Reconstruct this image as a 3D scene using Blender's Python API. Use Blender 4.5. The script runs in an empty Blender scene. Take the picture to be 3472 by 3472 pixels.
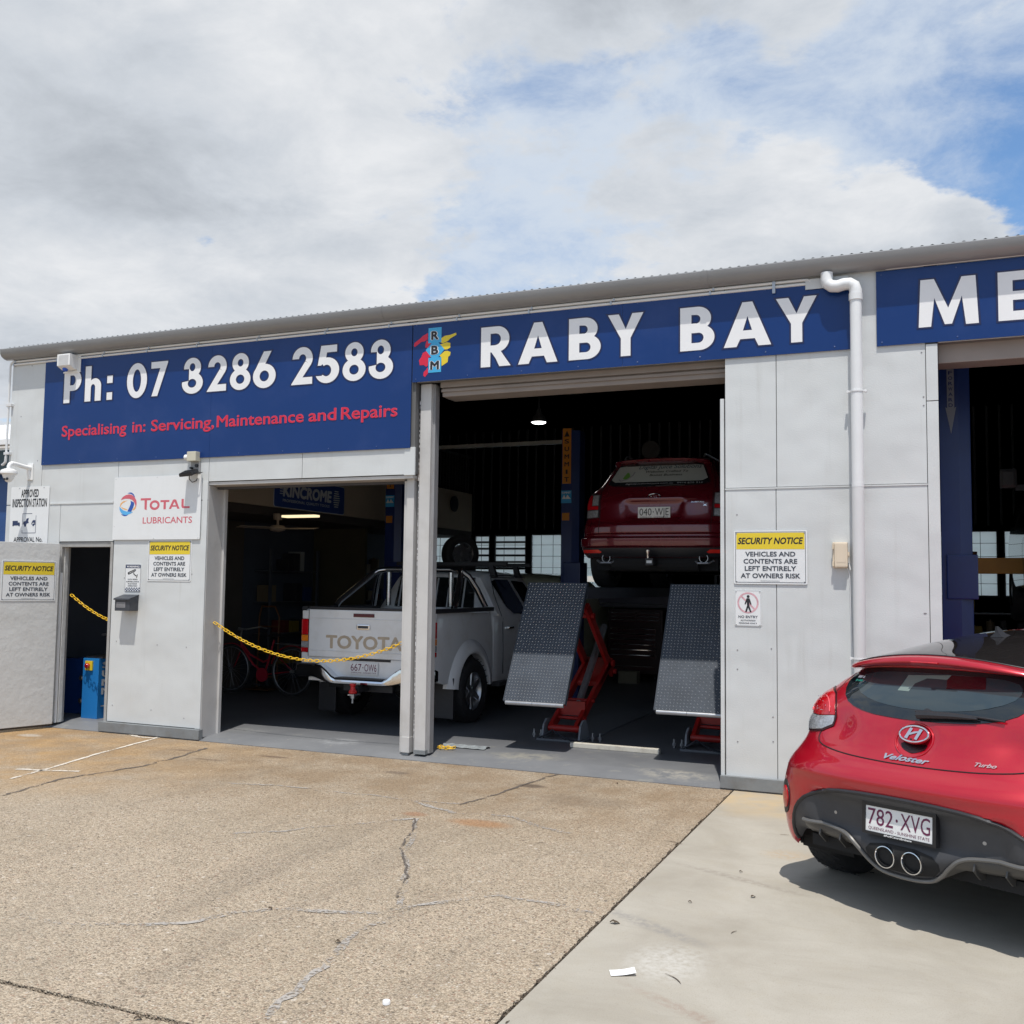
import bpy, bmesh, math, random
import numpy as np
from mathutils import Vector, Matrix
from mathutils.geometry import delaunay_2d_cdt
random.seed(7); rng = np.random.default_rng(7)
PI = math.pi; R = math.radians
scene = bpy.context.scene
C = scene.collection
# ------------------------------------------------------------------ camera
CAM = np.array([0., -8.53, 1.69]); FOC = 0.975
YAW, PITCH, ROLL = R(-23.095), R(4.106), R(0.729)
_f = np.array([math.sin(YAW)*math.cos(PITCH), math.cos(YAW)*math.cos(PITCH), math.sin(PITCH)])
_r = np.array([math.cos(YAW), -math.sin(YAW), 0.]); _u = np.cross(_r, _f)
_r, _u = _r*math.cos(ROLL)+_u*math.sin(ROLL), -_r*math.sin(ROLL)+_u*math.cos(ROLL)
cam = bpy.data.cameras.new('camera'); camo = bpy.data.objects.new('camera', cam); C.objects.link(camo)
cam.sensor_width = 36; cam.sensor_fit = 'HORIZONTAL'; cam.lens = 36*FOC; cam.clip_end = 3000; cam.clip_start = .05
camo.matrix_world = Matrix(((_r[0], _u[0], -_f[0], CAM[0]), (_r[1], _u[1], -_f[1], CAM[1]), (_r[2], _u[2], -_f[2], CAM[2]), (0, 0, 0, 1)))
scene.camera = camo
def ray(px, py):
    d = _f + _r*(px-1736)/(3472*FOC) + _u*(1736-py)/(3472*FOC); return d/np.linalg.norm(d)
def G(px, py, z=0.):                      # point of the photograph -> point on the ground
    d = ray(px, py); t = (z-CAM[2])/d[2]; return CAM+d*t
# ------------------------------------------------------------------ light, sky
scene.render.engine = 'CYCLES'
scene.view_settings.view_transform = 'Standard'; scene.view_settings.look = 'None'
scene.view_settings.exposure = 0.0; scene.view_settings.gamma = 1
scene.render.resolution_x = scene.render.resolution_y = 1024
SUNDIR = np.array([.28, -1., 2.9]); SUNDIR /= np.linalg.norm(SUNDIR)
sd = bpy.data.lights.new('sun', 'SUN'); sd.energy = 4.1; sd.angle = R(.5); sd.color = (1., .955, .88)
so = bpy.data.objects.new('sun', sd); C.objects.link(so)
so.rotation_euler = Vector(SUNDIR).to_track_quat('Z', 'Y').to_euler(); so.location = (4, -14, 20)
world = bpy.data.worlds.new('World'); scene.world = world; world.use_nodes = True
def sky():
    nt = world.node_tree; n = nt.nodes; l = nt.links; n.clear()
    out = n.new('ShaderNodeOutputWorld'); bg = n.new('ShaderNodeBackground'); bg.inputs[1].default_value = .1
    l.new(bg.outputs[0], out.inputs[0])
    sk = n.new('ShaderNodeTexSky'); sk.sky_type = 'NISHITA'; sk.sun_disc = False
    sk.sun_elevation = math.asin(SUNDIR[2]); sk.sun_rotation = math.atan2(SUNDIR[0], SUNDIR[1])
    sk.dust_density = .6; sk.ozone_density = 2.5
    tc = n.new('ShaderNodeTexCoord')
    def M(op, a, b=None, c=None):
        m = n.new('ShaderNodeMath'); m.operation = op
        for i, v in enumerate((a, b, c)):
            if v is None: continue
            if isinstance(v, (int, float)): m.inputs[i].default_value = v
            else: l.new(v, m.inputs[i])
        return m.outputs[0]
    def V(op, a, b=None):
        m = n.new('ShaderNodeVectorMath'); m.operation = op
        for i, v in enumerate((a, b)):
            if v is None: continue
            if isinstance(v, (tuple, list)): m.inputs[i].default_value = v
            else: l.new(v, m.inputs[i])
        return m
    d = tc.outputs['Generated']
    sep = n.new('ShaderNodeSeparateXYZ'); l.new(d, sep.inputs[0])
    den = M('ADD', M('MAXIMUM', sep.outputs[2], 0.), .22)
    comb = n.new('ShaderNodeCombineXYZ')
    l.new(M('DIVIDE', sep.outputs[0], den), comb.inputs[0]); l.new(M('DIVIDE', sep.outputs[1], den), comb.inputs[1])
    P = comb.outputs[0]
    def noise(scale, detail, rough, off, dist=0.):
        t = n.new('ShaderNodeTexNoise'); t.inputs['Scale'].default_value = scale; t.inputs['Detail'].default_value = detail
        t.inputs['Roughness'].default_value = rough; t.inputs['Distortion'].default_value = dist
        l.new(V('ADD', P, off).outputs[0], t.inputs['Vector']); return t.outputs[0]
    def blob(px, py, k, amp):             # soft mask round one direction of the sky
        v = ray(px*1.797, py*1.797); dt = V('DOT_PRODUCT', d, tuple(v)).outputs['Value']
        return M('MULTIPLY', M('EXPONENT', M('MULTIPLY', M('SUBTRACT', dt, 1.), k)), amp)
    def total(*a):
        s = a[0]
        for b in a[1:]: s = M('ADD', s, b)
        return s
    big = noise(1.1, 5, .55, (3.1, 1.7, 0.)); fine = noise(3.0, 10, .60, (7.3, 2.2, 0.), .25); wisp = noise(5., 10, .66, (1.3, 8.1, 0.), .3); puff = noise(9., 8, .62, (5.3, 3.1, 0.), .15)
    def smooth(v, lo, hi, a=0., b=1.):
        m = n.new('ShaderNodeMapRange'); m.interpolation_type = 'SMOOTHSTEP'; l.new(v, m.inputs[0]); m.inputs[1].default_value = lo; m.inputs[2].default_value = hi; m.inputs[3].default_value = a; m.inputs[4].default_value = b; return m.outputs[0]
    def mixc(f, a, b):
        m = n.new('ShaderNodeMix'); m.data_type = 'RGBA'; l.new(f, m.inputs[0])
        for i, v in ((6, a), (7, b)):
            if isinstance(v, tuple): m.inputs[i].default_value = (*v, 1)
            else: l.new(v, m.inputs[i])
        return m.outputs[2]
    skt = n.new('ShaderNodeVectorMath'); skt.operation = 'MULTIPLY'; l.new(sk.outputs[0], skt.inputs[0]); skt.inputs[1].default_value = (1.3, 1.55, 1.7)
    # thin high veil
    veil = smooth(total(M('MULTIPLY', wisp, .75), M('MULTIPLY', fine, .5), *[blob(*q) for q in VEIL]), .32, .80, 0., .93)
    lay = mixc(veil, skt.outputs[0], (6.7, 7.4, 8.3))
    # thick broken cloud
    cov = total(M('MULTIPLY', big, .55), M('MULTIPLY', fine, 1.35), M('MULTIPLY', puff, .62), -.58, *[blob(*q) for q in COVER])
    thick = smooth(cov, .74, .93)
    g2 = noise(1.5, 6, .55, (11.1, 4.7, 0.), .3); g3 = noise(4.5, 8, .62, (2.2, 9.9, 0.), .3)
    br = total(M('MULTIPLY', g2, .60), M('MULTIPLY', g3, .62), M('MULTIPLY', smooth(cov, .85, 1.3), -.10), .08, *[blob(*q) for q in LIGHTNESS])
    ramp = n.new('ShaderNodeValToRGB'); l.new(br, ramp.inputs[0]); e = ramp.color_ramp
    e.elements[0].position = .22; e.elements[0].color = (.35, .385, .44, 1); e.elements[1].position = .86; e.elements[1].color = (.90, .92, .95, 1)
    m1 = e.elements.new(.42); m1.color = (.49, .53, .585, 1); m2 = e.elements.new(.62); m2.color = (.68, .725, .785, 1)
    sc = n.new('ShaderNodeVectorMath'); sc.operation = 'SCALE'; sc.inputs[3].default_value = 9.0; l.new(ramp.outputs[0], sc.inputs[0])
    l.new(mixc(thick, lay, sc.outputs[0]), bg.inputs[0])
VEIL = [(1700, 130, 180, -.10), (1900, 330, 420, -.30), (420, 460, 900, -.08), (1150, 260, 60, .10), (1560, 330, 200, .16), (1700, 40, 300, .06)]
COVER = [(120, 120, 20, .42), (120, 480, 60, .30), (600, 500, 90, .30), (620, 60, 60, .16), (1150, 0, 160, .36), (1480, 20, 500, .26), (1300, 480, 160, .30), (1450, 420, 250, .26), (1600, 440, 250, .34), (1720, 420, 500, .30), (1830, 440, 1200, .30), (1880, 60, 1200, .22),
         (1040, 290, 140, -.24), (1740, 190, 200, -.30), (1925, 310, 900, -.34), (405, 462, 1100, -.30), (1330, 200, 260, -.10), (760, 330, 300, -.06)]
LIGHTNESS = [(130, 390, 160, -.17), (330, 360, 240, -.12), (1250, 50, 180, -.06), (1000, 60, 300, -.04), (1700, 380, 600, .20), (1450, 350, 400, .16), (1350, 520, 200, .03), (260, 560, 260, .18), (30, 510, 300, .14), (300, 120, 60, .10), (620, 420, 100, .07), (760, 150, 200, .09), (500, 60, 80, .08)]
sky()
# ------------------------------------------------------------------ mesh helpers
class MB:
    def __init__(s): s.v = []; s.f = []; s.n = 0
    def add(s, v, f):
        v = [tuple(map(float, p)) for p in v]; o = s.n; s.v += v; s.n += len(v); s.f += [tuple(i+o for i in q) for q in f]; return s
    def box(s, x0, x1, y0, y1, z0, z1):
        return s.add([(x0,y0,z0),(x1,y0,z0),(x1,y1,z0),(x0,y1,z0),(x0,y0,z1),(x1,y0,z1),(x1,y1,z1),(x0,y1,z1)],
            [(0,3,2,1),(4,5,6,7),(0,1,5,4),(1,2,6,5),(2,3,7,6),(3,0,4,7)])
    def hexa(s, lo, hi):                  # two quads joined
        return s.add(list(lo)+list(hi), [(0,3,2,1),(4,5,6,7),(0,1,5,4),(1,2,6,5),(2,3,7,6),(3,0,4,7)])
    def bar(s, a, b, w, h, up=(0, 0, 1)):
        a = Vector(a); b = Vector(b); d = (b-a).normalized(); up = Vector(up)
        if abs(d.dot(up)) > .99: up = Vector((1, 0, 0))
        x = d.cross(up).normalized()*w/2; y = x.cross(d).normalized()*h/2
        return s.hexa([a-x-y, a+x-y, a+x+y, a-x+y], [b-x-y, b+x-y, b+x+y, b-x+y])
    def tube(s, pts, r, n=8, closed=False, caps=True, rs=None, flat=1.):
        pts = [Vector(p) for p in pts]; N = len(pts); rings = []; prev = None
        for i, p in enumerate(pts):
            a = pts[(i-1) % N] if (closed or i) else p; b = pts[(i+1) % N] if (closed or i < N-1) else p
            d = (b-a).normalized()
            if prev is None:
                up = Vector((0, 0, 1)) if abs(d.z) < .9 else Vector((1, 0, 0)); x = d.cross(up).normalized()
            else: x = (prev - d*prev.dot(d)).normalized()
            prev = x; y = d.cross(x).normalized(); rr = rs[i] if rs else r
            rings.append([p + x*math.cos(2*PI*k/n)*rr + y*math.sin(2*PI*k/n)*rr*flat for k in range(n)])
        v = [q for g in rings for q in g]; f = []
        for i in range(N if closed else N-1):
            j = (i+1) % N
            for k in range(n): f.append((i*n+k, i*n+(k+1) % n, j*n+(k+1) % n, j*n+k))
        if caps and not closed: f.append(tuple(range(n))[::-1]); f.append(tuple((N-1)*n+k for k in range(n)))
        return s.add(v, f)
    def cyl(s, a, b, r, n=16, r2=None, caps=True):
        return s.tube([a, b], r, n, rs=[r, r if r2 is None else r2], caps=caps)
    def lathe(s, prof, n=24, axis='z', o=(0, 0, 0), caps=True, arc=None):   # prof: (radius, height)
        v = []; f = []
        for (r, h) in prof:
            for k in range(n):
                a = 2*PI*k/n; p = (r*math.cos(a), r*math.sin(a), h)
                if axis == 'x': p = (h, r*math.cos(a), r*math.sin(a))
                if axis == 'y': p = (r*math.cos(a), h, r*math.sin(a))
                v.append((p[0]+o[0], p[1]+o[1], p[2]+o[2]))
        m = len(prof)
        for i in range(m-1):
            for k in range(n): f.append((i*n+k, i*n+(k+1) % n, (i+1)*n+(k+1) % n, (i+1)*n+k))
        if caps: f.append(tuple(range(n))[::-1]); f.append(tuple((m-1)*n+k for k in range(n)))
        return s.add(v, f)
    def prism(s, poly, a0, a1, axis='y'):  # 2D polygon extruded from a0 to a1
        n = len(poly)
        def P(p, a): return {'y': (p[0], a, p[1]), 'x': (a, p[0], p[1]), 'z': (p[0], p[1], a)}[axis]
        v = [P(p, a0) for p in poly]+[P(p, a1) for p in poly]
        f = [tuple(range(n)), tuple(range(2*n-1, n-1, -1))]+[(i, i+n, (i+1) % n+n, (i+1) % n) for i in range(n)]
        return s.add(v, f)
    def loft(s, rings, closed=True, caps=True):
        n = len(rings[0]); v = [p for g in rings for p in g]; f = []
        for i in range(len(rings)-1):
            for k in range(n if closed else n-1):
                f.append((i*n+k, i*n+(k+1) % n, (i+1)*n+(k+1) % n, (i+1)*n+k))
        if caps: f.append(tuple(range(n))[::-1]); f.append(tuple((len(rings)-1)*n+k for k in range(n)))
        return s.add(v, f)
    def xf(s, M):
        s.v = [tuple(M @ Vector(p)) for p in s.v]; return s
def props(o, label=None, cat=None, group=None, kind=None):
    if label: o['label'] = label
    if cat: o['category'] = cat
    if group: o['group'] = group
    if kind: o['kind'] = kind
    return o
def obj(name, mb, m, parent=None, smooth=False, bevel=0, fixn=True):
    me = bpy.data.meshes.new(name); me.from_pydata(mb.v, [], mb.f); me.update()
    if fixn:
        bm = bmesh.new(); bm.from_mesh(me); bmesh.ops.recalc_face_normals(bm, faces=bm.faces)
        if bevel:
            es = [e for e in bm.edges if len(e.link_faces) == 2 and e.calc_face_angle(0) > .6]
            bmesh.ops.bevel(bm, geom=es, offset=bevel, segments=2, profile=.7, affect='EDGES', clamp_overlap=True)
        if smooth is not False:
            for f in bm.faces: f.smooth = True
            ang = smooth if isinstance(smooth, float) else .6
            for e in bm.edges:
                if len(e.link_faces) != 2 or e.calc_face_angle(0) > ang: e.smooth = False
        bm.to_mesh(me); bm.free()
    me.materials.append(m); o = bpy.data.objects.new(name, me); C.objects.link(o)
    if parent is not None: o.parent = parent
    return o
def share(src, name, parent, loc=(0, 0, 0), rot=(0, 0, 0), scale=(1, 1, 1)):
    o = bpy.data.objects.new(name, src.data); C.objects.link(o); o.parent = parent
    o.location = loc; o.rotation_euler = rot; o.scale = scale; return o
def empty(name, loc=(0, 0, 0), rz=0, label=None, cat=None, group=None, kind=None, rot=None):
    o = bpy.data.objects.new(name, None); C.objects.link(o); o.location = loc; o.rotation_euler = rot or (0, 0, rz)
    o.empty_display_size = .1
    return props(o, label, cat, group, kind)
# ------------------------------------------------------------------ materials
def mat(name, col, rough=.6, metal=0., var=.08, vs=3., bump=0., bs=60., coat=0., spec=None, emit=None, es=0., dirt=None, dirt_scale=1.2, dirt_amt=.5, streak=False, alpha=None, trans=0.):
    m = bpy.data.materials.new(name); m.use_nodes = True; nt = m.node_tree; n = nt.nodes; l = nt.links
    b = n['Principled BSDF']; b.inputs['Roughness'].default_value = rough; b.inputs['Metallic'].default_value = metal
    b.inputs['Coat Weight'].default_value = coat; b.inputs['Coat Roughness'].default_value = .04
    if spec is not None: b.inputs['Specular IOR Level'].default_value = spec
    if trans: b.inputs['Transmission Weight'].default_value = trans
    tc = n.new('ShaderNodeTexCoord'); src = tc.outputs['Object']
    t = n.new('ShaderNodeTexNoise'); t.inputs['Scale'].default_value = vs; t.inputs['Detail'].default_value = 5; l.new(src, t.inputs['Vector'])
    if streak:
        mp = n.new('ShaderNodeMapping'); mp.inputs['Scale'].default_value = (1, 1, .12); l.new(src, mp.inputs[0]); l.new(mp.outputs[0], t.inputs['Vector'])
    mx = n.new('ShaderNodeMix'); mx.data_type = 'RGBA'; l.new(t.outputs[0], mx.inputs[0])
    c = np.array(col[:3]); mx.inputs[6].default_value = (*np.clip(c*(1-var*2), 0, 1), 1); mx.inputs[7].default_value = (*np.clip(c*(1+var*2), 0, 1), 1)
    last = mx.outputs[2]
    if dirt is not None:
        t2 = n.new('ShaderNodeTexNoise'); t2.inputs['Scale'].default_value = dirt_scale; t2.inputs['Detail'].default_value = 8; t2.inputs['Roughness'].default_value = .65
        l.new(src, t2.inputs['Vector']); mr = n.new('ShaderNodeMapRange'); l.new(t2.outputs[0], mr.inputs[0]); mr.inputs[1].default_value = .5; mr.inputs[2].default_value = .75; mr.inputs[4].default_value = dirt_amt
        m2 = n.new('ShaderNodeMix'); m2.data_type = 'RGBA'; l.new(mr.outputs[0], m2.inputs[0]); l.new(last, m2.inputs[6]); m2.inputs[7].default_value = (*dirt, 1); last = m2.outputs[2]
    l.new(last, b.inputs['Base Color'])
    if bump:
        t3 = n.new('ShaderNodeTexNoise'); t3.inputs['Scale'].default_value = bs; t3.inputs['Detail'].default_value = 3; l.new(src, t3.inputs['Vector'])
        bp = n.new('ShaderNodeBump'); bp.inputs['Strength'].default_value = bump; bp.inputs['Distance'].default_value = .01; l.new(t3.outputs[0], bp.inputs['Height']); l.new(bp.outputs[0], b.inputs['Normal'])
    if emit: b.inputs['Emission Color'].default_value = (*emit, 1); b.inputs['Emission Strength'].default_value = es
    return m
WALL = mat('wall_paint', (.60, .62, .625), .55, var=.025, vs=1.5, bump=.12, bs=90, dirt=(.50, .49, .455), dirt_scale=.9, dirt_amt=.30)
def streaks(m, col, amt, sx=9., sz=.5, thr=.56):
    nt = m.node_tree; n = nt.nodes; l = nt.links; b = n['Principled BSDF']; src = b.inputs['Base Color'].links[0].from_socket
    tc = n.new('ShaderNodeTexCoord'); mp = n.new('ShaderNodeMapping'); mp.inputs['Scale'].default_value = (sx, sx, sz); l.new(tc.outputs['Object'], mp.inputs[0])
    t = n.new('ShaderNodeTexNoise'); t.inputs['Scale'].default_value = 1; t.inputs['Detail'].default_value = 7; t.inputs['Roughness'].default_value = .6; l.new(mp.outputs[0], t.inputs['Vector'])
    t2 = n.new('ShaderNodeTexNoise'); t2.inputs['Scale'].default_value = 1.1; t2.inputs['Detail'].default_value = 3; l.new(tc.outputs['Object'], t2.inputs['Vector'])
    r = n.new('ShaderNodeMapRange'); l.new(t.outputs[0], r.inputs[0]); r.inputs[1].default_value = thr; r.inputs[2].default_value = thr+.2; r.inputs[4].default_value = amt
    r2 = n.new('ShaderNodeMapRange'); l.new(t2.outputs[0], r2.inputs[0]); r2.inputs[1].default_value = .4; r2.inputs[2].default_value = .6
    k = n.new('ShaderNodeMath'); k.operation = 'MULTIPLY'; l.new(r.outputs[0], k.inputs[0]); l.new(r2.outputs[0], k.inputs[1])
    # scuffs and small chips
    t3 = n.new('ShaderNodeTexNoise'); t3.inputs['Scale'].default_value = 14; t3.inputs['Detail'].default_value = 6; t3.inputs['Roughness'].default_value = .75; l.new(tc.outputs['Object'], t3.inputs['Vector'])
    r3 = n.new('ShaderNodeMapRange'); l.new(t3.outputs[0], r3.inputs[0]); r3.inputs[1].default_value = .69; r3.inputs[2].default_value = .74; r3.inputs[4].default_value = .45
    m1 = n.new('ShaderNodeMix'); m1.data_type = 'RGBA'; l.new(k.outputs[0], m1.inputs[0]); l.new(src, m1.inputs[6]); m1.inputs[7].default_value = (*col, 1)
    m2 = n.new('ShaderNodeMix'); m2.data_type = 'RGBA'; l.new(r3.outputs[0], m2.inputs[0]); l.new(m1.outputs[2], m2.inputs[6]); m2.inputs[7].default_value = (*[c*.75 for c in col], 1); l.new(m2.outputs[2], b.inputs['Base Color'])
def waves(m, sc, dist):
    nt = m.node_tree; n = nt.nodes; l = nt.links; b = n['Principled BSDF']; bp = [x for x in n if x.type == 'BUMP'][0]
    tc = n.new('ShaderNodeTexCoord'); t = n.new('ShaderNodeTexNoise'); t.inputs['Scale'].default_value = sc; t.inputs['Detail'].default_value = 2; l.new(tc.outputs['Object'], t.inputs['Vector'])
    b2 = n.new('ShaderNodeBump'); b2.inputs['Strength'].default_value = 1.; b2.inputs['Distance'].default_value = dist; l.new(t.outputs[0], b2.inputs['Height']); l.new(b2.outputs[0], bp.inputs['Normal'])
streaks(WALL, (.42, .42, .40), .55); waves(WALL, 1.6, .03)
WALL2 = mat('wall_paint_old', (.60, .605, .60), .6, var=.03, vs=2.5, bump=.5, bs=14, dirt=(.42, .41, .38), dirt_scale=2.2, dirt_amt=.4)
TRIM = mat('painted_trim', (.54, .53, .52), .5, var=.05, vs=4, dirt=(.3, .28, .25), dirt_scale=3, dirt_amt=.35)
TRIMD = mat('trim_dark_grey', (.30, .30, .31), .5, var=.06, vs=5, dirt=(.18, .16, .14), dirt_scale=4, dirt_amt=.4)  # darker grey for screw heads and the narrow strips at the posts
RAIL = mat('base_rail_grey', (.20, .215, .225), .5, var=.12, vs=8, dirt=(.12, .1, .08), dirt_scale=6, dirt_amt=.5)
JOINT = mat('joint_dark', (.14, .14, .14), .8)
GUT = mat('gutter_grey', (.255, .258, .265), .38, var=.06, vs=2, spec=.5, dirt=(.25, .24, .22), dirt_scale=3, dirt_amt=.4)
ROOFM = mat('roof_metal', (.42, .43, .44), .4, metal=.6)
LINTEL = mat('lintel_brown_grey', (.28, .245, .225), .6, var=.1, vs=3)
PVC = mat('pvc_white', (.74, .75, .76), .35, var=.03, vs=6)
PVCG = mat('pvc_grey', (.66, .66, .665), .4, var=.03, vs=6)
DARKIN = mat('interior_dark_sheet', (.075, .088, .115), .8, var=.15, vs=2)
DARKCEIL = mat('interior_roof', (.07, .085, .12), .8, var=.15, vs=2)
BEIGE = mat('interior_beige_board', (.46, .37, .28), .8, var=.06)
BLUES = mat('sign_blue', (.0045, .033, .155), .27, var=.07, vs=.8, spec=.35, dirt=(.03, .06, .2), dirt_scale=1.3, dirt_amt=.5)
BLUED = mat('sign_dark_outline', (.008, .014, .07), .4)
WHITE = mat('sign_white', (.80, .80, .81), .4, var=.02)
REDS = mat('sign_red', (.62, .012, .05), .4, var=.03)
PINKS = mat('sign_pink_outline', (.72, .12, .18), .4, var=.03)
YEL = mat('sign_yellow', (.74, .56, .03), .45, var=.03)
BLACK = mat('black_print', (.014, .015, .02), .5)
FADEDRED = mat('faded_red_print', (.60, .125, .16), .5, var=.06, vs=20)
CYAN = mat('print_cyan', (.04, .36, .72), .4); MIDB = mat('print_blue', (.02, .09, .40), .4)
ORANGE = mat('print_orange', (.78, .42, .16), .5); GREEN = mat('print_green', (.10, .25, .04), .5)
SIGNW = mat('sign_white_sheet', (.74, .755, .765), .45, var=.02, vs=2, dirt=(.55, .55, .52), dirt_scale=4, dirt_amt=.25)
CHROME = mat('chrome', (.75, .76, .78), .08, metal=1., var=.02)
STEEL = mat('galvanised_steel', (.42, .43, .45), .38, metal=.8, var=.12, vs=12)
RUB = mat('tyre_rubber', (.018, .018, .02), .75, var=.2, vs=20, bump=.2, bs=120)
PLBLK = mat('black_plastic', (.022, .022, .026), .5, var=.1, vs=20)
PLGRY = mat('dark_grey_plastic', (.045, .046, .052), .55, var=.08, vs=20, bump=.08, bs=400)
CHAINY = mat('yellow_plastic_chain', (.85, .52, .02), .4, var=.05)
# ------------------------------------------------------------------ lettering
def text_mb(s, x0, x1, z0, cap, bold=0., shear=0., spacing=1., y=0., out=0.):
    """one line of print, baseline z0, capital height cap, stretched to span x0..x1"""
    cu = bpy.data.curves.new('t', 'FONT'); cu.body = s; cu.size = 1.; cu.shear = shear; cu.space_character = spacing; cu.resolution_u = 3
    o = bpy.data.objects.new('t', cu); C.objects.link(o); dg = bpy.context.evaluated_depsgraph_get(); me = bpy.data.meshes.new_from_object(o.evaluated_get(dg))
    V = np.array([v.co[:] for v in me.vertices]); F = [tuple(p.vertices) for p in me.polygons]
    C.objects.unlink(o); bpy.data.objects.remove(o); bpy.data.meshes.remove(me); bpy.data.curves.remove(cu)
    a, b = V[:, 0].min(), V[:, 0].max(); r = bold*.95; sx = (x1-x0)/(b-a+2*r); sz = cap/(.7+2*r)
    mb = MB(); dirs = [(0, 0)]+([(math.cos(PI*k/4), math.sin(PI*k/4)) for k in range(8)] if bold else [])
    for j, (dx, dy) in enumerate(dirs):    # the stroke is thickened by laying the line of print over itself
        mb.add([(x0+(p[0]-a+r+dx*r)*sx, y-.00003*j, z0+(p[1]+r+dy*r)*sz) for p in V], F)
    return mb
def ell(cx, cy, rx, ry, a0=0, a1=360, n=28):
    return [(cx+rx*math.cos(R(a0+(a1-a0)*i/n)), cy+ry*math.sin(R(a0+(a1-a0)*i/n))) for i in range(n+(a1-a0 < 360))]
def sector(cx, cy, rx, ry, w, a0, a1, n=22):
    return ell(cx, cy, rx, ry, a0, a1, n)+ell(cx, cy, rx-w, ry-w, a0, a1, n)[::-1]
def inside(p, poly):
    c = False; x, y = p; j = len(poly)-1
    for i in range(len(poly)):
        xi, yi = poly[i]; xj, yj = poly[j]
        if (yi > y) != (yj > y) and x < (xj-xi)*(y-yi)/(yj-yi)+xi: c = not c
        j = i
    return c
def offset_poly(poly, d):
    a = sum(poly[i-1][0]*poly[i][1]-poly[i][0]*poly[i-1][1] for i in range(len(poly)))
    if a < 0: d = -d
    out = []
    n = len(poly)
    for i in range(n):
        p0, p1, p2 = Vector(poly[i-1]), Vector(poly[i]), Vector(poly[(i+1) % n]); e1 = (p1-p0); e2 = (p2-p1)
        if e1.length < 1e-6 or e2.length < 1e-6: out.append(tuple(p1)); continue
        e1.normalize(); e2.normalize(); n1 = Vector((e1.y, -e1.x)); n2 = Vector((e2.y, -e2.x)); m = n1+n2
        if m.length < 1e-3: m = n1
        m.normalize(); k = min(1/max(m.dot(n1), .35), 2.2); out.append((p1.x+m.x*d*k, p1.y+m.y*d*k))
    return out
def region(ops, xf=lambda p: p, grow=0.):   # union / difference of polygons -> triangles
    polys = [(s, (offset_poly(p, grow if s > 0 else -grow) if grow else p)) for s, p in ops]
    V = []; E = []
    for s, p in polys:
        o = len(V); V += [Vector(q) for q in p]; E += [(o+i, o+(i+1) % len(p)) for i in range(len(p))]
    r = delaunay_2d_cdt(V, E, [], 0, 1e-5); vs = r[0]; F = []
    for f in r[2]:
        c = ((vs[f[0]].x+vs[f[1]].x+vs[f[2]].x)/3, (vs[f[0]].y+vs[f[1]].y+vs[f[2]].y)/3); on = False
        for s, p in polys:
            if inside(c, p): on = s > 0
        if on: F.append(tuple(f))
    return [xf((v.x, v.y)) for v in vs], F
W_ = .2
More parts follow.
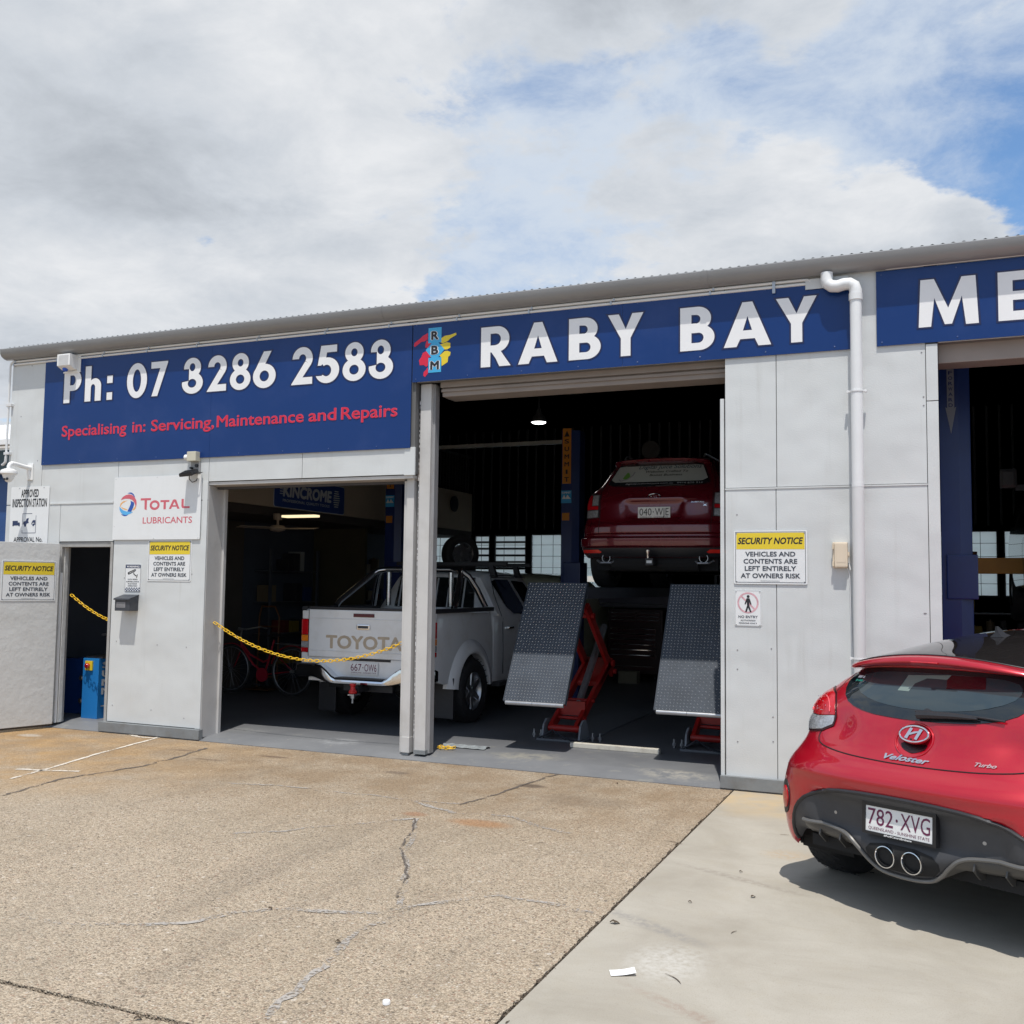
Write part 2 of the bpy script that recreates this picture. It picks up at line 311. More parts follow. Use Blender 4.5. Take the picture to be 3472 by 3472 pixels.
GLY = {   # heavy geometric capitals and figures, capital height 1
 '0': (.66, [(1, ell(.33, .5, .33, .515)), (-1, ell(.33, .5, .135, .33))]),
 '7': (.62, [(1, [(.02, 1), (.62, 1), (.62, .95), (.27, 0), (.06, 0), (.35, .81), (.02, .81)])]),
 '3': (.62, [(1, ell(.29, .73, .26, .285)), (1, ell(.30, .29, .32, .305)), (-1, [(-.1, .32), (.19, .36), (.19, .70), (-.1, .70)]), (-1, ell(.29, .745, .085, .115)), (-1, ell(.29, .285, .13, .125)),
      (1, [(.19, .45), (.34, .45), (.34, .61), (.19, .61)]), (-1, [(-.1, .42), (.19, .42), (.19, .66), (-.1, .66)])]),
 '2': (.64, [(1, sector(.32, .70, .30, .315, .195, -35, 180)), (1, [(.0, 0), (.62, 0), (.62, .19), (.33, .19), (.575, .53), (.40, .62), (0, .02)])]),
 '8': (.66, [(1, ell(.33, .74, .265, .275)), (1, ell(.33, .285, .33, .30)), (-1, ell(.33, .745, .09, .105)), (-1, ell(.33, .285, .135, .13))]),
 '6': (.66, [(1, ell(.33, .32, .33, .335)), (1, [(.035, .45), (.30, 1.0), (.52, 1.0), (.30, .55)]), (-1, ell(.33, .32, .135, .15))]),
 '5': (.64, [(1, ell(.30, .33, .33, .345)), (-1, [(-.1, .19), (.16, .19), (.30, .33), (.16, .52), (-.1, .7)]), (-1, ell(.285, .325, .13, .155)), (1, [(.13, 1), (.56, 1), (.56, .81), (.29, .81), (.265, .63), (.14, .47), (.045, .47)]), (-1, [(.045,.3),(.045,.46),(.16,.46),(.19,.33)])]),
 'P': (.60, [(1, [(0, 0), (.21, 0), (.21, 1), (0, 1)]), (1, [(.15, .36), (.33, .36)]+ell(.33, .68, .27, .32, -90, 90)+[(.15, 1)]), (-1, [(.21, .53), (.30, .53)]+ell(.30, .68, .10, .15, -90, 90)+[(.21, .83)])]),
 'h': (.52, [(1, [(0, 0), (.19, 0), (.19, 1.06), (0, 1.06)]), (1, [(.33, 0), (.52, 0), (.52, .46)]+ell(.32, .44, .20, .24, 5, 150)+[(.10, .55), (.15, .35), (.19, .40)]+ell(.26, .40, .07, .11, 165, 5)[::1]+[(.33, .36)])]),
 ':': (.2, [(1, [(0, 0), (.2, 0), (.2, .22), (0, .22)]), (1, [(0, .5), (.2, .5), (.2, .72), (0, .72)])]),
 'R': (.72, [(1, [(0, 0), (.235, 0), (.235, 1), (0, 1)]), (1, [(.2, .36), (.40, .36)]+ell(.40, .68, .30, .32, -90, 90)+[(.2, 1)]), (1, [(.26, .44), (.46, .0), (.74, 0), (.47, .40)]), (1, [(.235, .40), (.50, .0), (.735, 0), (.45, .44)]), (-1, [(.235, .53), (.36, .53)]+ell(.36, .68, .13, .145, -90, 90)+[(.235, .825)])]),
 'A': (.94, [(1, [(0, 0), (.255, 0), (.33, .17), (.62, .17), (.69, 0), (.94, 0), (.575, 1), (.375, 1)]), (-1, [(.385, .36), (.565, .36), (.475, .68)])]),
 'B': (.70, [(1, [(0, 0), (.40, 0)]+ell(.40, .29, .31, .29, -90, 90)+[(0, .58)]), (1, [(0, .45), (.36, .45)]+ell(.36, .725, .28, .275, -90, 90)+[(0, 1)]), (-1, [(.235, .17), (.38, .17)]+ell(.38, .285, .105, .115, -90, 90)+[(.235, .40)]), (-1, [(.235, .62), (.33, .62)]+ell(.33, .715, .09, .1, -90, 90)+[(.235, .82)])]),
 'Y': (.84, [(1, [(.31, 0), (.54, 0), (.54, .42), (.84, 1), (.58, 1), (.425, .64), (.26, 1), (0, 1), (.31, .42)])]),
 'M': (1.0, [(1, [(0, 0), (.21, 0), (.27, .60), (.44, .03), (.56, .03), (.73, .60), (.79, 0), (1.0, 0), (.96, 1), (.73, 1), (.50, .37), (.27, 1), (.04, 1)])]),
 'E': (.56, [(1, [(0, 0), (.56, 0), (.56, .185), (.23, .185), (.23, .41), (.53, .41), (.53, .59), (.23, .59), (.23, .815), (.56, .815), (.56, 1), (0, 1)])]),
}
def glyph(ch, x0, x1, z0, h, y, mb, mbo, g=.035):
    w, ops = GLY[ch]
    for target, yy, gr in ((mb, y-.0012, 0), (mbo, y, g)):
        V, F = region(ops, lambda p: (x0+p[0]/w*(x1-x0), yy, z0+p[1]*h), gr)
        target.add(V, F)
# ================================================================== ground
def ground_mat(name, kind):
    m = bpy.data.materials.new(name); m.use_nodes = True; nt = m.node_tree; n = nt.nodes; l = nt.links; b = n['Principled BSDF']
    tc = n.new('ShaderNodeTexCoord'); P = tc.outputs['Object']
    def nz(s, d=6, r=.6, dist=0., vec=P):
        t = n.new('ShaderNodeTexNoise'); t.inputs['Scale'].default_value = s; t.inputs['Detail'].default_value = d; t.inputs['Roughness'].default_value = r; t.inputs['Distortion'].default_value = dist; l.new(vec, t.inputs['Vector']); return t.outputs[0]
    def ramp(v, *st):
        r = n.new('ShaderNodeValToRGB'); l.new(v, r.inputs[0]); e = r.color_ramp
        e.elements[0].position, e.elements[0].color = st[0][0], (*st[0][1], 1); e.elements[1].position, e.elements[1].color = st[-1][0], (*st[-1][1], 1)
        for s in st[1:-1]: k = e.elements.new(s[0]); k.color = (*s[1], 1)
        return r.outputs[0]
    def mix(f, a, c, mode='MIX'):
        x = n.new('ShaderNodeMix'); x.data_type = 'RGBA'; x.blend_type = mode
        for i, v in ((0, f), (6, a), (7, c)):
            if isinstance(v, (int, float)): x.inputs[i].default_value = v
            elif isinstance(v, tuple): x.inputs[i].default_value = (*v, 1)
            else: l.new(v, x.inputs[i])
        return x.outputs[2]
    def mr(v, a, c, d=0., e=1.):
        x = n.new('ShaderNodeMapRange'); l.new(v, x.inputs[0]); x.inputs[1].default_value = a; x.inputs[2].default_value = c; x.inputs[3].default_value = d; x.inputs[4].default_value = e; return x.outputs[0]
    def spot(cx, cy, rx, ry, ang=0.):     # a stain with a place of its own
        mp = n.new('ShaderNodeMapping'); mp.vector_type = 'TEXTURE'; mp.inputs['Location'].default_value = (cx, cy, 0); mp.inputs['Rotation'].default_value = (0, 0, ang); mp.inputs['Scale'].default_value = (rx, ry, 1); l.new(P, mp.inputs[0])
        g = n.new('ShaderNodeTexGradient'); g.gradient_type = 'SPHERICAL'; l.new(mp.outputs[0], g.inputs[0]); return g.outputs['Fac']
    def mul(a, c):
        x = n.new('ShaderNodeMath'); x.operation = 'MULTIPLY'
        for i, v in ((0, a), (1, c)):
            if isinstance(v, (int, float)): x.inputs[i].default_value = v
            else: l.new(v, x.inputs[i])
        return x.outputs[0]
    b.inputs['Roughness'].default_value = .85
    bmp = n.new('ShaderNodeBump'); l.new(bmp.outputs[0], b.inputs['Normal'])
    if kind == 'aggregate':
        vor = n.new('ShaderNodeTexVoronoi'); vor.inputs['Scale'].default_value = 78; vor.inputs['Randomness'].default_value = 1; l.new(P, vor.inputs['Vector'])
        vo2 = n.new('ShaderNodeTexVoronoi'); vo2.inputs['Scale'].default_value = 150; l.new(P, vo2.inputs['Vector'])
        vo3 = n.new('ShaderNodeTexVoronoi'); vo3.inputs['Scale'].default_value = 33; l.new(P, vo3.inputs['Vector']); sp3 = n.new('ShaderNodeSeparateColor'); l.new(vo3.outputs['Color'], sp3.inputs[0])
        sep = n.new('ShaderNodeSeparateColor'); l.new(vor.outputs['Color'], sep.inputs[0])
        sp2 = n.new('ShaderNodeSeparateColor'); l.new(vo2.outputs['Color'], sp2.inputs[0])
        peb = ramp(sep.outputs[0], (0., (.10, .08, .065)), (.12, (.26, .20, .14)), (.34, (.41, .325, .235)), (.6, (.50, .415, .31)), (.84, (.60, .52, .41)), (.95, (.36, .21, .14)), (1., (.70, .64, .55)))
        grit = ramp(sp2.outputs[1], (0., (.19, .145, .10)), (.5, (.40, .315, .225)), (1., (.56, .465, .35)))
        col = mix(mr(vor.outputs['Distance'], .3, .62), peb, grit)
        big = ramp(sp3.outputs[0], (0., (.10, .09, .08)), (.3, (.40, .31, .23)), (.7, (.55, .46, .36)), (1., (.68, .62, .54)))
        bigm = mul(mr(sp3.outputs[1], .90, .92), mr(vo3.outputs['Distance'], .42, .34))
        col = mix(mul(bigm, .8), col, big)
        col = mix(mr(nz(.9, 7, .6, .4), .42, .72, 0., .38), col, (.30, .245, .175))
        col = mix(mr(nz(2.6, 8, .7), .52, .8, 0., .45), col, (.22, .175, .12))
        col = mix(mr(nz(.35, 5, .6, .5), .45, .65, 0., .22), col, (.40, .35, .28))
        mpt = n.new('ShaderNodeMapping'); mpt.inputs['Rotation'].default_value = (0, 0, .12); mpt.inputs['Scale'].default_value = (3.2, .35, 1); l.new(P, mpt.inputs[0])
        col = mix(mr(nz(1., 6, .6, .3, mpt.outputs[0]), .54, .74, 0., .34), col, (.17, .14, .11))
        col = mix(mul(mr(nz(1.9, 6, .6), .3, .6), mul(mr(spot(-9.3, -1.2, 4.2, 2.8), 0, .6), .75)), col, (.47, .27, .09))      # rust-orange stain by the small door
        col = mix(mul(mr(nz(2.3, 6, .6), .3, .6), mul(mr(spot(-5., -.2, 9., 2.6), 0, .6), .62)), col, (.25, .165, .09))       # tyre brown near the bays
        for (cx, cy, rx, ry, a, c) in ((-3.17, -.62, .16, .09, .85, (.12, .085, .06)), (-4.45, -.62, .16, .08, .6, (.15, .11, .08)), (-5.9, -.45, .2, .06, .7, (.15, .10, .065)), (-6.9, -.55, .2, .05, .5, (.15, .10, .065)), (-6.35, -.85, .22, .05, .5, (.16, .11, .07)), (-3.0, -2.0, .28, .13, .55, (.36, .16, .05)), (-3.55, -1.95, .12, .08, .5, (.33, .14, .06)), (-9.0, -.55, .18, .1, .6, (.55, .50, .44)), (-2.6, -1.0, .5, .25, .3, (.2, .16, .12))):
            col = mix(mul(mr(spot(cx, cy, rx, ry), 0, .5), a), col, c)
        rr = n.new('ShaderNodeMath'); rr.operation = 'ADD'; l.new(mr(vor.outputs['Distance'], .1, .6, 1., 0.), rr.inputs[0]); l.new(mul(sep.outputs[2], .9), rr.inputs[1])
        l.new(rr.outputs[0], bmp.inputs['Height']); bmp.inputs['Strength'].default_value = .95; bmp.inputs['Distance'].default_value = .0065
    elif kind == 'concrete':
        col = ramp(nz(1.2, 8, .62, .5), (.3, (.30, .27, .222)), (.5, (.37, .34, .288)), (.72, (.44, .41, .355)))
        col = mix(mr(nz(5., 8, .7, .3), .5, .8, 0., .5), col, (.36, .32, .25))
        col = mix(mr(nz(160., 3, .6), .52, .72, 0., .5), col, (.24, .21, .17)); col = mix(mr(nz(38., 6, .75), .60, .70, 0., .5), col, (.24, .20, .15))
        mp = n.new('ShaderNodeMapping'); mp.inputs['Rotation'].default_value = (0, 0, .35); mp.inputs['Scale'].default_value = (1.2, 7, 1); l.new(P, mp.inputs[0])
        col = mix(mr(nz(2.2, 7, .7, .6, mp.outputs[0]), .56, .76, 0., .38), col, (.27, .245, .20))
        col = mix(mul(mr(nz(3., 6, .6), .35, .6), mul(mr(spot(-1.1, -.3, 1.2, .8), 0, .6), .6)), col, (.48, .34, .17))      # rust run-off at the wall
        for (cx, cy, rx, ry, a, c, an) in ((-1.35, -3.55, .5, .07, .6, (.22, .21, .20), -.5), (-1.1, -2.55, .55, .05, .45, (.2, .17, .14), -.4), (-.9, -4.5, .5, .05, .4, (.25, .16, .12), -.5), (-1.15, -4.0, .22, .3, .4, (.60, .59, .56), 0), (-.9, -1.9, .2, .16, .5, (.42, .30, .18), .2)):
            col = mix(mul(mr(spot(cx, cy, rx, ry, an), 0, .6), mul(mr(nz(30., 4), .35, .6), a)), col, c)
        l.new(nz(60., 6, .7), bmp.inputs['Height']); bmp.inputs['Strength'].default_value = .35; bmp.inputs['Distance'].default_value = .004
    else:                                  # painted workshop floor
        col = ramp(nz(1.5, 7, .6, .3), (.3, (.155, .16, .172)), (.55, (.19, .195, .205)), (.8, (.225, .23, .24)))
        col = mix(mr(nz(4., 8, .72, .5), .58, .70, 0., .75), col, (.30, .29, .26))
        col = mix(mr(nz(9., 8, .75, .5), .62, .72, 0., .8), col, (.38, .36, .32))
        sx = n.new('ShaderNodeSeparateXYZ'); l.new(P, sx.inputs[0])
        col = mix(mul(mr(sx.outputs[1], .25, 1.2), .55), col, (.055, .058, .068))       # darker further in
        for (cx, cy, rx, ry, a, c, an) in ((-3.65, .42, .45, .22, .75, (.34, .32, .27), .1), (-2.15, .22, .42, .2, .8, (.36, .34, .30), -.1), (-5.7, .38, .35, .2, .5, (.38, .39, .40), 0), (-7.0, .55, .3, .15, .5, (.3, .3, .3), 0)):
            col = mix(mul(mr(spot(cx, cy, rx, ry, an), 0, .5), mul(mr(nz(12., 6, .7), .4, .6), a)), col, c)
        b.inputs['Roughness'].default_value = .5
        l.new(nz(40., 5, .6), bmp.inputs['Height']); bmp.inputs['Strength'].default_value = .2; bmp.inputs['Distance'].default_value = .004
    l.new(col, b.inputs['Base Color']); return m
AGG = ground_mat('exposed_aggregate', 'aggregate'); CONC = ground_mat('concrete_slab', 'concrete'); FLR = ground_mat('painted_floor', 'floor')
DIRT = mat('dark_soil', (.06, .045, .035), .95, var=.4, vs=40, bump=.5, bs=60)
props(obj('ground', MB().box(-400, 400, -400, 400, -.5, -.06), DIRT), kind='structure')
def slab(name, x0, x1, y0, y1, m, rag_x=None, rag_y=None, z=0.):
    """slab with a slightly broken edge along the joints"""
    e = []
    def line(a, b, fixed, vert, rag):
        n = max(2, int(abs(b-a)/.035)) if rag else 1
        for i in range(n):
            t = a+(b-a)*i/n; r = (random.random()**2)*rag if rag else 0
            e.append((fixed-r*(1 if vert > 0 else -1), t) if abs(vert) == 1 else (t, fixed-r*(1 if vert > 0 else -1)))
    line(x0, x1, y0, -2, 0); line(y0, y1, x1, 1, rag_x or 0); line(x1, x0, y1, 2, rag_y or 0); line(y1, y0, x0, -1, 0)
    return props(obj(name, MB().prism(e, -.055, z, 'z'), m), kind='structure')
slab('driveway', -40, -1.597, -5.375, -.03, AGG, rag_x=.016)
slab('driveway', -40, -1.605, -60, -5.40, AGG, rag_y=.012)
slab('concrete_driveway', -1.585, 40, -60, -.03, CONC)
# soil and grit standing in the joint between the two driveways
mb = MB()
for i in range(900):
    t = random.random()**.7; y = -.1-t*6.5; x = -1.594+random.gauss(0, .007)-(.010 if random.random() < .35 else 0); r = random.uniform(.002, .006)*(1.6 if random.random() < .12 else 1)
    z = random.uniform(-.012, .002)
    mb.add([(x+r*a*random.uniform(.6, 1.2), y+r*b*random.uniform(.6, 1.4), z+r*c*.8) for a, b, c in ((1,0,0),(-1,0,0),(0,1,0),(0,-1,0),(0,0,1),(0,0,-1))], [(0,2,4),(2,1,4),(1,3,4),(3,0,4),(2,0,5),(1,2,5),(3,1,5),(0,3,5)])
props(obj('joint_grit', mb, mat('grit', (.10, .075, .055), .95, var=.5, vs=90)), kind='stuff', label='dark soil and leaf grit in the joint between the two driveways')
# apron and floor of the workshop
mb = MB()
nx = 90
xs = [-10.05+i*(18.05/nx) for i in range(nx+1)]
v = []; f = []
for j, (y, z) in enumerate(((-.028, -.05), (-.028, .006), (.10, .028), (.30, .05), (.9, .052), (1.5, .052), (10.5, .052))):
    for i, x in enumerate(xs): v.append((x, y+(random.uniform(-.012, .004) if j == 1 else 0), z))
for j in range(6):
    for i in range(nx): a = j*(nx+1)+i; f.append((a, a+1, a+nx+2, a+nx+1))
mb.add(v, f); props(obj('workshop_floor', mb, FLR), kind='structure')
# cracks and mortar-filled cracks, thin sheets lying on the slabs
def crack_mat(name, c, thr=.45):
    m = bpy.data.materials.new(name); m.use_nodes = True; nt = m.node_tree; n = nt.nodes; l = nt.links; b = n['Principled BSDF']; b.inputs['Base Color'].default_value = (*c, 1); b.inputs['Roughness'].default_value = .95
    tc = n.new('ShaderNodeTexCoord'); t = n.new('ShaderNodeTexNoise'); t.inputs['Scale'].default_value = 55; t.inputs['Detail'].default_value = 6; l.new(tc.outputs['Object'], t.inputs['Vector'])
    t2 = n.new('ShaderNodeTexNoise'); t2.inputs['Scale'].default_value = 3; t2.inputs['Detail'].default_value = 3; l.new(tc.outputs['Object'], t2.inputs['Vector'])
    a = n.new('ShaderNodeMath'); a.operation = 'ADD'; l.new(t.outputs[0], a.inputs[0]); l.new(t2.outputs[0], a.inputs[1])
    r = n.new('ShaderNodeMapRange'); l.new(a.outputs[0], r.inputs[0]); r.inputs[1].default_value = thr*2-.1; r.inputs[2].default_value = thr*2+.12; l.new(r.outputs[0], b.inputs['Alpha']); return m
MORT = crack_mat('mortar_fill', (.375, .345, .315), .52); LINEW = crack_mat('pale_scratch', (.62, .56, .48), .43); CRK = crack_mat('open_crack', (.12, .10, .085), .47)
def ribbon(name, pts, w, m, z=.004, wob=.012, step=.05, par=None):
    P = [G(*q)[:2] for q in pts]; out = []
    for a, b in zip(P[:-1], P[1:]):
        n = max(1, int(np.linalg.norm(b-a)/step)); out += [a+(b-a)*i/n for i in range(n)]
    out.append(P[-1]); o2 = []; wx = 0
    for i, p in enumerate(out):
        d = out[min(i+1, len(out)-1)]-out[max(i-1, 0)]; d = d/np.linalg.norm(d); nn = np.array([-d[1], d[0]]); wx = wx*.7+random.gauss(0, wob*.6)
        h = w*random.uniform(.5, 1.)/2*1.15; c = p+nn*wx; o2.append((c-nn*h, c+nn*h))
    mb = MB(); mb.add([(q[0], q[1], z) for ab in o2 for q in ab], [(2*i, 2*i+2, 2*i+3, 2*i+1) for i in range(len(o2)-1)])
    return props(obj(name, mb, m, fixn=False), kind='structure')
K = 1.797
def PT(*a): return [(x*K, y*K) for x, y in a]
ribbon('crack', PT((785, 1545), (775, 1590), (760, 1610), (770, 1640), (762, 1670), (748, 1700), (745, 1735), (730, 1740)), .035, MORT)
ribbon('crack', PT((785, 1545), (780, 1570), (757, 1600), (762, 1620), (770, 1640), (765, 1660), (750, 1695)), .016, CRK, z=.0065)
ribbon('crack', PT((730, 1740), (700, 1745), (655, 1775), (630, 1800), (620, 1825), (585, 1845), (560, 1870), (520, 1890), (490, 1930)), .045, MORT)
ribbon('crack', PT((30, 1727), (100, 1742), (180, 1745), (300, 1745), (370, 1738), (440, 1722), (560, 1715), (640, 1722), (730, 1722)), .05, MORT)
ribbon('crack', PT((730, 1722), (790, 1710), (870, 1700), (940, 1690), (1030, 1703), (1090, 1718), (1120, 1722)), .045, MORT)
ribbon('crack', PT((440, 1572), (540, 1568), (600, 1560), (700, 1553), (780, 1545)), .04, MORT)
ribbon('crack', PT((0, 1503), (50, 1488), (110, 1470), (190, 1458), (260, 1447), (340, 1428), (390, 1412)), .035, CRK, wob=.02)
ribbon('crack', PT((865, 1518), (910, 1507), (960, 1490), (1010, 1475), (1062, 1458)), .03, CRK)
ribbon('crack', PT((430, 1478), (520, 1482), (600, 1492), (700, 1500), (790, 1513), (865, 1518)), .03, MORT)
ribbon('crack', PT((780, 1513), (860, 1535), (960, 1540), (1020, 1560), (1080, 1573)), .05, MORT)
ribbon('paint_line', PT((322, 1386), (270, 1400), (190, 1421), (100, 1448), (20, 1470)), .04, LINEW, wob=.004)
ribbon('paint_line', PT((240, 1384), (262, 1391), (290, 1393), (330, 1386)), .06, LINEW, wob=.004)
ribbon('paint_line', PT((30, 1452), (80, 1454), (150, 1456)), .05, LINEW)
# ================================================================== the workshop
B = empty('workshop_building', (0, 0, 0), label='long light grey workshop with open bays, grey gutter and blue signs across its front', cat='building')
T = .10                                   # thickness of the front wall
mb = MB()                                 # dark core behind the sheets; its gaps read as the joints
for q in ((-10.16, -9.30, .03, 4.3), (-9.30, -8.47, 2.12, 4.3), (-8.47, -7.19, .03, 4.3), (-7.19, -4.68, 2.75, 4.3), (-4.68, -1.65, 3.65, 4.3), (-1.65, .02, .03, 4.3), (.02, 3.3, 3.65, 4.3), (3.3, 8.0, .03, 4.3)):
    mb.box(q[0]+.004, q[1]-.004, .012, T, q[2], q[3])
obj('wall_core', mb, JOINT, B)
def panel(x0, x1, z0, z1, m=WALL, y0=0., g=.003):
    o = obj('wall_panel', MB().box(x0+g, x1-g, y0, y0+.011, z0+g, z1-g), m, B, bevel=.0015)
    n = int((z1-z0)/.45)+1
    return o
for q in ((-10.17, -9.62, 2.545, 4.32), (-10.17, -9.30, .03, 2.54), (-9.62, -8.45, 2.545, 4.32), (-9.30, -8.48, 2.105, 2.54), (-8.45, -7.18, 2.545, 4.32), (-8.475, -7.18, .12, 2.54),
          (-7.18, -5.985, 2.74, 4.32), (-5.985, -4.79, 2.74, 4.32), (-4.67, -3.2, 3.645, 4.32), (-3.2, -1.66, 3.645, 4.32),
          (-1.66, -1.228, 2.525, 4.32), (-1.228, -.06, 2.525, 4.32), (-1.66, -1.235, .11, 2.52), (-1.235, -.06, .11, 2.52), (.03, 1.5, 3.645, 4.32), (1.5, 3.3, 3.645, 4.32), (3.3, 4.5, 2.52, 4.32), (4.5, 8, 2.52, 4.32), (3.3, 4.5, .11, 2.515), (4.5, 8, .11, 2.515)):
    panel(*q)
obj('cover_strip', MB().box(-4.79, -4.672, -.006, .012, 2.735, 3.01), WALL, B, bevel=.002)
obj('cover_strip', MB().box(-.058, .028, -.005, .02, .11, 3.18), WALL, B, bevel=.003)
obj('cover_strip', MB().box(-.058, .028, -.008, .02, 3.185, 3.64), WALL, B, bevel=.003)
obj('cover_strip', MB().box(-1.70, -1.668, -.004, .05, .11, 3.30), WALL, B, bevel=.002)
obj('cover_strip', MB().box(-.63, -.605, -.006, -.0005, 1.1, 2.5).box(-1.66, -.06, -.006, -.0005, 2.512, 2.524), WALL, B)
obj('cover_strip', MB().box(-9.47, -8.50, -.007, -.0005, 2.538, 2.556), WALL, B)
obj('cover_strip', MB().box(-7.25, -7.183, -.004, -.0005, .12, 2.74), WALL, B)
# screws and dents of the sheets
scr = None
for (x, z) in [(-1.56, 2.3), (-1.56, 1.16), (-1.56, 1.0), (-1.28, 1.18), (-1.27, .62), (-1.27, .42), (-1.56, .4), (-.1, 1.5), (-.09, 3.58), (-.08, 3.22), (-.08, 3.15), (-.09, 1.5), (-8.38, 1.0), (-8.4, .3), (-7.8, .98), (-7.4, .97), (-7.85, .28), (-7.4, .22), (-7.36, 1.75), (-8.3, 1.7), (-9.86, 4.2), (-10.0, 3.6), (-9.7, 3.06), (-7.22, 3.04), (-7.10, 3.04), (-4.72, 2.8), (-4.74, 4.25), (-5.2, 4.26)]:
    m_ = MB().lathe([(.0065, 0), (.0065, -.002), (.004, -.004)], 8, 'y')
    if scr is None: scr = obj('screw_head', m_, TRIMD, B); scr.location = (x, 0, z)
    else: share(scr, 'screw_head', B, (x, 0, z))
# base rails
for (x0, x1) in ((-8.55, -7.16), (-1.70, .02), (3.3, 8)):
    obj('base_rail', MB().box(x0, x1, -.045, .02, .012, .115), RAIL, B, bevel=.004)
# reveals
obj('reveal', MB().box(-7.19, -7.178, .013, .27, .03, 2.70), TRIM, B); obj('reveal', MB().box(-7.177, -7.15, .25, .29, .03, 2.70), TRIM, B)
# lintels and the rolled door housings of the bays
obj('lintel', MB().box(-7.18, -4.70, .012, .10, 2.705, 2.735), TRIM, B); obj('lintel', MB().box(-7.18, -4.66, .10, .32, 2.69, 2.90), LINTEL, B)
obj('lintel', MB().box(-4.46, -1.665, .101, .14, 3.60, 3.66), LINTEL, B)
obj('lintel', MB().box(-4.46, -1.67, .145, .42, 3.515, 3.75), LINTEL, B, bevel=.01)
obj('lintel', MB().box(-4.46, -1.67, .12, .145, 3.56, 3.585), LINTEL, B)
obj('lintel', MB().box(.03, 3.3, .101, .36, 3.50, 3.75), LINTEL, B, bevel=.01)
obj('door_roll', MB().lathe([(.15, -4.4), (.15, -1.7)], 24, 'x', (0, .45, 3.74)), mat('door_roll_paint', (.28, .26, .25), .5, streak=True), B, smooth=True)
# posts between the two bays
def post(x0, x1, y0, y1, z0, z1, m=TRIM): return obj('post', MB().box(x0, x1, y0, y1, z0, z1), m, B, bevel=.004)
post(-4.838, -4.800, .10, .17, .05, 2.72); post(-4.796, -4.715, .07, .20, .10, 3.64); post(-4.800, -4.712, .062, .21, .052, .20)
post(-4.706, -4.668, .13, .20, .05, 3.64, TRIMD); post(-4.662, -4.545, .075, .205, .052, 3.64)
obj('post_base', MB().box(-4.667, -4.54, .07, .21, .046, .085), RAIL, B); obj('post_base', MB().box(-4.79, -4.725, .07, .19, .03, .052), RAIL, B)
mb = MB()
for i in range(60):                       # broken bead of sealant between the posts
    z = .2+i*.055+random.uniform(-.01, .01); mb.box(-4.668, -4.664-random.random()*.004, .070, .076, z, z+random.uniform(.01, .04))
obj('sealant', mb, WHITE, B)['kind'] = 'stuff'
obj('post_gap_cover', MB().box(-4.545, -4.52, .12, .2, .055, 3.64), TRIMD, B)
obj('lintel', MB().box(-7.15, -4.84, .11, .16, 2.665, 2.689), mat('dark_track', (.05, .045, .045), .6), B)
# door opening at the left with its frame
DF = mat('door_frame_grey', (.36, .355, .345), .55, var=.08, vs=8, dirt=(.2, .18, .15), dirt_scale=5, dirt_amt=.6)
fr = obj('door_frame', MB().box(-9.298, -9.262, .012, .14, .05, 2.10).box(-8.515, -8.48, -.006, .14, .05, 2.10).box(-9.262, -8.515, .012, .14, 2.045, 2.10), DF, B, bevel=.003)
obj('door_stop', MB().box(-9.262, -9.25, .05, .10, .05, 2.045), WALL2, B); obj('weather_strip', MB().box(-9.262, -9.252, .006, .03, .05, 1.75), PVC, B)
ang = R(198)                               # the leaf swung out past square
dr = empty('door', (-9.275, -.03, .045), R(-107.5)); dr.parent = B
leaf = obj('door_leaf', MB().box(0, .80, -.0, .042, 0, 2.035), WALL2, dr, bevel=.004)
for z in (.25, 1., 1.72): obj('door_hinge', MB().cyl((-.012, .0, z), (-.012, .0, z+.11), .008, 8), STEEL, dr)
obj('door_bottom_rail', MB().box(0, .80, .006, .036, -.02, -.001), DIRT, dr)
# gutter, fascia, roof
prof = [(.0, 4.285), (-.045, 4.276), (-.09, 4.286), (-.127, 4.310), (-.148, 4.345), (-.153, 4.392), (-.143, 4.401), (-.133, 4.392), (-.133, 4.365), (-.02, 4.36), (-.002, 4.40), (0, 4.40)]
g = obj('gutter', MB().prism(prof, -10.21, 8.2, 'x'), GUT, B, smooth=.9)
obj('gutter_end_cap', MB().prism([(p[0]*1.02, p[1]) for p in prof], -10.22, -10.208, 'x'), GUT, B)
for x in (-5.05, -1.83, 3.0): obj('gutter_joint', MB().prism([(a*1.02-.001, b-.001 if b < 4.35 else b+.0015) for a, b in prof], x, x+.05, 'x'), GUT, B, smooth=.9)
obj('fascia', MB().box(-10.17, 8, .0, .012, 4.322, 4.40), TRIM, B)
mb = MB(); v = []; f = []; per = .152/2; nn = int(18.2/per)*6
for j, (y, z) in enumerate(((-.115, 4.407), (.3, 4.469), (10.7, 6.0))):
    for i in range(nn+1): x = -10.18+i*per/6; v.append((x, y, z+.011*math.cos(2*PI*i/6)))
for j in range(2):
    for i in range(nn): a = j*(nn+1)+i; f.append((a, a+1, a+nn+2, a+nn+1))
mb.add(v, f); obj('roof', mb, ROOFM, B, smooth=True, fixn=False)
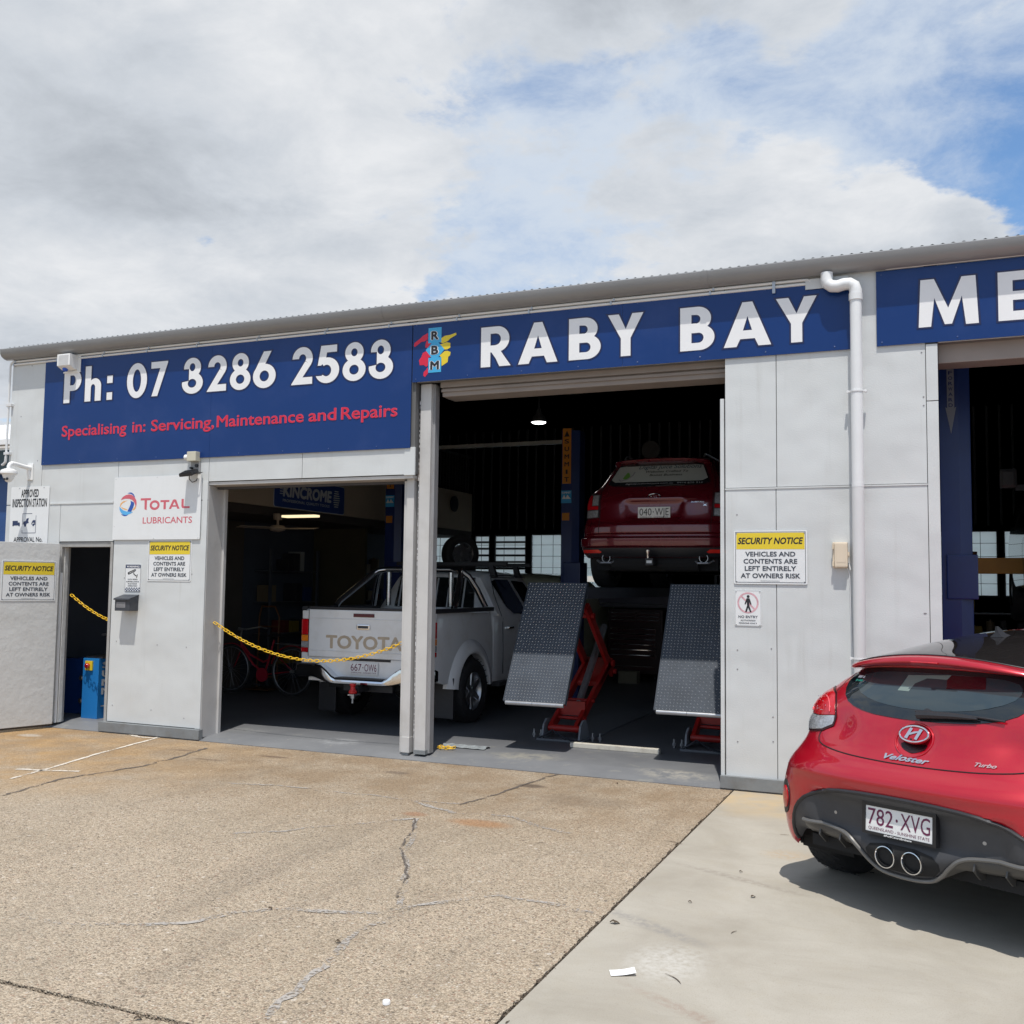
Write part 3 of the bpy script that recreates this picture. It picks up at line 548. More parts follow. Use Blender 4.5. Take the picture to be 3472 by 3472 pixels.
# electrical conduits under the gutter
for z, y in ((4.262, -.022), (4.228, -.018)):
    pts = [(-10.19, y, 3.12 if z > 4.24 else 4.1), (-10.19, y, z-.05), (-10.175, y, z-.015), (-10.14, y, z)] if z > 4.24 else [(-10.15, y, z)]
    obj('conduit', MB().tube(pts+[(-8.6, y, z+.002), (-4, y, z+.002), (-1.0, y, z), (-.96, y, z-.004), (-.94, y, z-.02)], .0125, 8), PVC, B, smooth=True)
obj('conduit', MB().tube([(-.35, -.02, 4.285), (1, -.02, 4.285), (8, -.02, 4.285)], .010, 8), PVC, B, smooth=True)
obj('conduit', MB().tube([(-10.19, -.022, 3.13), (-10.195, -.022, 3.06), (-10.23, -.02, 3.03), (-10.27, .0, 3.03)], .016, 8), PVCG, B, smooth=True)
clip = None
for x in (-10.1, -9.4, -8.7, -8.05, -7.35, -6.55, -5.7, -4.95, -4.2, -3.45, -2.65, -1.75):
    if clip is None: clip = obj('conduit_clip', MB().box(-.008, .008, -.038, 0, -.018, .018), STEEL, B); clip.location = (x, 0, 4.264)
    else: share(clip, 'conduit_clip', B, (x, 0, 4.264))
    share(clip, 'conduit_clip', B, (x-.03, .004, 4.23))
obj('conduit_clip', MB().box(-1.25, -1.225, -.04, -.03, 4.17, 4.275), STEEL, B)
for z in (3.74, 3.16): obj('conduit_clip', MB().box(-10.215, -10.13, -.04, -.0, z-.016, z+.016), PVCG, B, bevel=.004)
obj('junction_plate', MB().box(-.98, -.64, -.0325, -.026, 4.175, 4.262), WALL, B)
# downpipe of the gutter
dp = empty('downpipe', (-.578, -.09, 0)); dp.parent = B
obj('pipe', MB().cyl((0, 0, .02), (0, 0, 2.53), .0475, 24), PVCG, dp, smooth=True); obj('pipe', MB().cyl((0, 0, 2.53), (0, 0, 4.08), .0465, 24), PVC, dp, smooth=True)
obj('pipe_bend', MB().tube([(0, 0, 4.04), (0, 0, 4.11), (-.012, 0, 4.150), (-.045, 0, 4.172), (-.09, 0, 4.172), (-.14, 0, 4.160), (-.185, 0, 4.165), (-.215, 0.005, 4.19), (-.225, 0.01, 4.22), (-.225, .012, 4.283)], .05, 20), PVC, dp, smooth=1.)
obj('pipe_collar', MB().cyl((0, 0, 4.03), (0, 0, 4.085), .054, 24).cyl((0, 0, 2.50), (0, 0, 2.535), .0485, 24), PVC, dp, smooth=True)
for z in (3.28, 1.13):
    obj('pipe_clip', MB().lathe([(.0515, z-.006), (.0515, z+.006)], 24).box(-.075, -.045, .0, .02, z-.008, z+.008).box(.045, .075, .0, .02, z-.008, z+.008).cyl((-.068, -.01, z), (-.068, .03, z), .011, 8).cyl((.068, -.01, z), (.068, .03, z), .011, 8), PVC, dp)
obj('cable', MB().tube([(-.68, -.012, 1.88), (-.655, -.01, 1.80), (-.65, -.01, 1.5), (-.645, -.01, 1.3), (-.64, -.01, 1.12)], .004, 6), PVC, B)
# ------------------------------------------------------------------ inside
def wallbox(name, m, *a): return obj(name, MB().box(*a), m, B)
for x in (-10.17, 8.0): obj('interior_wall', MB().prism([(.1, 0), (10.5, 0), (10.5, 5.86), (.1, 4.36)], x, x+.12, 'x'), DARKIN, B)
YB = 10.5
WN = [(-10.0, -9.05), (-8.98, -8.60), (-8.52, -7.78), (-7.70, -6.93), (-6.8, -6.1), (-.45, .97), (1.04, 2.1), (2.2, 3.2)]
mb = MB()
z0, z1 = 1.56, 2.72; xs = -10.05
for a, b in WN: mb.box(xs, a, YB, YB+.1, 0, 4.9); mb.box(a, b, YB, YB+.1, 0, z0).box(a, b, YB, YB+.1, z1, 4.9); xs = b
mb.box(xs, 8., YB, YB+.1, 0, 4.9).box(-10.05, 8, YB, YB+.1, 4.912, 6)
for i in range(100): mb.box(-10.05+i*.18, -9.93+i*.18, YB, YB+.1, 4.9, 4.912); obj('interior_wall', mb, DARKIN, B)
GLASS = mat('frosted_louvre_glass', (.62, .68, .66), .5, var=.05); 
def frosted():
    m = GLASS; nt = m.node_tree; n = nt.nodes; l = nt.links; b = n['Principled BSDF']; out = n['Material Output']
    t = n.new('ShaderNodeBsdfTranslucent'); t.inputs[0].default_value = (.95, 1., .98, 1); mx = n.new('ShaderNodeMixShader'); mx.inputs[0].default_value = .93
    l.new(b.outputs[0], mx.inputs[1]); l.new(t.outputs[0], mx.inputs[2]); l.new(mx.outputs[0], out.inputs[0])
frosted()
FRB = mat('window_bar_black', (.02, .02, .025), .6)
for wi, (a, b) in enumerate(WN):
    w = empty('window', (a, YB-.005, z0)); w.parent = B; W = b-a; Hh = z1-z0; n = 8; tilt = 84; slot = wi in (1, 2)
    obj('frame', MB().box(0, .03, 0, .06, 0, Hh).box(W-.03, W, 0, .06, 0, Hh).box(.03, W-.03, 0, .06, 0, .03).box(.03, W-.03, 0, .06, Hh-.03, Hh), FRB, w)
    lv = None
    for i in range(n):
        zc = .03+(Hh-.06)*(i+.5)/n
        if lv is None: lv = obj('louvre', MB().box(.03, W-.03, -.003, .003, -.045 if slot else -.075, .045 if slot else .075), GLASS, w); lv.location = (0, .06, zc); lv.rotation_euler = (R(tilt-90), 0, 0)
        else: share(lv, 'louvre', w, (0, .06, zc), (R(tilt-90), 0, 0))
        if slot: obj('louvre_gap_strip', MB().box(.03, W-.03, .05, .075, zc+.047, zc+.09), FRB, w)  # added strip, coloured dark to stand for the open gap between blades
    mb = MB(); m_ = max(2, round(W/.26))
    for i in range(1, m_): mb.box(W*i/m_-.004, W*i/m_+.004, -.02, -.012, .0, Hh)
    for i in range(1, 5): mb.box(0, W, -.021, -.013, Hh*i/5-.004, Hh*i/5+.004)
    obj('security_grille', mb, FRB, w)
mb = MB()                                 # underside of the roof with its purlins
mb.add([(-10.1, .1, 4.36), (8, .1, 4.36), (8, 10.5, 5.86), (-10.1, 10.5, 5.86), (-10.1, .1, 4.38), (8, .1, 4.38), (8, 10.5, 5.88), (-10.1, 10.5, 5.88)], [(0, 3, 2, 1), (4, 5, 6, 7), (0, 1, 5, 4), (1, 2, 6, 5), (2, 3, 7, 6), (3, 0, 4, 7)])
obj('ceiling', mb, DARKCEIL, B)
PUR = mat('purlin_steel', (.10, .11, .125), .5, metal=.4)
for i in range(8):
    y = 1.1+i*1.25; z = 4.36+(y-.1)*.1442-.10; o_ = obj('purlin', MB().box(-10.05, 8, y, y+.05, z-.1, z+.08), PUR, B)
for x in (-6.6, -1.4, 3.4): obj('rafter', MB().bar((x, .3, 4.18), (x, 10.4, 5.64), .12, .25), PUR, B)
mb = MB(); per = .19                       # ribbed cladding on the back wall
for i in range(90): x = -10.0+i*.2; mb.box(x, x+.04, YB-.03, YB-.001, 2.8, 4.88)
obj('wall_rib', props(mb, None) if False else mb, mat('rib_dark', (.045, .05, .06), .6), B)['kind'] = 'stuff'
# the mezzanine store with its boarded side
obj('mezzanine_wall', MB().box(-8.86, -8.80, 1.2, 10.0, 2.75, 3.52), BEIGE, B); obj('mezzanine_floor', MB().box(-10.05, -8.8, 1.2, 10.0, 2.62, 2.745), mat('mezz_timber', (.06, .05, .045), .8), B)
obj('mezzanine_end', MB().box(-10.0, -8.86, 9.94, 10.0, 2.75, 3.5), BEIGE, B)
mb = MB()
for i in range(56): y = 3.0+i*.125; mb.box(-8.84, -8.825, y, y+.014, 3.52, 4.25)
mb.box(-8.85, -8.815, 3.0, 10., 4.25, 4.29); obj('mezzanine_railing', mb, PUR, B)
MEZP = mat('mezz_post', (.30, .29, .28), .6)
obj('mezzanine_post', MB().box(-8.86, -8.80, 6.9, 6.96, .05, 2.62), MEZP, B)
obj('partition', MB().box(-10.05, -9.98, 1.6, 4.2, .05, 2.6), mat('partition_board', (.10, .085, .075), .8, var=.1), B)
obj('partition', MB().box(-10.05, -9.0, 6.2, 6.26, .05, 2.6), mat('partition_ochre', (.07, .06, .035), .8, var=.15), B)
obj('store_wall', MB().box(-8.9, -6.4, 10.30, 10.36, .05, 1.5), DARKIN, B)
# ------------------------------------------------------------------ neighbour
N = empty('neighbouring_building', (-12, 6, 0), label='neighbouring shed with white sheet roof and blue wall beyond the workshop corner', cat='building')
RW = mat('white_roof_sheet', (.80, .81, .82), .45, var=.02); BW = mat('blue_wall', (.02, .07, .22), .5, var=.2, vs=2)
def NY(x, y, z): return (x+12, y-6, z)
mb = MB(); mb.add([NY(-22, .95, 3.38), NY(-10.4, .95, 3.38), NY(-10.4, 8, 5.15), NY(-22, 8, 5.15), NY(-22, .95, 3.45), NY(-10.4, .95, 3.45), NY(-10.4, 8, 5.22), NY(-22, 8, 5.22)], [(0, 3, 2, 1), (4, 5, 6, 7), (0, 1, 5, 4), (1, 2, 6, 5), (2, 3, 7, 6), (3, 0, 4, 7)])
obj('roof', mb, RW, N)
obj('gutter', MB().box(-10, 1.6, -5.20, -5.08, 3.42, 3.50), RW, N, bevel=.01)
obj('fascia', MB().box(-10, 1.6, -5.06, -4.98, 3.05, 3.375), mat('dark_green_fascia', (.035, .07, .085), .5), N)
obj('wall', MB().box(-10, 1.62, -4.9, -4.8, 0, 3.38), BW, N)
mb = MB()
for i in range(20): x = -10+i*.6; mb.box(x, x+.03, -4.92, -4.9, 0, 3.2)
obj('wall_seam', mb, mat('blue_dark', (.012, .04, .13), .5), N)
# ================================================================== signs
def sign(label, loc, w, h, rz=0, name='sign', cat='sign', group=None, m=SIGNW, t=.004, tilt=0):
    e = empty(name, loc, rz, label, cat, group, rot=(0, tilt, rz)); rr = .012
    pl = []
    for cx, cy, a in ((w/2-rr, h/2-rr, 0), (-w/2+rr, h/2-rr, 90), (-w/2+rr, -h/2+rr, 180), (w/2-rr, -h/2+rr, 270)): pl += ell(cx, cy, rr, rr, a, a+90, 4)
    obj('panel', MB().prism(pl, -t, -.0005, 'y'), m, e); return e
def T_(par, s, x0, x1, z0, cap, m, y=-.0055, name='lettering', **k): return obj(name, text_mb(s, x0, x1, z0, cap, y=y, **k), m, par, fixn=False)
def flat(par, name, poly, m, y=-.005): mb = MB(); mb.add([(p[0], y, p[1]) for p in poly], [tuple(range(len(poly)))]); return obj(name, mb, m, par, fixn=False)
def frame(par, w, h, t, m, y=-.005):
    mb = MB()
    for q in ((-w/2, w/2, h/2-t, h/2), (-w/2, w/2, -h/2, -h/2+t), (-w/2, -w/2+t, -h/2+t, h/2-t), (w/2-t, w/2, -h/2+t, h/2-t)): mb.add([(q[0], y, q[2]), (q[1], y, q[2]), (q[1], y, q[3]), (q[0], y, q[3])], [(0, 1, 2, 3)])
    return obj('border', mb, m, par, fixn=False)
def bolts(par, pts, r=.006):
    b = None
    for (x, z) in pts:
        if b is None: b = obj('bolt', MB().lathe([(r, 0), (r, -.007), (r*.6, -.009)], 8, 'y'), STEEL, par); b.location = (x, 0, z)
        else: share(b, 'bolt', par, (x, 0, z))
DKB = mat('notice_dark_print', (.05, .06, .08), .5)
def security(label, loc, rz, tilt=0):
    e = sign(label, loc, .60, .45, rz, group='security notices on the front', tilt=tilt); frame(e, .575, .425, .004, DKB)
    flat(e, 'heading', [(-.279, .067), (.279, .067), (.279, .204), (-.279, .204)], YEL); frame_ = MB()
    T_(e, 'SECURITY NOTICE', -.268, .268, .109, .057, BLACK, bold=.035, shear=.22)
    for s, a, z in (('VEHICLES AND', .205, .006), ('CONTENTS ARE', .22, -.054), ('LEFT ENTIRELY', .21, -.114), ('AT OWNERS RISK', .243, -.175)):
        T_(e, s, -a, a, z, .041, DKB, bold=.028)
    mb = MB()
    for i in range(26): x = -.078+i*.006; mb.add([(x, -.0055, -.2), (x+.004, -.0055, -.2), (x+.004, -.0055, -.196), (x, -.0055, -.196)], [(0, 1, 2, 3)])
    obj('small_print', mb, DKB, e, fixn=False); bolts(e, [(-.277, .203), (.277, .203), (.277, -.203), (-.277, -.203)], .005)
    return e
security('yellow and white security notice on the right pillar above the faded no entry sign', (-1.285, -.006, 1.938), 0)
security('yellow and white security notice on the pillar between the small door and the first bay', (-7.672, -.001, 1.893), 0)
_h = math.radians(-107.5); _d = np.array([math.cos(_h), math.sin(_h)]); _n = np.array([-math.sin(_h), math.cos(_h)])
q = np.array([-9.275, -.03])+_d*.335+_n*.043
security('yellow and white security notice on the opened grey door leaf at the far left', (q[0], q[1], 1.655), R(72.5))
# no entry sign, faded
e = sign('small faded no entry sign under the security notice on the right pillar', (-1.47, -.001, 1.51), .222, .30)
FADEP = mat('faded_pink', (.62, .36, .40), .5, var=.25, vs=25); frame(e, .214, .292, .002, STEEL)
V, F_ = region([(1, ell(0, .045, .088, .088, n=40)), (-1, ell(0, .045, .074, .074, n=40)), (1, [(-.06, .094), (-.05, .104), (.062, -.004), (.052, -.014)])], lambda p: (p[0], -.005, p[1]))
mb = MB(); mb.add(V, F_); obj('prohibition_ring', mb, FADEP, e, fixn=False)
man = [(1, ell(.002, .098, .012, .012, n=14)), (1, [(-.012, .082), (.014, .082), (.026, .045), (.03, .03), (.022, .028), (.012, .05), (.012, .02), (.030, -.032), (.018, -.034), (.002, .006), (-.012, -.034), (-.024, -.032), (-.008, .02), (-.008, .055), (-.022, .03), (-.028, .035), (-.018, .065)])]
V, F_ = region(man, lambda p: (p[0], -.0062, p[1])); mb = MB(); mb.add(V, F_); obj('walking_figure', mb, BLACK, e, fixn=False)
T_(e, 'NO ENTRY', -.080, .080, -.082, .021, DKB, bold=.02); T_(e, 'AUTHORISED', -.062, .062, -.108, .012, DKB, bold=.02); T_(e, 'PERSONS ONLY', -.075, .075, -.131, .012, DKB, bold=.02)
bolts(e, [(-.098, .138), (.098, .138), (.098, -.138), (-.098, -.138)], .004)
# CCTV warning
e = sign('small camera surveillance warning sign above the black letterbox', (-8.176, -.001, 1.70), .222, .30)
frame(e, .216, .294, .003, DKB); NAVY = mat('navy_print', (.02, .035, .10), .5)
flat(e, 'heading', [(-.105, .108), (.105, .108), (.105, .144), (-.105, .144)], NAVY); T_(e, 'WARNING', -.092, .092, .115, .022, WHITE, bold=.03, y=-.006)
cm = [(1, [(-.075, .052), (-.062, .034), (.035, .075), (.045, .092), (.028, .098), (-.07, .062)]), (-1, [(-.055, .055), (.03, .089), (.034, .086), (-.05, .05)]), (1, [(.005, .058), (.012, .036), (.05, .016), (.052, .028), (.022, .042), (.016, .062)]), (1, [(.05, .0), (.06, .0), (.07, .04), (.06, .04)])]
V, F_ = region(cm, lambda p: (p[0], -.005, p[1])); mb = MB(); mb.add(V, F_); obj('camera_pictogram', mb, BLACK, e, fixn=False)
for s, a, z in (('CCTV VIDEO', .07, -.022), ('SURVEILLANCE', .09, -.047), ('IN 24 HOUR', .064, -.071), ('OPERATION', .066, -.094)): T_(e, s, -a, a, z, .0135, DKB, bold=.03)
mb = MB()
for r in range(3):
    for c in range(12):
        if (r+c) % 2: x = -.105+c*.0175; z = -.143+r*.0125; mb.add([(x, -.005, z), (x+.0175, -.005, z), (x+.0175, -.005, z+.0125), (x, -.005, z+.0125)], [(0, 1, 2, 3)])
obj('checker_band', mb, NAVY, e, fixn=False)
# oil company sign
e = sign('large white lubricants sign with red lettering and round ribbon logo', (-7.872, -.012, 2.472), 1.225, .70, t=.006)
e.rotation_euler = (0, R(0), 0)
def oil():
    s = 1.0
    def P(x, y): return (-.6125+(x-64)/1672*1.225, .35-(y-0)/1170*.70)   # over the sign's own face
    def fl(name, pts, m, y): flat(e, name, [P(*p) for p in pts], m, y)
    fl('logo_ribbon', [(330, 305), (380, 290), (420, 295), (460, 330), (485, 385), (470, 380), (440, 340), (400, 318)], MIDB, -.0066)
    fl('logo_ribbon', [(205, 430), (240, 375), (300, 338), (370, 325), (430, 340), (480, 385), (512, 440), (522, 500), (515, 545), (500, 570), (494, 520), (470, 470), (430, 430), (370, 408), (290, 405), (235, 420)], FADEDRED, -.0072)
    fl('logo_ribbon', [(192, 540), (205, 490), (250, 452), (345, 438), (290, 465), (245, 490), (215, 530), (205, 560)], ORANGE, -.0066)
    fl('logo_ribbon', [(205, 555), (260, 575), (330, 600), (350, 610), (335, 620), (290, 612), (240, 590)], ORANGE, -.0064)
    fl('logo_ribbon', [(497, 545), (512, 560), (505, 590), (480, 620), (440, 628), (462, 590)], ORANGE, -.0066)
    fl('logo_ribbon', [(400, 445), (470, 480), (472, 520), (450, 590), (420, 650), (345, 645), (385, 560), (408, 500)], MIDB, -.0078)
    fl('logo_ribbon', [(185, 545), (215, 585), (270, 625), (345, 648), (420, 655), (460, 652), (400, 690), (320, 712), (260, 700), (215, 660), (190, 610)], mat('print_light_blue', (.10, .42, .78), .4), -.0072)
    fl('logo_ribbon', [(218, 682), (250, 700), (320, 708), (370, 700), (330, 728), (285, 732), (240, 712)], MIDB, -.0066)
    def ln(name, ops, x, y, w, h, m):
        V, F2 = region(ops, lambda p: (P(x+p[0]*w, y-p[1]*h)[0], -.0066, P(x, y-p[1]*h)[1])); mb = MB(); mb.add(V, F2); obj('lettering', mb, m, e, fixn=False)
    ln('T', [(1, [(0, .82), (0, 1), (1, 1), (1, .82), (.62, .82), (.62, 0), (.40, .08), (.38, .82)])], 598, 628, 198, 222, FADEDRED)
    ln('O', [(1, ell(.5, .5, .5, .5)), (-1, ell(.5, .5, .28, .26))], 775, 628, 192, 180, FADEDRED)
    ln('T', [(1, [(0, .78), (0, 1), (1, 1), (1, .78), (.62, .78), (.62, 0), (.36, 0), (.36, .78)])], 980, 618, 170, 168, FADEDRED)
    ln('A', [(1, [(0, 0), (.22, 0), (.30, .22), (.72, .22), (.78, 0), (1, 0), (.66, .95), (.5, 1), (.36, .95)]), (-1, [(.36, .38), (.66, .38), (.51, .74)])], 1142, 615, 205, 175, FADEDRED)
    ln('L', [(1, [(0, 1), (0, .2), (.10, .04), (.25, 0), (1, 0), (1, .21), (.36, .21), (.27, .30), (.27, 1)])], 1378, 607, 155, 170, FADEDRED)
    x0, z0 = P(652, 875); x1, _ = P(1585, 0); obj('lettering', text_mb('LUBRICANTS', x0, x1, z0, .071, y=-.0066, bold=.012), FADEDRED, e, fixn=False)
oil(); bolts(e, [(-.59, .33), (0, .335), (-.02, -.335), (.59, -.335), (.42, .335), (-.59, -.2)], .004)
# inspection station
e = sign('tall white approved inspection station sign at the left corner below the dome camera', (-9.785, -.004, 2.355), .615, .80)
T_(e, 'APPROVED', -.14, .14, .275, .095, BLACK, bold=.025); T_(e, 'INSPECTION STATION', -.275, .275, .16, .10, BLACK, bold=.025); T_(e, 'APPROVAL No.', -.23, .23, -.249, .058, BLACK, bold=.015)
mb = MB(); y = -.005
for q in ((-.105, .05, .079, .085), (-.105, -.099, -.05, .085), (.110, .116, -.148, .06), (-.105, .116, -.148, -.142), (-.105, -.099, -.148, -.11)): mb.add([(q[0], y, q[2]), (q[1], y, q[2]), (q[1], y, q[3]), (q[0], y, q[3])], [(0, 1, 2, 3)])
obj('station_pictogram', mb, NAVY, e, fixn=False)
vp_ = [(1, [(-.26, -.175), (-.26, -.115), (-.175, -.115), (-.175, -.135), (-.145, -.135), (-.14, -.155), (-.14, -.17), (-.15, -.185), (-.165, -.17), (-.235, -.17), (-.245, -.18)]),
       (1, [(-.09, -.15), (-.085, -.125), (-.05, -.12), (-.035, -.09), (-.0, -.085), (-.01, -.12), (.005, -.14), (-.03, -.15), (-.045, -.17), (-.07, -.17)]), (1, ell(-.055, -.17, .018, .018, n=12)), (1, [(.04, -.16), (.055, -.125), (.07, -.11), (.105, -.11), (.105, -.165), (.09, -.165), (.09, -.14), (.06, -.14), (.05, -.16)]), (1, ell(.075, -.165, .016, .016, n=12))]
V, F_ = region(vp_, lambda p: (p[0], -.0055, p[1]+.115)); mb = MB(); mb.add(V, F_); obj('vehicle_pictogram', mb, NAVY, e, fixn=False); bolts(e, [(-.17, .385), (.22, .385)], .006)
# ------------------------------------------------------------------ blue fascia signs
def bluesign(label, x0, panels, z0, z1, notch=None):
    e = empty('fascia_sign', (x0, -.012, z0), label=label, cat='sign', group='blue fascia signs')
    for a, b in zip(panels[:-1], panels[1:]):
        pl = [(a+.0008, 0), (b-.0008, 0), (b-.0008, z1-z0), (a+.0008, z1-z0)]
        if notch and b > notch[0]: pl = [(a+.0008, 0), (b-.0008, 0), (b-.0008, notch[1]), (notch[0], notch[1]), (notch[0], z1-z0), (a+.0008, z1-z0)]
        obj('panel', MB().prism(pl, -.006, -.001), BLUES, e, bevel=.0015)
    b = None; W = panels[-1]; i = 0
    for zz in (.03, z1-z0-.03):
        x = .04
        while x < W:
            if not (notch and zz > notch[1]-.02 and x > notch[0]-.02):
                if b is None: b = obj('rivet', MB().lathe([(.007, 0), (.006, -.0085), (.003, -.01)], 8, 'y'), mat('blue_rivet', (.05, .09, .25), .3), e); b.location = (x, 0, zz)
                else: share(b, 'rivet', e, (x, 0, zz))
            x += .56
    return e
def letters(e, items, x0, z0, z, h, g=.035):
    for ch, a, b in items:
        m1, m2 = MB(), MB(); zz, hh = (z, h) if ch in 'PRABYME27h5:' else (z, h)
        glyph(ch, a-x0, b-x0, zz-z0, hh, -.0085, m1, m2, g)
        lt = obj('letter', m1, WHITE, e, fixn=False); obj('letter_outline', m2, BLUED, lt, fixn=False)
e = bluesign('deep blue fascia sign at the left with white phone number and red slogan', -9.62, [0, 2.45, 4.90], 3.0, 4.245)
letters(e, [('P', -9.309, -9.045), ('h', -8.984, -8.741), (':', -8.652, -8.571), ('0', -8.358, -8.069), ('7', -8.02, -7.778), ('3', -7.564, -7.287), ('2', -7.228, -6.965), ('8', -6.925, -6.656), ('6', -6.624, -6.334),
            ('2', -6.135, -5.87), ('5', -5.835, -5.551), ('8', -5.515, -5.244), ('3', -5.199, -4.929)], -9.62, 3.0, 3.712, .385)
for i, (s, a, b) in enumerate((('Specialising', -9.309, -8.345), ('in:', -8.25, -8.07), ('Servicing,', -7.98, -7.12), ('Maintenance', -7.076, -5.975), ('and', -5.905, -5.58), ('Repairs', -5.515, -4.873))):
    lt = obj('lettering', text_mb(s, a+9.62, b+9.62, .32, .128, y=-.0100-i*.0002, bold=.004), REDS, e, fixn=False)
    obj('lettering_outline', text_mb(s, a+9.615, b+9.625, .319, .130, y=-.0085-i*.0002, bold=.02), PINKS, lt, fixn=False)
e = bluesign('deep blue fascia sign over the second bay with white name and coloured map logo', -4.712, [0, 2.14, 4.09], 3.645, 4.24, notch=(3.75, .555))
letters(e, [('R', -3.971, -3.669), ('A', -3.586, -3.192), ('B', -3.082, -2.78), ('Y', -2.708, -2.378), ('B', -2.045, -1.748), ('A', -1.664, -1.264), ('Y', -1.223, -.89)], -4.712, 3.645, 3.738, .385)
def fl2(name, pts, m, y): return flat(e, name, [(a+4.712, b-3.645) for a, b in pts], m, y)
fl2('logo_map', [(-4.70, 4.01), (-4.695, 4.035), (-4.64, 4.07), (-4.60, 4.10), (-4.545, 4.125), (-4.545, 4.06), (-4.58, 4.045), (-4.62, 4.04), (-4.65, 4.02), (-4.69, 3.995)], REDS, -.008)
fl2('logo_map', [(-4.565, 4.04), (-4.55, 4.05), (-4.54, 4.03), (-4.51, 4.02), (-4.55, 3.975), (-4.575, 3.985)], REDS, -.008)
fl2('logo_map', [(-4.615, 3.89), (-4.60, 3.93), (-4.56, 3.945), (-4.51, 3.885), (-4.535, 3.88), (-4.54, 3.80), (-4.56, 3.79), (-4.585, 3.81), (-4.63, 3.81), (-4.64, 3.86)], REDS, -.008)
fl2('logo_map', [(-4.545, 3.785), (-4.535, 3.76), (-4.54, 3.72), (-4.57, 3.69), (-4.59, 3.705), (-4.585, 3.74), (-4.56, 3.76)], REDS, -.008)
fl2('logo_map', [(-4.40, 4.06), (-4.36, 4.08), (-4.30, 4.085), (-4.24, 4.10), (-4.235, 4.08), (-4.30, 4.05), (-4.33, 4.025), (-4.38, 4.01), (-4.41, 4.02)], YEL, -.008)
fl2('logo_map', [(-4.41, 4.0), (-4.34, 4.015), (-4.30, 4.005), (-4.30, 3.96), (-4.33, 3.945), (-4.36, 3.945), (-4.385, 3.97)], YEL, -.008)
fl2('logo_map', [(-4.36, 3.93), (-4.33, 3.93), (-4.295, 3.915), (-4.30, 3.885), (-4.32, 3.87), (-4.325, 3.82), (-4.39, 3.785), (-4.395, 3.87), (-4.415, 3.89)], YEL, -.008)
LB = mat('logo_light_blue', (.05, .38, .68), .4)
for pts in ([(-4.54, 4.02), (-4.397, 4.02), (-4.397, 4.17), (-4.54, 4.17)], [(-4.536, 3.728), (-4.395, 3.728), (-4.395, 3.875), (-4.536, 3.875)]): fl2('logo_square', pts, LB, -.0088)
fl2('logo_square', [(-4.50, 4.022), (-4.568, 3.955), (-4.50, 3.873), (-4.43, 3.873), (-4.362, 3.948), (-4.43, 4.022)], LB, -.0084)
for s, a, b, z in (('R', -4.508, -4.428, 4.05), ('B', -4.506, -4.428, 3.905), ('M', -4.514, -4.418, 3.755)):
    lt = obj('letter', text_mb(s, a+4.712, b+4.712, z-3.645, .088, y=-.0108, bold=.045), BLACK, e, fixn=False)
    obj('letter_outline', text_mb(s, a+4.704, b+4.72, z-3.648, .094, y=-.0096, bold=.085), WHITE, lt, fixn=False)
e = bluesign('deep blue fascia sign at the right edge beginning with large white M and E', -.425, [0, 2.4, 4.8], 3.65, 4.27)
letters(e, [('M', -.107, .33), ('E', .469, .72)], -.425, 3.65, 3.776, .385)
# ================================================================== fittings on the front
# letterbox
e = empty('letterbox', (-8.19, -.001, 1.34), label='black metal letterbox under the camera warning sign', cat='letterbox')
MBX = mat('letterbox_black', (.045, .05, .06), .45, var=.1)
obj('body', MB().prism([(-.001, 0), (-.13, 0), (-.13, .13), (-.001, .17)], -.105, .105, 'x'), MBX, e, bevel=.004)
obj('lid', MB().prism([(-.0, .178), (-.145, .136), (-.147, .128), (-.147, .118), (-.140, .118), (-.140, .129), (-.0, .171)], -.112, .112, 'x'), MBX, e, bevel=.002)
obj('label_plate', MB().box(-.08, .045, -.1325, -.1302, .035, .095), mat('label_grey', (.22, .22, .23), .5), e)
for s, z in (('LETTER', .07), ('BOX', .045)): T_(e, s, -.065, .03, z, .014, mat('worn_grey', (.12, .12, .125), .5), y=-.1332)
obj('flap', MB().box(-.085, .05, -.134, -.1302, .10, .118), MBX, e); obj('lock', MB().cyl((.0, -.138, .158-.02), (.0, -.146, .158-.02), .006, 10), CHROME, e)
# dome camera
e = empty('dome_camera', (-9.80, 0, 2.93), label='white dome security camera on a wall arm at the left corner', cat='camera')
CW = mat('camera_white', (.80, .80, .79), .35)
obj('base_plate', MB().box(-.045, .045, -.012, -.001, -.10, .10), CW, e, bevel=.006)
obj('arm', MB().tube([(0, -.01, .045), (0, -.10, .05), (0, -.22, .068), (0, -.265, .07), (0, -.29, .055), (0, -.30, .03), (0, -.30, .0)], .026, 12), CW, e, smooth=1.)
obj('brace', MB().prism([(-.012, -.095), (-.012, .04), (-.14, .035), (-.05, .02), (-.03, -.09)], -.012, .012, 'x'), CW, e)
obj('housing', MB().lathe([(.001, .005), (.045, .004), (.085, -.015), (.092, -.03), (.092, -.052), (.085, -.06), (.072, -.062), (.062, -.09), (.05, -.12)], 24, 'z', (0, -.30, 0)), CW, e, smooth=.5)
ball = obj('camera_eye', MB().lathe([(.05, -.085), (.052, -.10), (.047, -.122), (.033, -.142), (.012, -.152), (.001, -.153)], 20, 'z', (0, -.30, 0)), CW, e, smooth=True)
for x in (-.018, .022): obj('lens', MB().lathe([(.016, .0), (.016, -.008), (.001, -.009)], 14, 'y', (x+.012, -.345, -.118)), PLBLK, e)
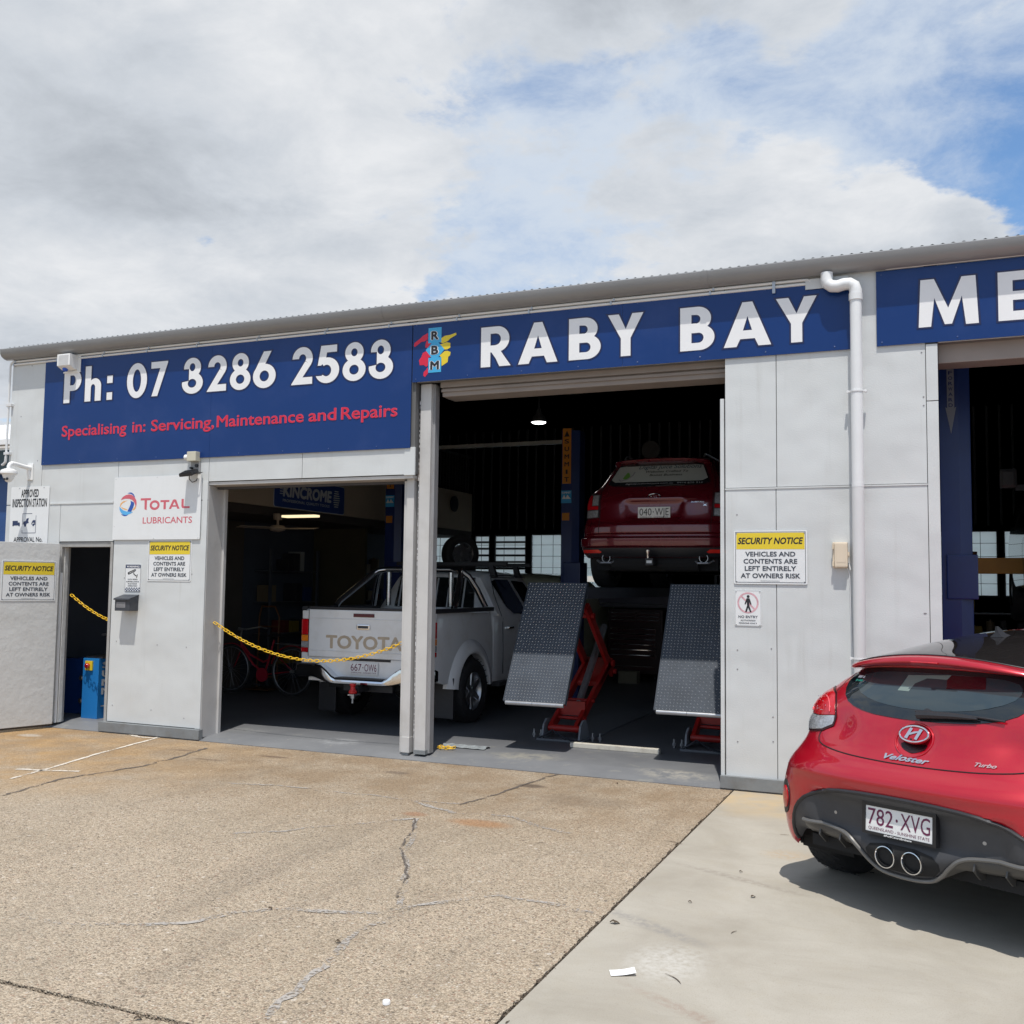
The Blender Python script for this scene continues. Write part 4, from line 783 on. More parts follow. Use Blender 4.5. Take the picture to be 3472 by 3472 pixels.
# siren box
e = empty('alarm_siren', (-9.2, -.012, 4.175), label='white louvred alarm siren box with blue strobe over the phone sign', cat='alarm')
obj('box', MB().prism([(-.001, -.085), (-.06, -.085), (-.135, -.05), (-.135, .085), (-.001, .085)], -.10, .095, 'x'), CW, e, bevel=.006)
lv = None
for i in range(9):
    z = -.045+i*.014
    if lv is None: lv = obj('louvre', MB().box(-.075, .075, -.139, -.1352, -.0035, .0035), PVCG, e); lv.location = (0, 0, z)
    else: share(lv, 'louvre', e, (0, 0, z))
    share(lv, 'louvre', e, (.096-.137*0, -.07, z), (0, 0, R(90)), (.65, 0.02, 1)) if False else None
obj('strobe', MB().lathe([(.032, .0), (.032, -.02), (.02, -.035), (.001, -.04)], 18, 'z', (-.03, -.075, -.07)), mat('blue_lens', (.02, .09, .5), .15), e, smooth=True)
obj('back_plate', MB().box(.06, .135, -.012, -.001, -.10, .085), CW, e); obj('bracket', MB().box(-.12, .14, -.02, -.001, -.112, -.098), CW, e)
# floodlight with sensor
e = empty('floodlight', (-7.355, 0, 2.96), label='black floodlight with beige sensor box above the lubricants sign', cat='floodlight')
BEI = mat('beige_plastic', (.55, .52, .42), .45)
obj('sensor_box', MB().box(-.06, .06, -.085, -.001, .0, .105), BEI, e, bevel=.008); obj('sensor_dome', MB().lathe([(.032, 0), (.032, .03), (.02, .045), (.001, .048)], 14, 'x', (-.105, -.05, .045)), CW, e, smooth=True)
obj('mount_plate', MB().box(-.055, .065, -.02, -.001, -.13, .0), mat('mount_grey', (.3, .3, .3), .5), e); obj('knob', MB().cyl((.03, -.02, -.045), (.03, -.04, -.045), .018, 12).cyl((-.03, -.02, -.07), (-.03, -.06, -.07), .012, 12), PLBLK, e)
fh = obj('lamp_head', MB().box(-.085, .085, -.06, .06, -.014, .014), PLBLK, e, bevel=.005); fh.location = (-.01, -.10, -.135); fh.rotation_euler = (R(25), R(-4), 0)
mb = MB()
for i in range(12): x = -.08+i*.0145; mb.box(x, x+.004, -.058, .058, .014, .024)
c = obj('cooling_fins', mb, PLBLK, fh); c = obj('lamp_glass', MB().box(-.07, .07, -.045, .045, -.018, -.0145), mat('lamp_glass', (.35, .34, .3), .2), fh)
obj('bracket', MB().tube([(.10, -.02, -.12), (.10, -.10, -.13), (.075, -.10, -.135)], .006, 6), PLBLK, e)
obj('cable', MB().tube([(-.04, -.06, -.15), (-.045, -.05, -.19), (-.01, -.04, -.225), (.03, -.03, -.21), (.04, -.01, -.17)], .005, 6), PLBLK, e)
obj('gland_plate', MB().box(.0, .06, -.016, -.012, -.24, -.17), PVC, e)
# switch box
e = empty('switch_box', (-.722, 0, 1.955), label='beige weatherproof switch box beside the white downpipe', cat='switch box')
SB = mat('switch_cream', (.68, .58, .45), .4)
obj('case', MB().box(-.062, .055, -.035, -.001, -.105, .105), SB, e, bevel=.006); obj('cover', MB().box(-.045, .057, -.066, -.036, -.10, .10), SB, e, bevel=.012)
obj('hinge', MB().cyl((-.056, -.045, .05), (-.056, -.045, .09), .009, 8).cyl((-.056, -.045, -.09), (-.056, -.045, -.05), .009, 8), SB, e); obj('latch', MB().box(.057, .07, -.058, -.03, -.02, .025).cyl((.066, -.06, 0), (.066, -.066, 0), .007, 8), SB, e)
obj('embossed_panel', MB().box(-.028, .04, -.0675, -.0655, -.06, .07), SB, e); obj('cable_gland', MB().cyl((.06, -.02, -.07), (.075, -.02, -.12), .008, 8), PVC, e)
# ------------------------------------------------------------------ chains
def link_mb(L=.052, W=.030, r=.0040):
    pts = []
    for i in range(6): a = PI/2-PI*i/5; pts.append((L/2-W/2+math.cos(a)*W/2, 0, math.sin(a)*W/2))
    for i in range(6): a = -PI/2-PI*i/5; pts.append((-L/2+W/2+math.cos(a)*W/2, 0, math.sin(a)*W/2))
    return MB().tube(pts, r, 6, closed=True)
LINK = None
def chain(a, b, sag, label, loc=None, path=None):
    global LINK
    a = Vector(a); b = Vector(b); e = empty('plastic_chain', tuple(a), label=label, cat='chain', group='yellow plastic chains')
    N = 400; pts = path or [a.lerp(b, i/N)+Vector((0, 0, -sag*4*(i/N)*(1-i/N))) for i in range(N+1)]
    step = .0385; acc = 0; k = 0; last = pts[0]
    P = [pts[0]]
    for p in pts[1:]:
        acc += (p-last).length; last = p
        if acc >= step: P.append(p); acc = 0
    for k, (p, q) in enumerate(zip(P[:-1], P[1:])):
        d = (q-p).normalized(); m = (p+q)/2-a
        rot = d.to_track_quat('X', 'Z').to_matrix() @ Matrix.Rotation(R(22 if k % 2 else 112)+random.uniform(-.2, .2), 3, 'X')
        if LINK is None: o = obj('link', link_mb(), CHAINY, e, smooth=True); LINK = o
        else: o = share(LINK, 'link', e)
        o.location = m; o.rotation_euler = rot.to_euler()
    return e
chain((-7.172, .16, 1.235), (-4.84, .13, 1.10), .285, 'yellow plastic chain hung across the first bay in front of the white ute')
chain((-9.185, .10, 1.50), (-8.515, .10, 1.20), .035, 'yellow plastic chain hung across the small door opening')
# loose chain end and rag at the foot of the post
c0 = Vector((-4.50, .42, .06)); path = [c0+Vector((.10*math.cos(i/22)*(.4+i/220), .05*math.sin(i/22), .002+.0001*i)) for i in range(150)]
cg = chain(tuple(c0), tuple(c0), 0, 'dropped end of yellow plastic chain on the floor beside the middle post', path=path)
e = empty('rag', (-4.45, .62, .053), label='crumpled grey rag lying on the floor behind the dropped chain', cat='rag')
mb = MB(); v = []; f = []
for j in range(9):
    for i in range(15): v.append((-.16+i*.034+random.uniform(-.008, .008), -.09+j*.024, .004+.028*abs(math.sin(i*.9+j*.5))*random.uniform(.4, 1)*(1-abs(j-4)/5)))
for j in range(8):
    for i in range(14): a = j*15+i; f.append((a, a+1, a+16, a+15))
mb.add(v, f); obj('cloth', mb, mat('rag_grey', (.22, .24, .25), .9, var=.3, vs=20), e, smooth=True, fixn=False)
# litter
e = props(obj('paper_slip', MB(), WHITE) if False else obj('paper_slip', (lambda m: (m.add([(x, y, .002+.012*((x+.05)/.1)**2) for x in np.linspace(-.055, .055, 8) for y in (-.033, .033)], [(2*i, 2*i+2, 2*i+3, 2*i+1) for i in range(7)]), m)[1])(MB()), mat('paper_white', (.86, .86, .86), .6, var=.01), fixn=False), 'white slip of paper lying on the concrete near the joint', 'paper')
e.location = (-1.292, -4.205, .002); e.rotation_euler = (0, 0, R(24))
e = props(obj('bottle_cap', MB().lathe([(.0001, .014), (.014, .014), (.0155, .011), (.016, 0)], 20), WHITE, smooth=.5), 'small white bottle cap on the gravelly driveway', 'bottle cap'); e.location = (*G(729*K, 1895*K)[:2], .002)
LEAF = mat('dry_leaf', (.085, .06, .038), .8, var=.4, vs=30)
def leaf(px, py, L, W, a, lab):
    n = 6; mb = MB(); v = []
    for i in range(n+1):
        t = i/n; w = W*math.sin(PI*t)**.7*random.uniform(.7, 1.1)/2+.0008; tw = W < .008; z = (.002 if tw else .003+.010*math.sin(PI*t*1.3)*random.random()); bend = .10*L*math.sin(PI*t) if tw else 0; v += [((t-.5)*L, bend-w, z+(0 if tw else .004)), ((t-.5)*L, bend, z+(.001 if tw else 0)), ((t-.5)*L, bend+w, z+(0 if tw else .005))]
    f = [(3*i+k, 3*i+3+k, 3*i+4+k, 3*i+1+k) for i in range(n) for k in (0, 1)]; mb.add(v, f)
    o = props(obj('dry_leaf', mb, LEAF, fixn=False), lab, 'leaf', 'dry leaves and twigs on the driveway'); o.location = (*G(px*K, py*K)[:2], .002); o.rotation_euler = (0, 0, a)
leaf(1160, 1743, .05, .032, .3, 'curled dark leaf on the concrete just right of the joint'); leaf(1421, 1694, .035, .02, 1., 'small dark leaf in front of the red hatchback shadow')
leaf(1398, 1647, .02, .008, .5, 'tiny leaf scrap on the concrete left of the red hatchback'); leaf(638, 1780, .03, .018, .2, 'small dark leaf on the mortar-filled crack'); leaf(260, 1925, .03, .02, .8, 'small dark leaf near the bottom left of the driveway')
leaf(510, 1716, .025, .012, 0, 'tiny dark scrap on the middle of the driveway'); leaf(1302, 1704, .02, .01, .2, 'dark crumb on the concrete between joint and hatchback'); leaf(1165, 1480, .02, .01, 1.2, 'small dark speck close to the second bay apron')
for px, py, L, W, a, lab in ((1270, 1848, .12, .005, -.75, 'thin brown twig on the concrete right of the paper'), (1480, 1576, .06, .004, .2, 'short twig on the concrete by the hatchback bumper'), (1270, 1590, .14, .005, -.3, 'thin twig on the concrete near the wall'), (958, 1930, .03, .006, 1.4, 'short dark stalk near the bottom edge of the concrete'), (1020, 1520+71, .07, .006, .1, 'dark stick beside the rust stain on the driveway'), (1385, 1760, .05, .004, 1.2, 'tiny stalk on the concrete below the hatchback shadow tip')):
    leaf(px, py, L, W, a, lab)
# ================================================================== vehicles
def pchip(xs, ys):
    xs = np.array(xs, float); ys = np.array(ys, float); h = np.diff(xs); dl = np.diff(ys)/h; m = np.zeros(len(xs)); m[0] = dl[0]; m[-1] = dl[-1]
    for i in range(1, len(xs)-1):
        if dl[i-1]*dl[i] > 0: w1 = 2*h[i]+h[i-1]; w2 = h[i]+2*h[i-1]; m[i] = (w1+w2)/(w1/dl[i-1]+w2/dl[i])
    def f(x):
        x = min(max(x, xs[0]), xs[-1]); i = min(int(np.searchsorted(xs, x, 'right'))-1, len(xs)-2); t = (x-xs[i])/h[i]
        return float((2*t**3-3*t**2+1)*ys[i]+(t**3-2*t**2+t)*h[i]*m[i]+(-2*t**3+3*t**2)*ys[i+1]+(t**3-t**2)*h[i]*m[i+1])
    return f
class Body:
    """car body lofted from plan outlines stacked in height; local x across, y forward from the tail, z up.
    rows: (z, y_tail, half width, corner depth, crown, y_front, front corner depth)"""
    def __init__(s, rows, n=2.6, zb=None, zblend=.45, disp=None):
        s.S = len(rows)-1; k = range(len(rows)); s.c = [pchip(list(k), [r[j] for r in rows]) for j in range(7)]; s.n = n; s.zb = zb; s.z0 = rows[0][0]; s.zblend = zblend; s.disp = disp
    def zmap(s, z, x):
        if s.zb is None or z >= s.zblend: return z
        b = s.zb(x); return b+(z-s.z0)/(s.zblend-s.z0)*(s.zblend-b)
    def pt(s, r, t):
        z, y0, W, Rr, k, _, _ = [c(r) for c in s.c]; a = min(abs(t), 1.)
        x = W*t; y = y0+Rr*(1-(1-a**s.n)**(1/s.n)); z = s.zmap(z-k*a*a, abs(x))
        if s.disp: y += s.disp(x, z)
        return np.array([x, y, z])
    def solve(s, x, z):                    # row and t of the tail surface at (x, z)
        lo, hi = 0., float(s.S)
        def g(r):
            W = s.c[2](r); t = max(-1, min(1, x/W)); return s.zmap(s.c[0](r)-s.c[4](r)*t*t, abs(x))-z
        for _ in range(30):
            m = (lo+hi)/2
            if g(m) < 0: lo = m
            else: hi = m
        r = (lo+hi)/2; return r, max(-.9995, min(.9995, x/s.c[2](r)))
    def at(s, x, z, off=0.):
        r, t = s.solve(x, z); p = s.pt(r, t); e = .004
        a = s.pt(r, min(.9995, t+e))-s.pt(r, max(-.9995, t-e)); b = s.pt(min(s.S, r+.03), t)-s.pt(max(0, r-.03), t)
        n = np.cross(a, b); n = n/(np.linalg.norm(n)+1e-9)
        if n[1] > 0 and abs(n[1]) > .05: n = -n
        return p+n*off
    def ring(s, r, m=40, side=26):
        y0, W, Rr, yf, Rf = s.c[1](r), s.c[2](r), s.c[3](r), s.c[5](r), s.c[6](r); pts = []
        for i in range(m+1):
            a = -PI/2+PI*i/m; t = math.copysign(abs(math.sin(a))**(2/s.n), math.sin(a)); pts.append(s.pt(r, t))
        zc = s.c[0](r); k = s.c[4](r); zs = s.zmap(zc-k, W); ys = y0+Rr; ye = yf-Rf
        for i in range(1, side+1): pts.append(np.array([W, ys+(ye-ys)*i/side, zs]))
        for i in range(1, 21):
            a = PI*i/20; c_, s_ = math.cos(a), math.sin(a); tt = math.copysign(abs(c_)**(2/2.3), c_); pts.append(np.array([W*tt, ye+Rf*abs(s_)**(2/2.3), zs+k*(1-tt*tt)*.9]))
        for i in range(1, side): pts.append(np.array([-W, ye+(ys-ye)*i/side, zs]))
        return pts
    def mesh(s, step=.25, wheels=None, rw=.36, skip=None, m=40, zc=None):
        n = int(s.S/step); rings = [s.ring(s.S*i/n, m) for i in range(n+1)]; N = len(rings[0])
        v = [p for g in rings for p in g]; f = []
        for i in range(n):
            for k in range(N):
                q = (i*N+k, i*N+(k+1) % N, (i+1)*N+(k+1) % N, (i+1)*N+k); c = sum(v[j] for j in q)/4
                if wheels and any(math.hypot(c[1]-wy, c[2]-zc) < rw for wy in wheels) and abs(c[0]) > .5: continue
                f.append(q)
        f.append(tuple(n*N+k for k in range(N)))
        if wheels:                          # snap the ragged edge of the arch to its circle
            used = set(); cnt = {}
            for q in f:
                for a, b in zip(q, q[1:]+q[:1]): cnt[(min(a, b), max(a, b))] = cnt.get((min(a, b), max(a, b)), 0)+1
            for (a, b), c_ in cnt.items():
                if c_ == 1: used |= {a, b}
            for j in used:
                p = v[j]
                for wy in wheels:
                    d = math.hypot(p[1]-wy, p[2]-zc)
                    if d < rw*1.35 and abs(p[0]) > .5 and p[2] > s.z0+.02: v[j] = np.array([p[0], wy+(p[1]-wy)/d*rw, zc+(p[2]-zc)/d*rw])
        mb = MB(); mb.add(v, f); return mb
    def patch(s, poly, off=.004, g=.03, holes=(), bulge=0., rim=True):
        dens = []
        for a, b in zip(poly, poly[1:]+poly[:1]):
            L = math.hypot(b[0]-a[0], b[1]-a[1]); n = max(1, int(L/g)); dens += [(a[0]+(b[0]-a[0])*i/n, a[1]+(b[1]-a[1])*i/n) for i in range(n)]
        x0, x1 = min(p[0] for p in dens), max(p[0] for p in dens); z0, z1 = min(p[1] for p in dens), max(p[1] for p in dens)
        V = [Vector(p) for p in dens]; E = [(i, (i+1) % len(dens)) for i in range(len(dens))]
        nx, nz = max(2, int((x1-x0)/g)), max(2, int((z1-z0)/g))
        for i in range(1, nx):
            for j in range(1, nz):
                p = (x0+(x1-x0)*i/nx, z0+(z1-z0)*j/nz)
                if inside(p, poly): V.append(Vector(p))
        r = delaunay_2d_cdt(V, E, [], 0, 1e-5); F_ = [tuple(q) for q in r[2] if inside(((r[0][q[0]].x+r[0][q[1]].x+r[0][q[2]].x)/3, (r[0][q[0]].y+r[0][q[1]].y+r[0][q[2]].y)/3), poly)]
        def dist(p): return min(((Vector(p)-(Vector(a)+(Vector(b)-Vector(a))*max(0, min(1, (Vector(p)-Vector(a)).dot(Vector(b)-Vector(a))/max((Vector(b)-Vector(a)).length_squared, 1e-9))))).length) for a, b in zip(poly, poly[1:]+poly[:1]))
        P = [s.at(q.x, q.y, off+(bulge*min(1, dist(q)/.06)**.6 if bulge else 0)) for q in r[0]]
        mb = MB(); mb.add(P, F_)
        if rim:                             # small skirt so that the piece has thickness
            k = len(dens); inn = [s.at(p[0], p[1], -.006) for p in dens]; out = [s.at(p[0], p[1], off) for p in dens]
            mb.add(out+inn, [(i, (i+1) % k, k+(i+1) % k, k+i) for i in range(k)])
        return mb
    def line(s, pts, r, off=0., closed=False, step=.03, n=8):
        out = []
        Q = pts+pts[:1] if closed else pts
        for a, b in zip(Q[:-1], Q[1:]):
            m = max(1, int(math.hypot(b[0]-a[0], b[1]-a[1])/step)); out += [(a[0]+(b[0]-a[0])*i/m, a[1]+(b[1]-a[1])*i/m) for i in range(m)]
        if not closed: out.append(Q[-1])
        return MB().tube([s.at(x, z, off) for x, z in out], r, n, closed=closed)
    def text(s, txt, x0, x1, z0, cap, off=.006, **k):
        m = text_mb(txt, x0, x1, z0, cap, **k); m.v = [tuple(s.at(p[0], p[2], off-p[1])) for p in m.v]; return m
def smoothpoly(pts, k=2, closed=True):      # Chaikin corner cutting
    for _ in range(k):
        o = []; Q = pts+pts[:1] if closed else pts
        if not closed: o.append(pts[0])
        for a, b in zip(Q[:-1], Q[1:]): o += [(a[0]*.75+b[0]*.25, a[1]*.75+b[1]*.25), (a[0]*.25+b[0]*.75, a[1]*.25+b[1]*.75)]
        if not closed: o.append(pts[-1])
        pts = o
    return pts
def carpaint(name, c, metal=.35, flake=True, rough=.28):
    m = bpy.data.materials.new(name); m.use_nodes = True; b = m.node_tree.nodes['Principled BSDF']
    b.inputs['Base Color'].default_value = (*c, 1); b.inputs['Metallic'].default_value = metal; b.inputs['Roughness'].default_value = rough; b.inputs['Coat Weight'].default_value = 1; b.inputs['Coat Roughness'].default_value = .03
    n = m.node_tree.nodes; l = m.node_tree.links
    tc = n.new('ShaderNodeTexCoord'); t = n.new('ShaderNodeTexNoise'); t.inputs['Scale'].default_value = 4; t.inputs['Detail'].default_value = 6; l.new(tc.outputs['Object'], t.inputs['Vector'])
    mr = n.new('ShaderNodeMapRange'); l.new(t.outputs[0], mr.inputs[0]); mr.inputs[3].default_value = rough*.8; mr.inputs[4].default_value = rough*1.35; l.new(mr.outputs[0], b.inputs['Roughness'])
    return m
def carglass(name, tint=(.012, .015, .017), alpha=1.):
    m = bpy.data.materials.new(name); m.use_nodes = True; b = m.node_tree.nodes['Principled BSDF']
    b.inputs['Base Color'].default_value = (*tint, 1); b.inputs['Roughness'].default_value = .03; b.inputs['IOR'].default_value = 1.52; b.inputs['Specular IOR Level'].default_value = .75; b.inputs['Alpha'].default_value = alpha; return m
RIMM = mat('alloy_silver', (.45, .46, .48), .3, metal=.9, var=.04)
def wheel(par, x, y, z, r, w, side, spokes=6, name='wheel', rimr=.62):
    """wheel standing in the y-z plane, side = +1 when its face looks to +x"""
    W = empty(name, (x, y, z)); W.parent = par
    prof = []
    for a in range(0, 181, 15): prof.append((r-.025+.025*math.sin(R(a)) if 0 < a < 180 else r-.03, w/2*math.cos(R(a))))
    pr = [(r*rimr, w/2*.86), (r*.80, w/2)]+[(r-.028, w/2*.97)]+[(r-.006, w/2*.80), (r, w/2*.5), (r, -w/2*.5), (r-.006, -w/2*.80), (r-.028, -w/2*.97)]+[(r*.80, -w/2), (r*rimr, -w/2*.86)]
    obj('tyre', MB().lathe(pr, 56, 'x', caps=False), RUB, W, smooth=.7)
    mb = MB()
    for k in range(56):
        a = 2*PI*k/56
        for zz in (-.32, 0, .32):
            p = Vector((zz*w, math.cos(a+zz*.06)*(r+.001), math.sin(a+zz*.06)*(r+.001))); q = Vector((zz*w+.045*(1 if k % 2 else -1)*.5+.02, math.cos(a+.06+zz*.06)*(r+.001), math.sin(a+.06+zz*.06)*(r+.001)))
            mb.bar(p, q, .010, .0022, up=(0, math.cos(a), math.sin(a)))
    if r > .3: obj('tread', mb, RUB, W)['kind'] = 'stuff'
    f = side*w/2*.80
    mb = MB().lathe([(r*rimr+.004, f), (r*rimr, f*.9), (r*rimr-.02, f*.6), (r*rimr-.025, -f*.8)], 40, 'x', caps=False)
    obj('rim', mb, RIMM, W, smooth=.8); obj('hub', MB().lathe([(r*.17, f*.55), (r*.16, f*.86), (r*.1, f*.93), (.001, f*.94)], 20, 'x'), RIMM, W, smooth=.6)
    obj('brake_disc', MB().lathe([(r*rimr*.8, f*.1), (r*rimr*.8, f*.2)], 30, 'x'), STEEL, W); 
    sp = None
    for k in range(spokes):
        if sp is None:
            m_ = MB(); m_.hexa([(f*.78, -.045, r*.12), (f*.88, -.04, r*.12), (f*.88, .04, r*.12), (f*.78, .045, r*.12)], [(f*.70, -.03, r*rimr-.01), (f*.90, -.022, r*rimr-.01), (f*.90, .022, r*rimr-.01), (f*.70, .03, r*rimr-.01)])
            sp = obj('spoke', m_, RIMM, W, bevel=.006)
        else: share(sp, 'spoke', W, (0, 0, 0), (2*PI*k/spokes, 0, 0))
    return W
def plate(par, txt, loc, rot=(0, 0, 0), w=.372, h=.134, col=(.13, .012, .06), frame=True, sub='QUEENSLAND - SUNSHINE STATE', bg=(.74, .74, .74)):
    e = empty('number_plate', loc, rot=rot); e.parent = par
    obj('plate_sheet', MB().box(-w/2, w/2, -.004, 0, -h/2, h/2), mat('plate_white', bg, .4, var=.02), e, bevel=.002)
    M_ = mat('plate_print', col, .5); k = w/.372
    a, b = txt.split('.')
    obj('lettering', text_mb(a, -.168*k, -.028*k, -h/2+.038*k, .082*k, y=-.0052, bold=.0), M_, e, fixn=False); obj('lettering', text_mb(b, .012*k, .168*k, -h/2+.038*k, .082*k, y=-.0052, bold=.0), M_, e, fixn=False)
    obj('dot', (lambda m: (m.add([(x, -.0052, z) for x, z in ell(-.008*k, -h/2+.078*k, .006*k, .008*k, n=10)], [tuple(range(10))]), m)[1])(MB()), M_, e, fixn=False)
    obj('lettering', text_mb(sub, -.165*k, .165*k, -h/2+.013*k, .015*k, y=-.0052), M_, e, fixn=False)
    return e
RED = carpaint('red_metallic_paint', (.46, .002, .016), .35, rough=.3)
BLKGL = carglass('black_gloss_panel', (.006, .006, .008))
LAMPR = mat('lamp_red_lens', (.48, .006, .012), .08, var=.15, vs=40, coat=1., bump=.25, bs=70); LAMPC = mat('lamp_clear_lens', (.40, .41, .43), .1, metal=.4, var=.3, vs=50, coat=1., bump=.5, bs=90)
LAMPO = mat('lamp_amber_lens', (.75, .22, .02), .12, var=.15, vs=50, coat=1.)
# ------------------------------------------------------------------ red hatchback in the foreground
hb = empty('parked_car', (-.194, -3.094, 0), label='red metallic hatchback with twin round centre exhausts parked at the right edge', cat='car', rot=(0, -.022, -.574))
hb.location.z = .012; hb.scale = (1.05, 1, 1)
zb = pchip([0, .10, .17, .27, .36, .55, .66, .74, .80, .95], [.226, .232, .262, .33, .345, .350, .345, .27, .215, .20])
def hd(x, z):                              # sculpting of the tail: licence recess, badge bowl, tailgate crease, bumper shelf
    d = -.016*math.exp(-((z-.70)/.045)**2)*max(0, 1-(abs(x)/.80)**4)
    d += .030*math.exp(-(((abs(x)-.47)/.10)**2+((z-.93)/.075)**2))*(1 if z > .82 else 0)
    r = math.hypot(x/.098, (z-.905)/.080); d += .030*math.exp(-r**6)
    if abs(x) < .62 and z < .60: d += .05*(1/(1+math.exp((abs(x)-.52)/.02)))*(1/(1+math.exp((z-.585)/.012)))*(1/(1+math.exp((.40-z)/.015)))
    return d
rows = [(.20, .07, .87, .38, 0, 3.95, .9), (.25, .035, .885, .37, 0, 4.05, .9), (.33, .012, .895, .37, 0, 4.12, .9), (.45, .0, .90, .37, 0, 4.19, .85), (.57, -.008, .893, .38, 0, 4.20, .8), (.67, -.012, .872, .40, 0, 4.17, .8), (.73, .01, .85, .40, 0, 4.10, .8), (.785, .068, .825, .37, 0, 4.0, .85), (.84, .112, .80, .34, 0, 3.85, .9), (.90, .148, .795, .33, 0, 3.5, .9), (.96, .178, .797, .33, 0, 3.2, .85),
        (1.03, .218, .785, .34, 0, 3.05, .8), (1.08, .245, .75, .35, 0, 2.95, .8), (1.14, .295, .69, .33, 0, 2.8, .75), (1.20, .345, .625, .31, .01, 2.65, .7), (1.25, .375, .58, .29, .03, 2.5, .7), (1.265, .38, .573, .28, .04, 2.46, .7), (1.277, .30, .568, .27, .055, 2.42, .7), (1.297, .272, .568, .26, .065, 2.38, .7), (1.318, .285, .568, .26, .075, 2.32, .7),
        (1.336, .36, .572, .30, .082, 2.24, .65), (1.36, .53, .58, .36, .088, 2.15, .6), (1.395, .80, .58, .45, .088, 2.02, .55), (1.425, 1.10, .565, .50, .08, 1.9, .4), (1.445, 1.35, .50, .3, .06, 1.8, .25), (1.452, 1.5, .3, .1, .02, 1.7, .1)]
HBb = Body(rows, 2.6, zb, .45, hd)
obj('body', HBb.mesh(.125, wheels=(.69, 3.34), rw=.345, m=90, zc=.315), RED, hb, smooth=.7, fixn=True)
UND = mat('underbody_black', (.012, .012, .013), .9)
obj('underbody', MB().box(-.62, .62, .35, 3.9, .22, .34).box(-.70, .70, 1.15, 2.9, .22, .36).box(-.60, .60, .12, .36, .27, .33), UND, hb)
arch = MB()
for wy in (.69, 3.34):
    for sx in (-1, 1):
        arch.tube([(sx*.86, wy+math.cos(a)*.35, .315+math.sin(a)*.35) for a in np.linspace(-.35, PI+.35, 20)], .012, 6)
        arch.add([(sx*q, wy+math.cos(a)*.352, .315+math.sin(a)*.352) for q in (.86, .52) for a in np.linspace(-.4, PI+.4, 20)], [(i, i+1, 21+i, 20+i) for i in range(19)])
        arch.add([(sx*.53, wy+math.cos(a)*.352, .315+math.sin(a)*.352) for a in np.linspace(-.4, PI+.4, 20)], [tuple(range(20))])
obj('wheel_arch_liner', arch, UND, hb, fixn=False)['kind'] = 'stuff'
for (x, y, s) in ((-.785, .69, -1), (.785, .69, 1), (-.785, 3.34, -1), (.785, 3.34, 1)): wheel(hb, x, y, .315, .315, .225, s, 5)
obj('brake_caliper', MB().box(-.66, -.60, .50, .60, .25, .40), mat('caliper_red', (.45, .03, .02), .5), hb, bevel=.01)
win = smoothpoly([(-.495, 1.228), (-.545, 1.175), (-.520, 1.105), (-.445, 1.045), (-.31, 1.012), (-.14, 1.0), (0, .998), (.14, 1.0), (.31, 1.012), (.445, 1.045), (.520, 1.105), (.545, 1.175), (.495, 1.228), (.32, 1.249), (0, 1.258), (-.32, 1.249)], 1)
wo = obj('rear_window', HBb.patch(win, .0035, .035), carglass('rear_glass', (.011, .016, .019)), hb, smooth=True)
# printed black border of the glass and what the glass lets one see
iw = smoothpoly([(-.40, 1.215), (-.45, 1.165), (-.42, 1.115), (-.30, 1.075), (-.15, 1.055), (0, 1.050), (.15, 1.055), (.30, 1.075), (.42, 1.115), (.45, 1.165), (.40, 1.215), (.2, 1.232), (-.2, 1.232)], 1)
obj('window_clear_area', HBb.patch(iw, .0048, .035, rim=False), carglass('rear_glass_clear', (.030, .045, .052)), wo, smooth=True)
hr = smoothpoly([(-.10, 1.13), (-.09, 1.18), (-.04, 1.212), (.05, 1.212), (.10, 1.18), (.115, 1.135)], 1, False)
obj('view_of_windscreen', HBb.patch([(-.17, 1.135), (-.145, 1.215), (.09, 1.228), (.075, 1.205), (-.035, 1.205), (-.09, 1.175), (-.105, 1.135)], .0056, .03, rim=False), carglass('bright_glass', (.17, .22, .20)), wo, smooth=True)
obj('view_of_seat', HBb.patch([(.075, 1.205), (.09, 1.228), (.26, 1.228), (.28, 1.17), (.09, 1.16)], .0056, .03, rim=False), carglass('seat_red', (.05, .006, .01)), wo, smooth=True)
for i, (a, b, c, m_) in enumerate((((-.482), 1.178, .012, WHITE), ((-.482), 1.160, .010, mat('sticker_green', (.03, .45, .30), .4)))):
    obj('window_sticker', HBb.patch([(a, b), (a+.055, b+.001), (a+.055, b+c+.001), (a, b+c)], .0056, .03, rim=False), m_, wo)
obj('heater_line', (lambda m: m)(HBb.line([(-.49, 1.14), (-.43, 1.195), (-.42, 1.2)], .0025, .005)), PLBLK, wo)
# wiper
w_ = [HBb.at(x, z, .022) for x, z in ((.0, 1.020), (.07, 1.026), (.20, 1.030), (.30, 1.028))]
wp = obj('wiper', MB().tube(w_, .009, 8, rs=[.021, .020, .014, .006]), PLBLK, hb, smooth=.7)
obj('wiper_blade', MB().tube([HBb.at(x, z, .016) for x, z in ((-.02, 1.040), (.15, 1.045), (.34, 1.036), (.42, 1.030))], .006, 6), PLBLK, wp); obj('wiper_pivot', MB().cyl(tuple(HBb.at(.05, 1.034, .0)), tuple(HBb.at(.05, 1.034, .03)), .022, 16), PLBLK, wp)
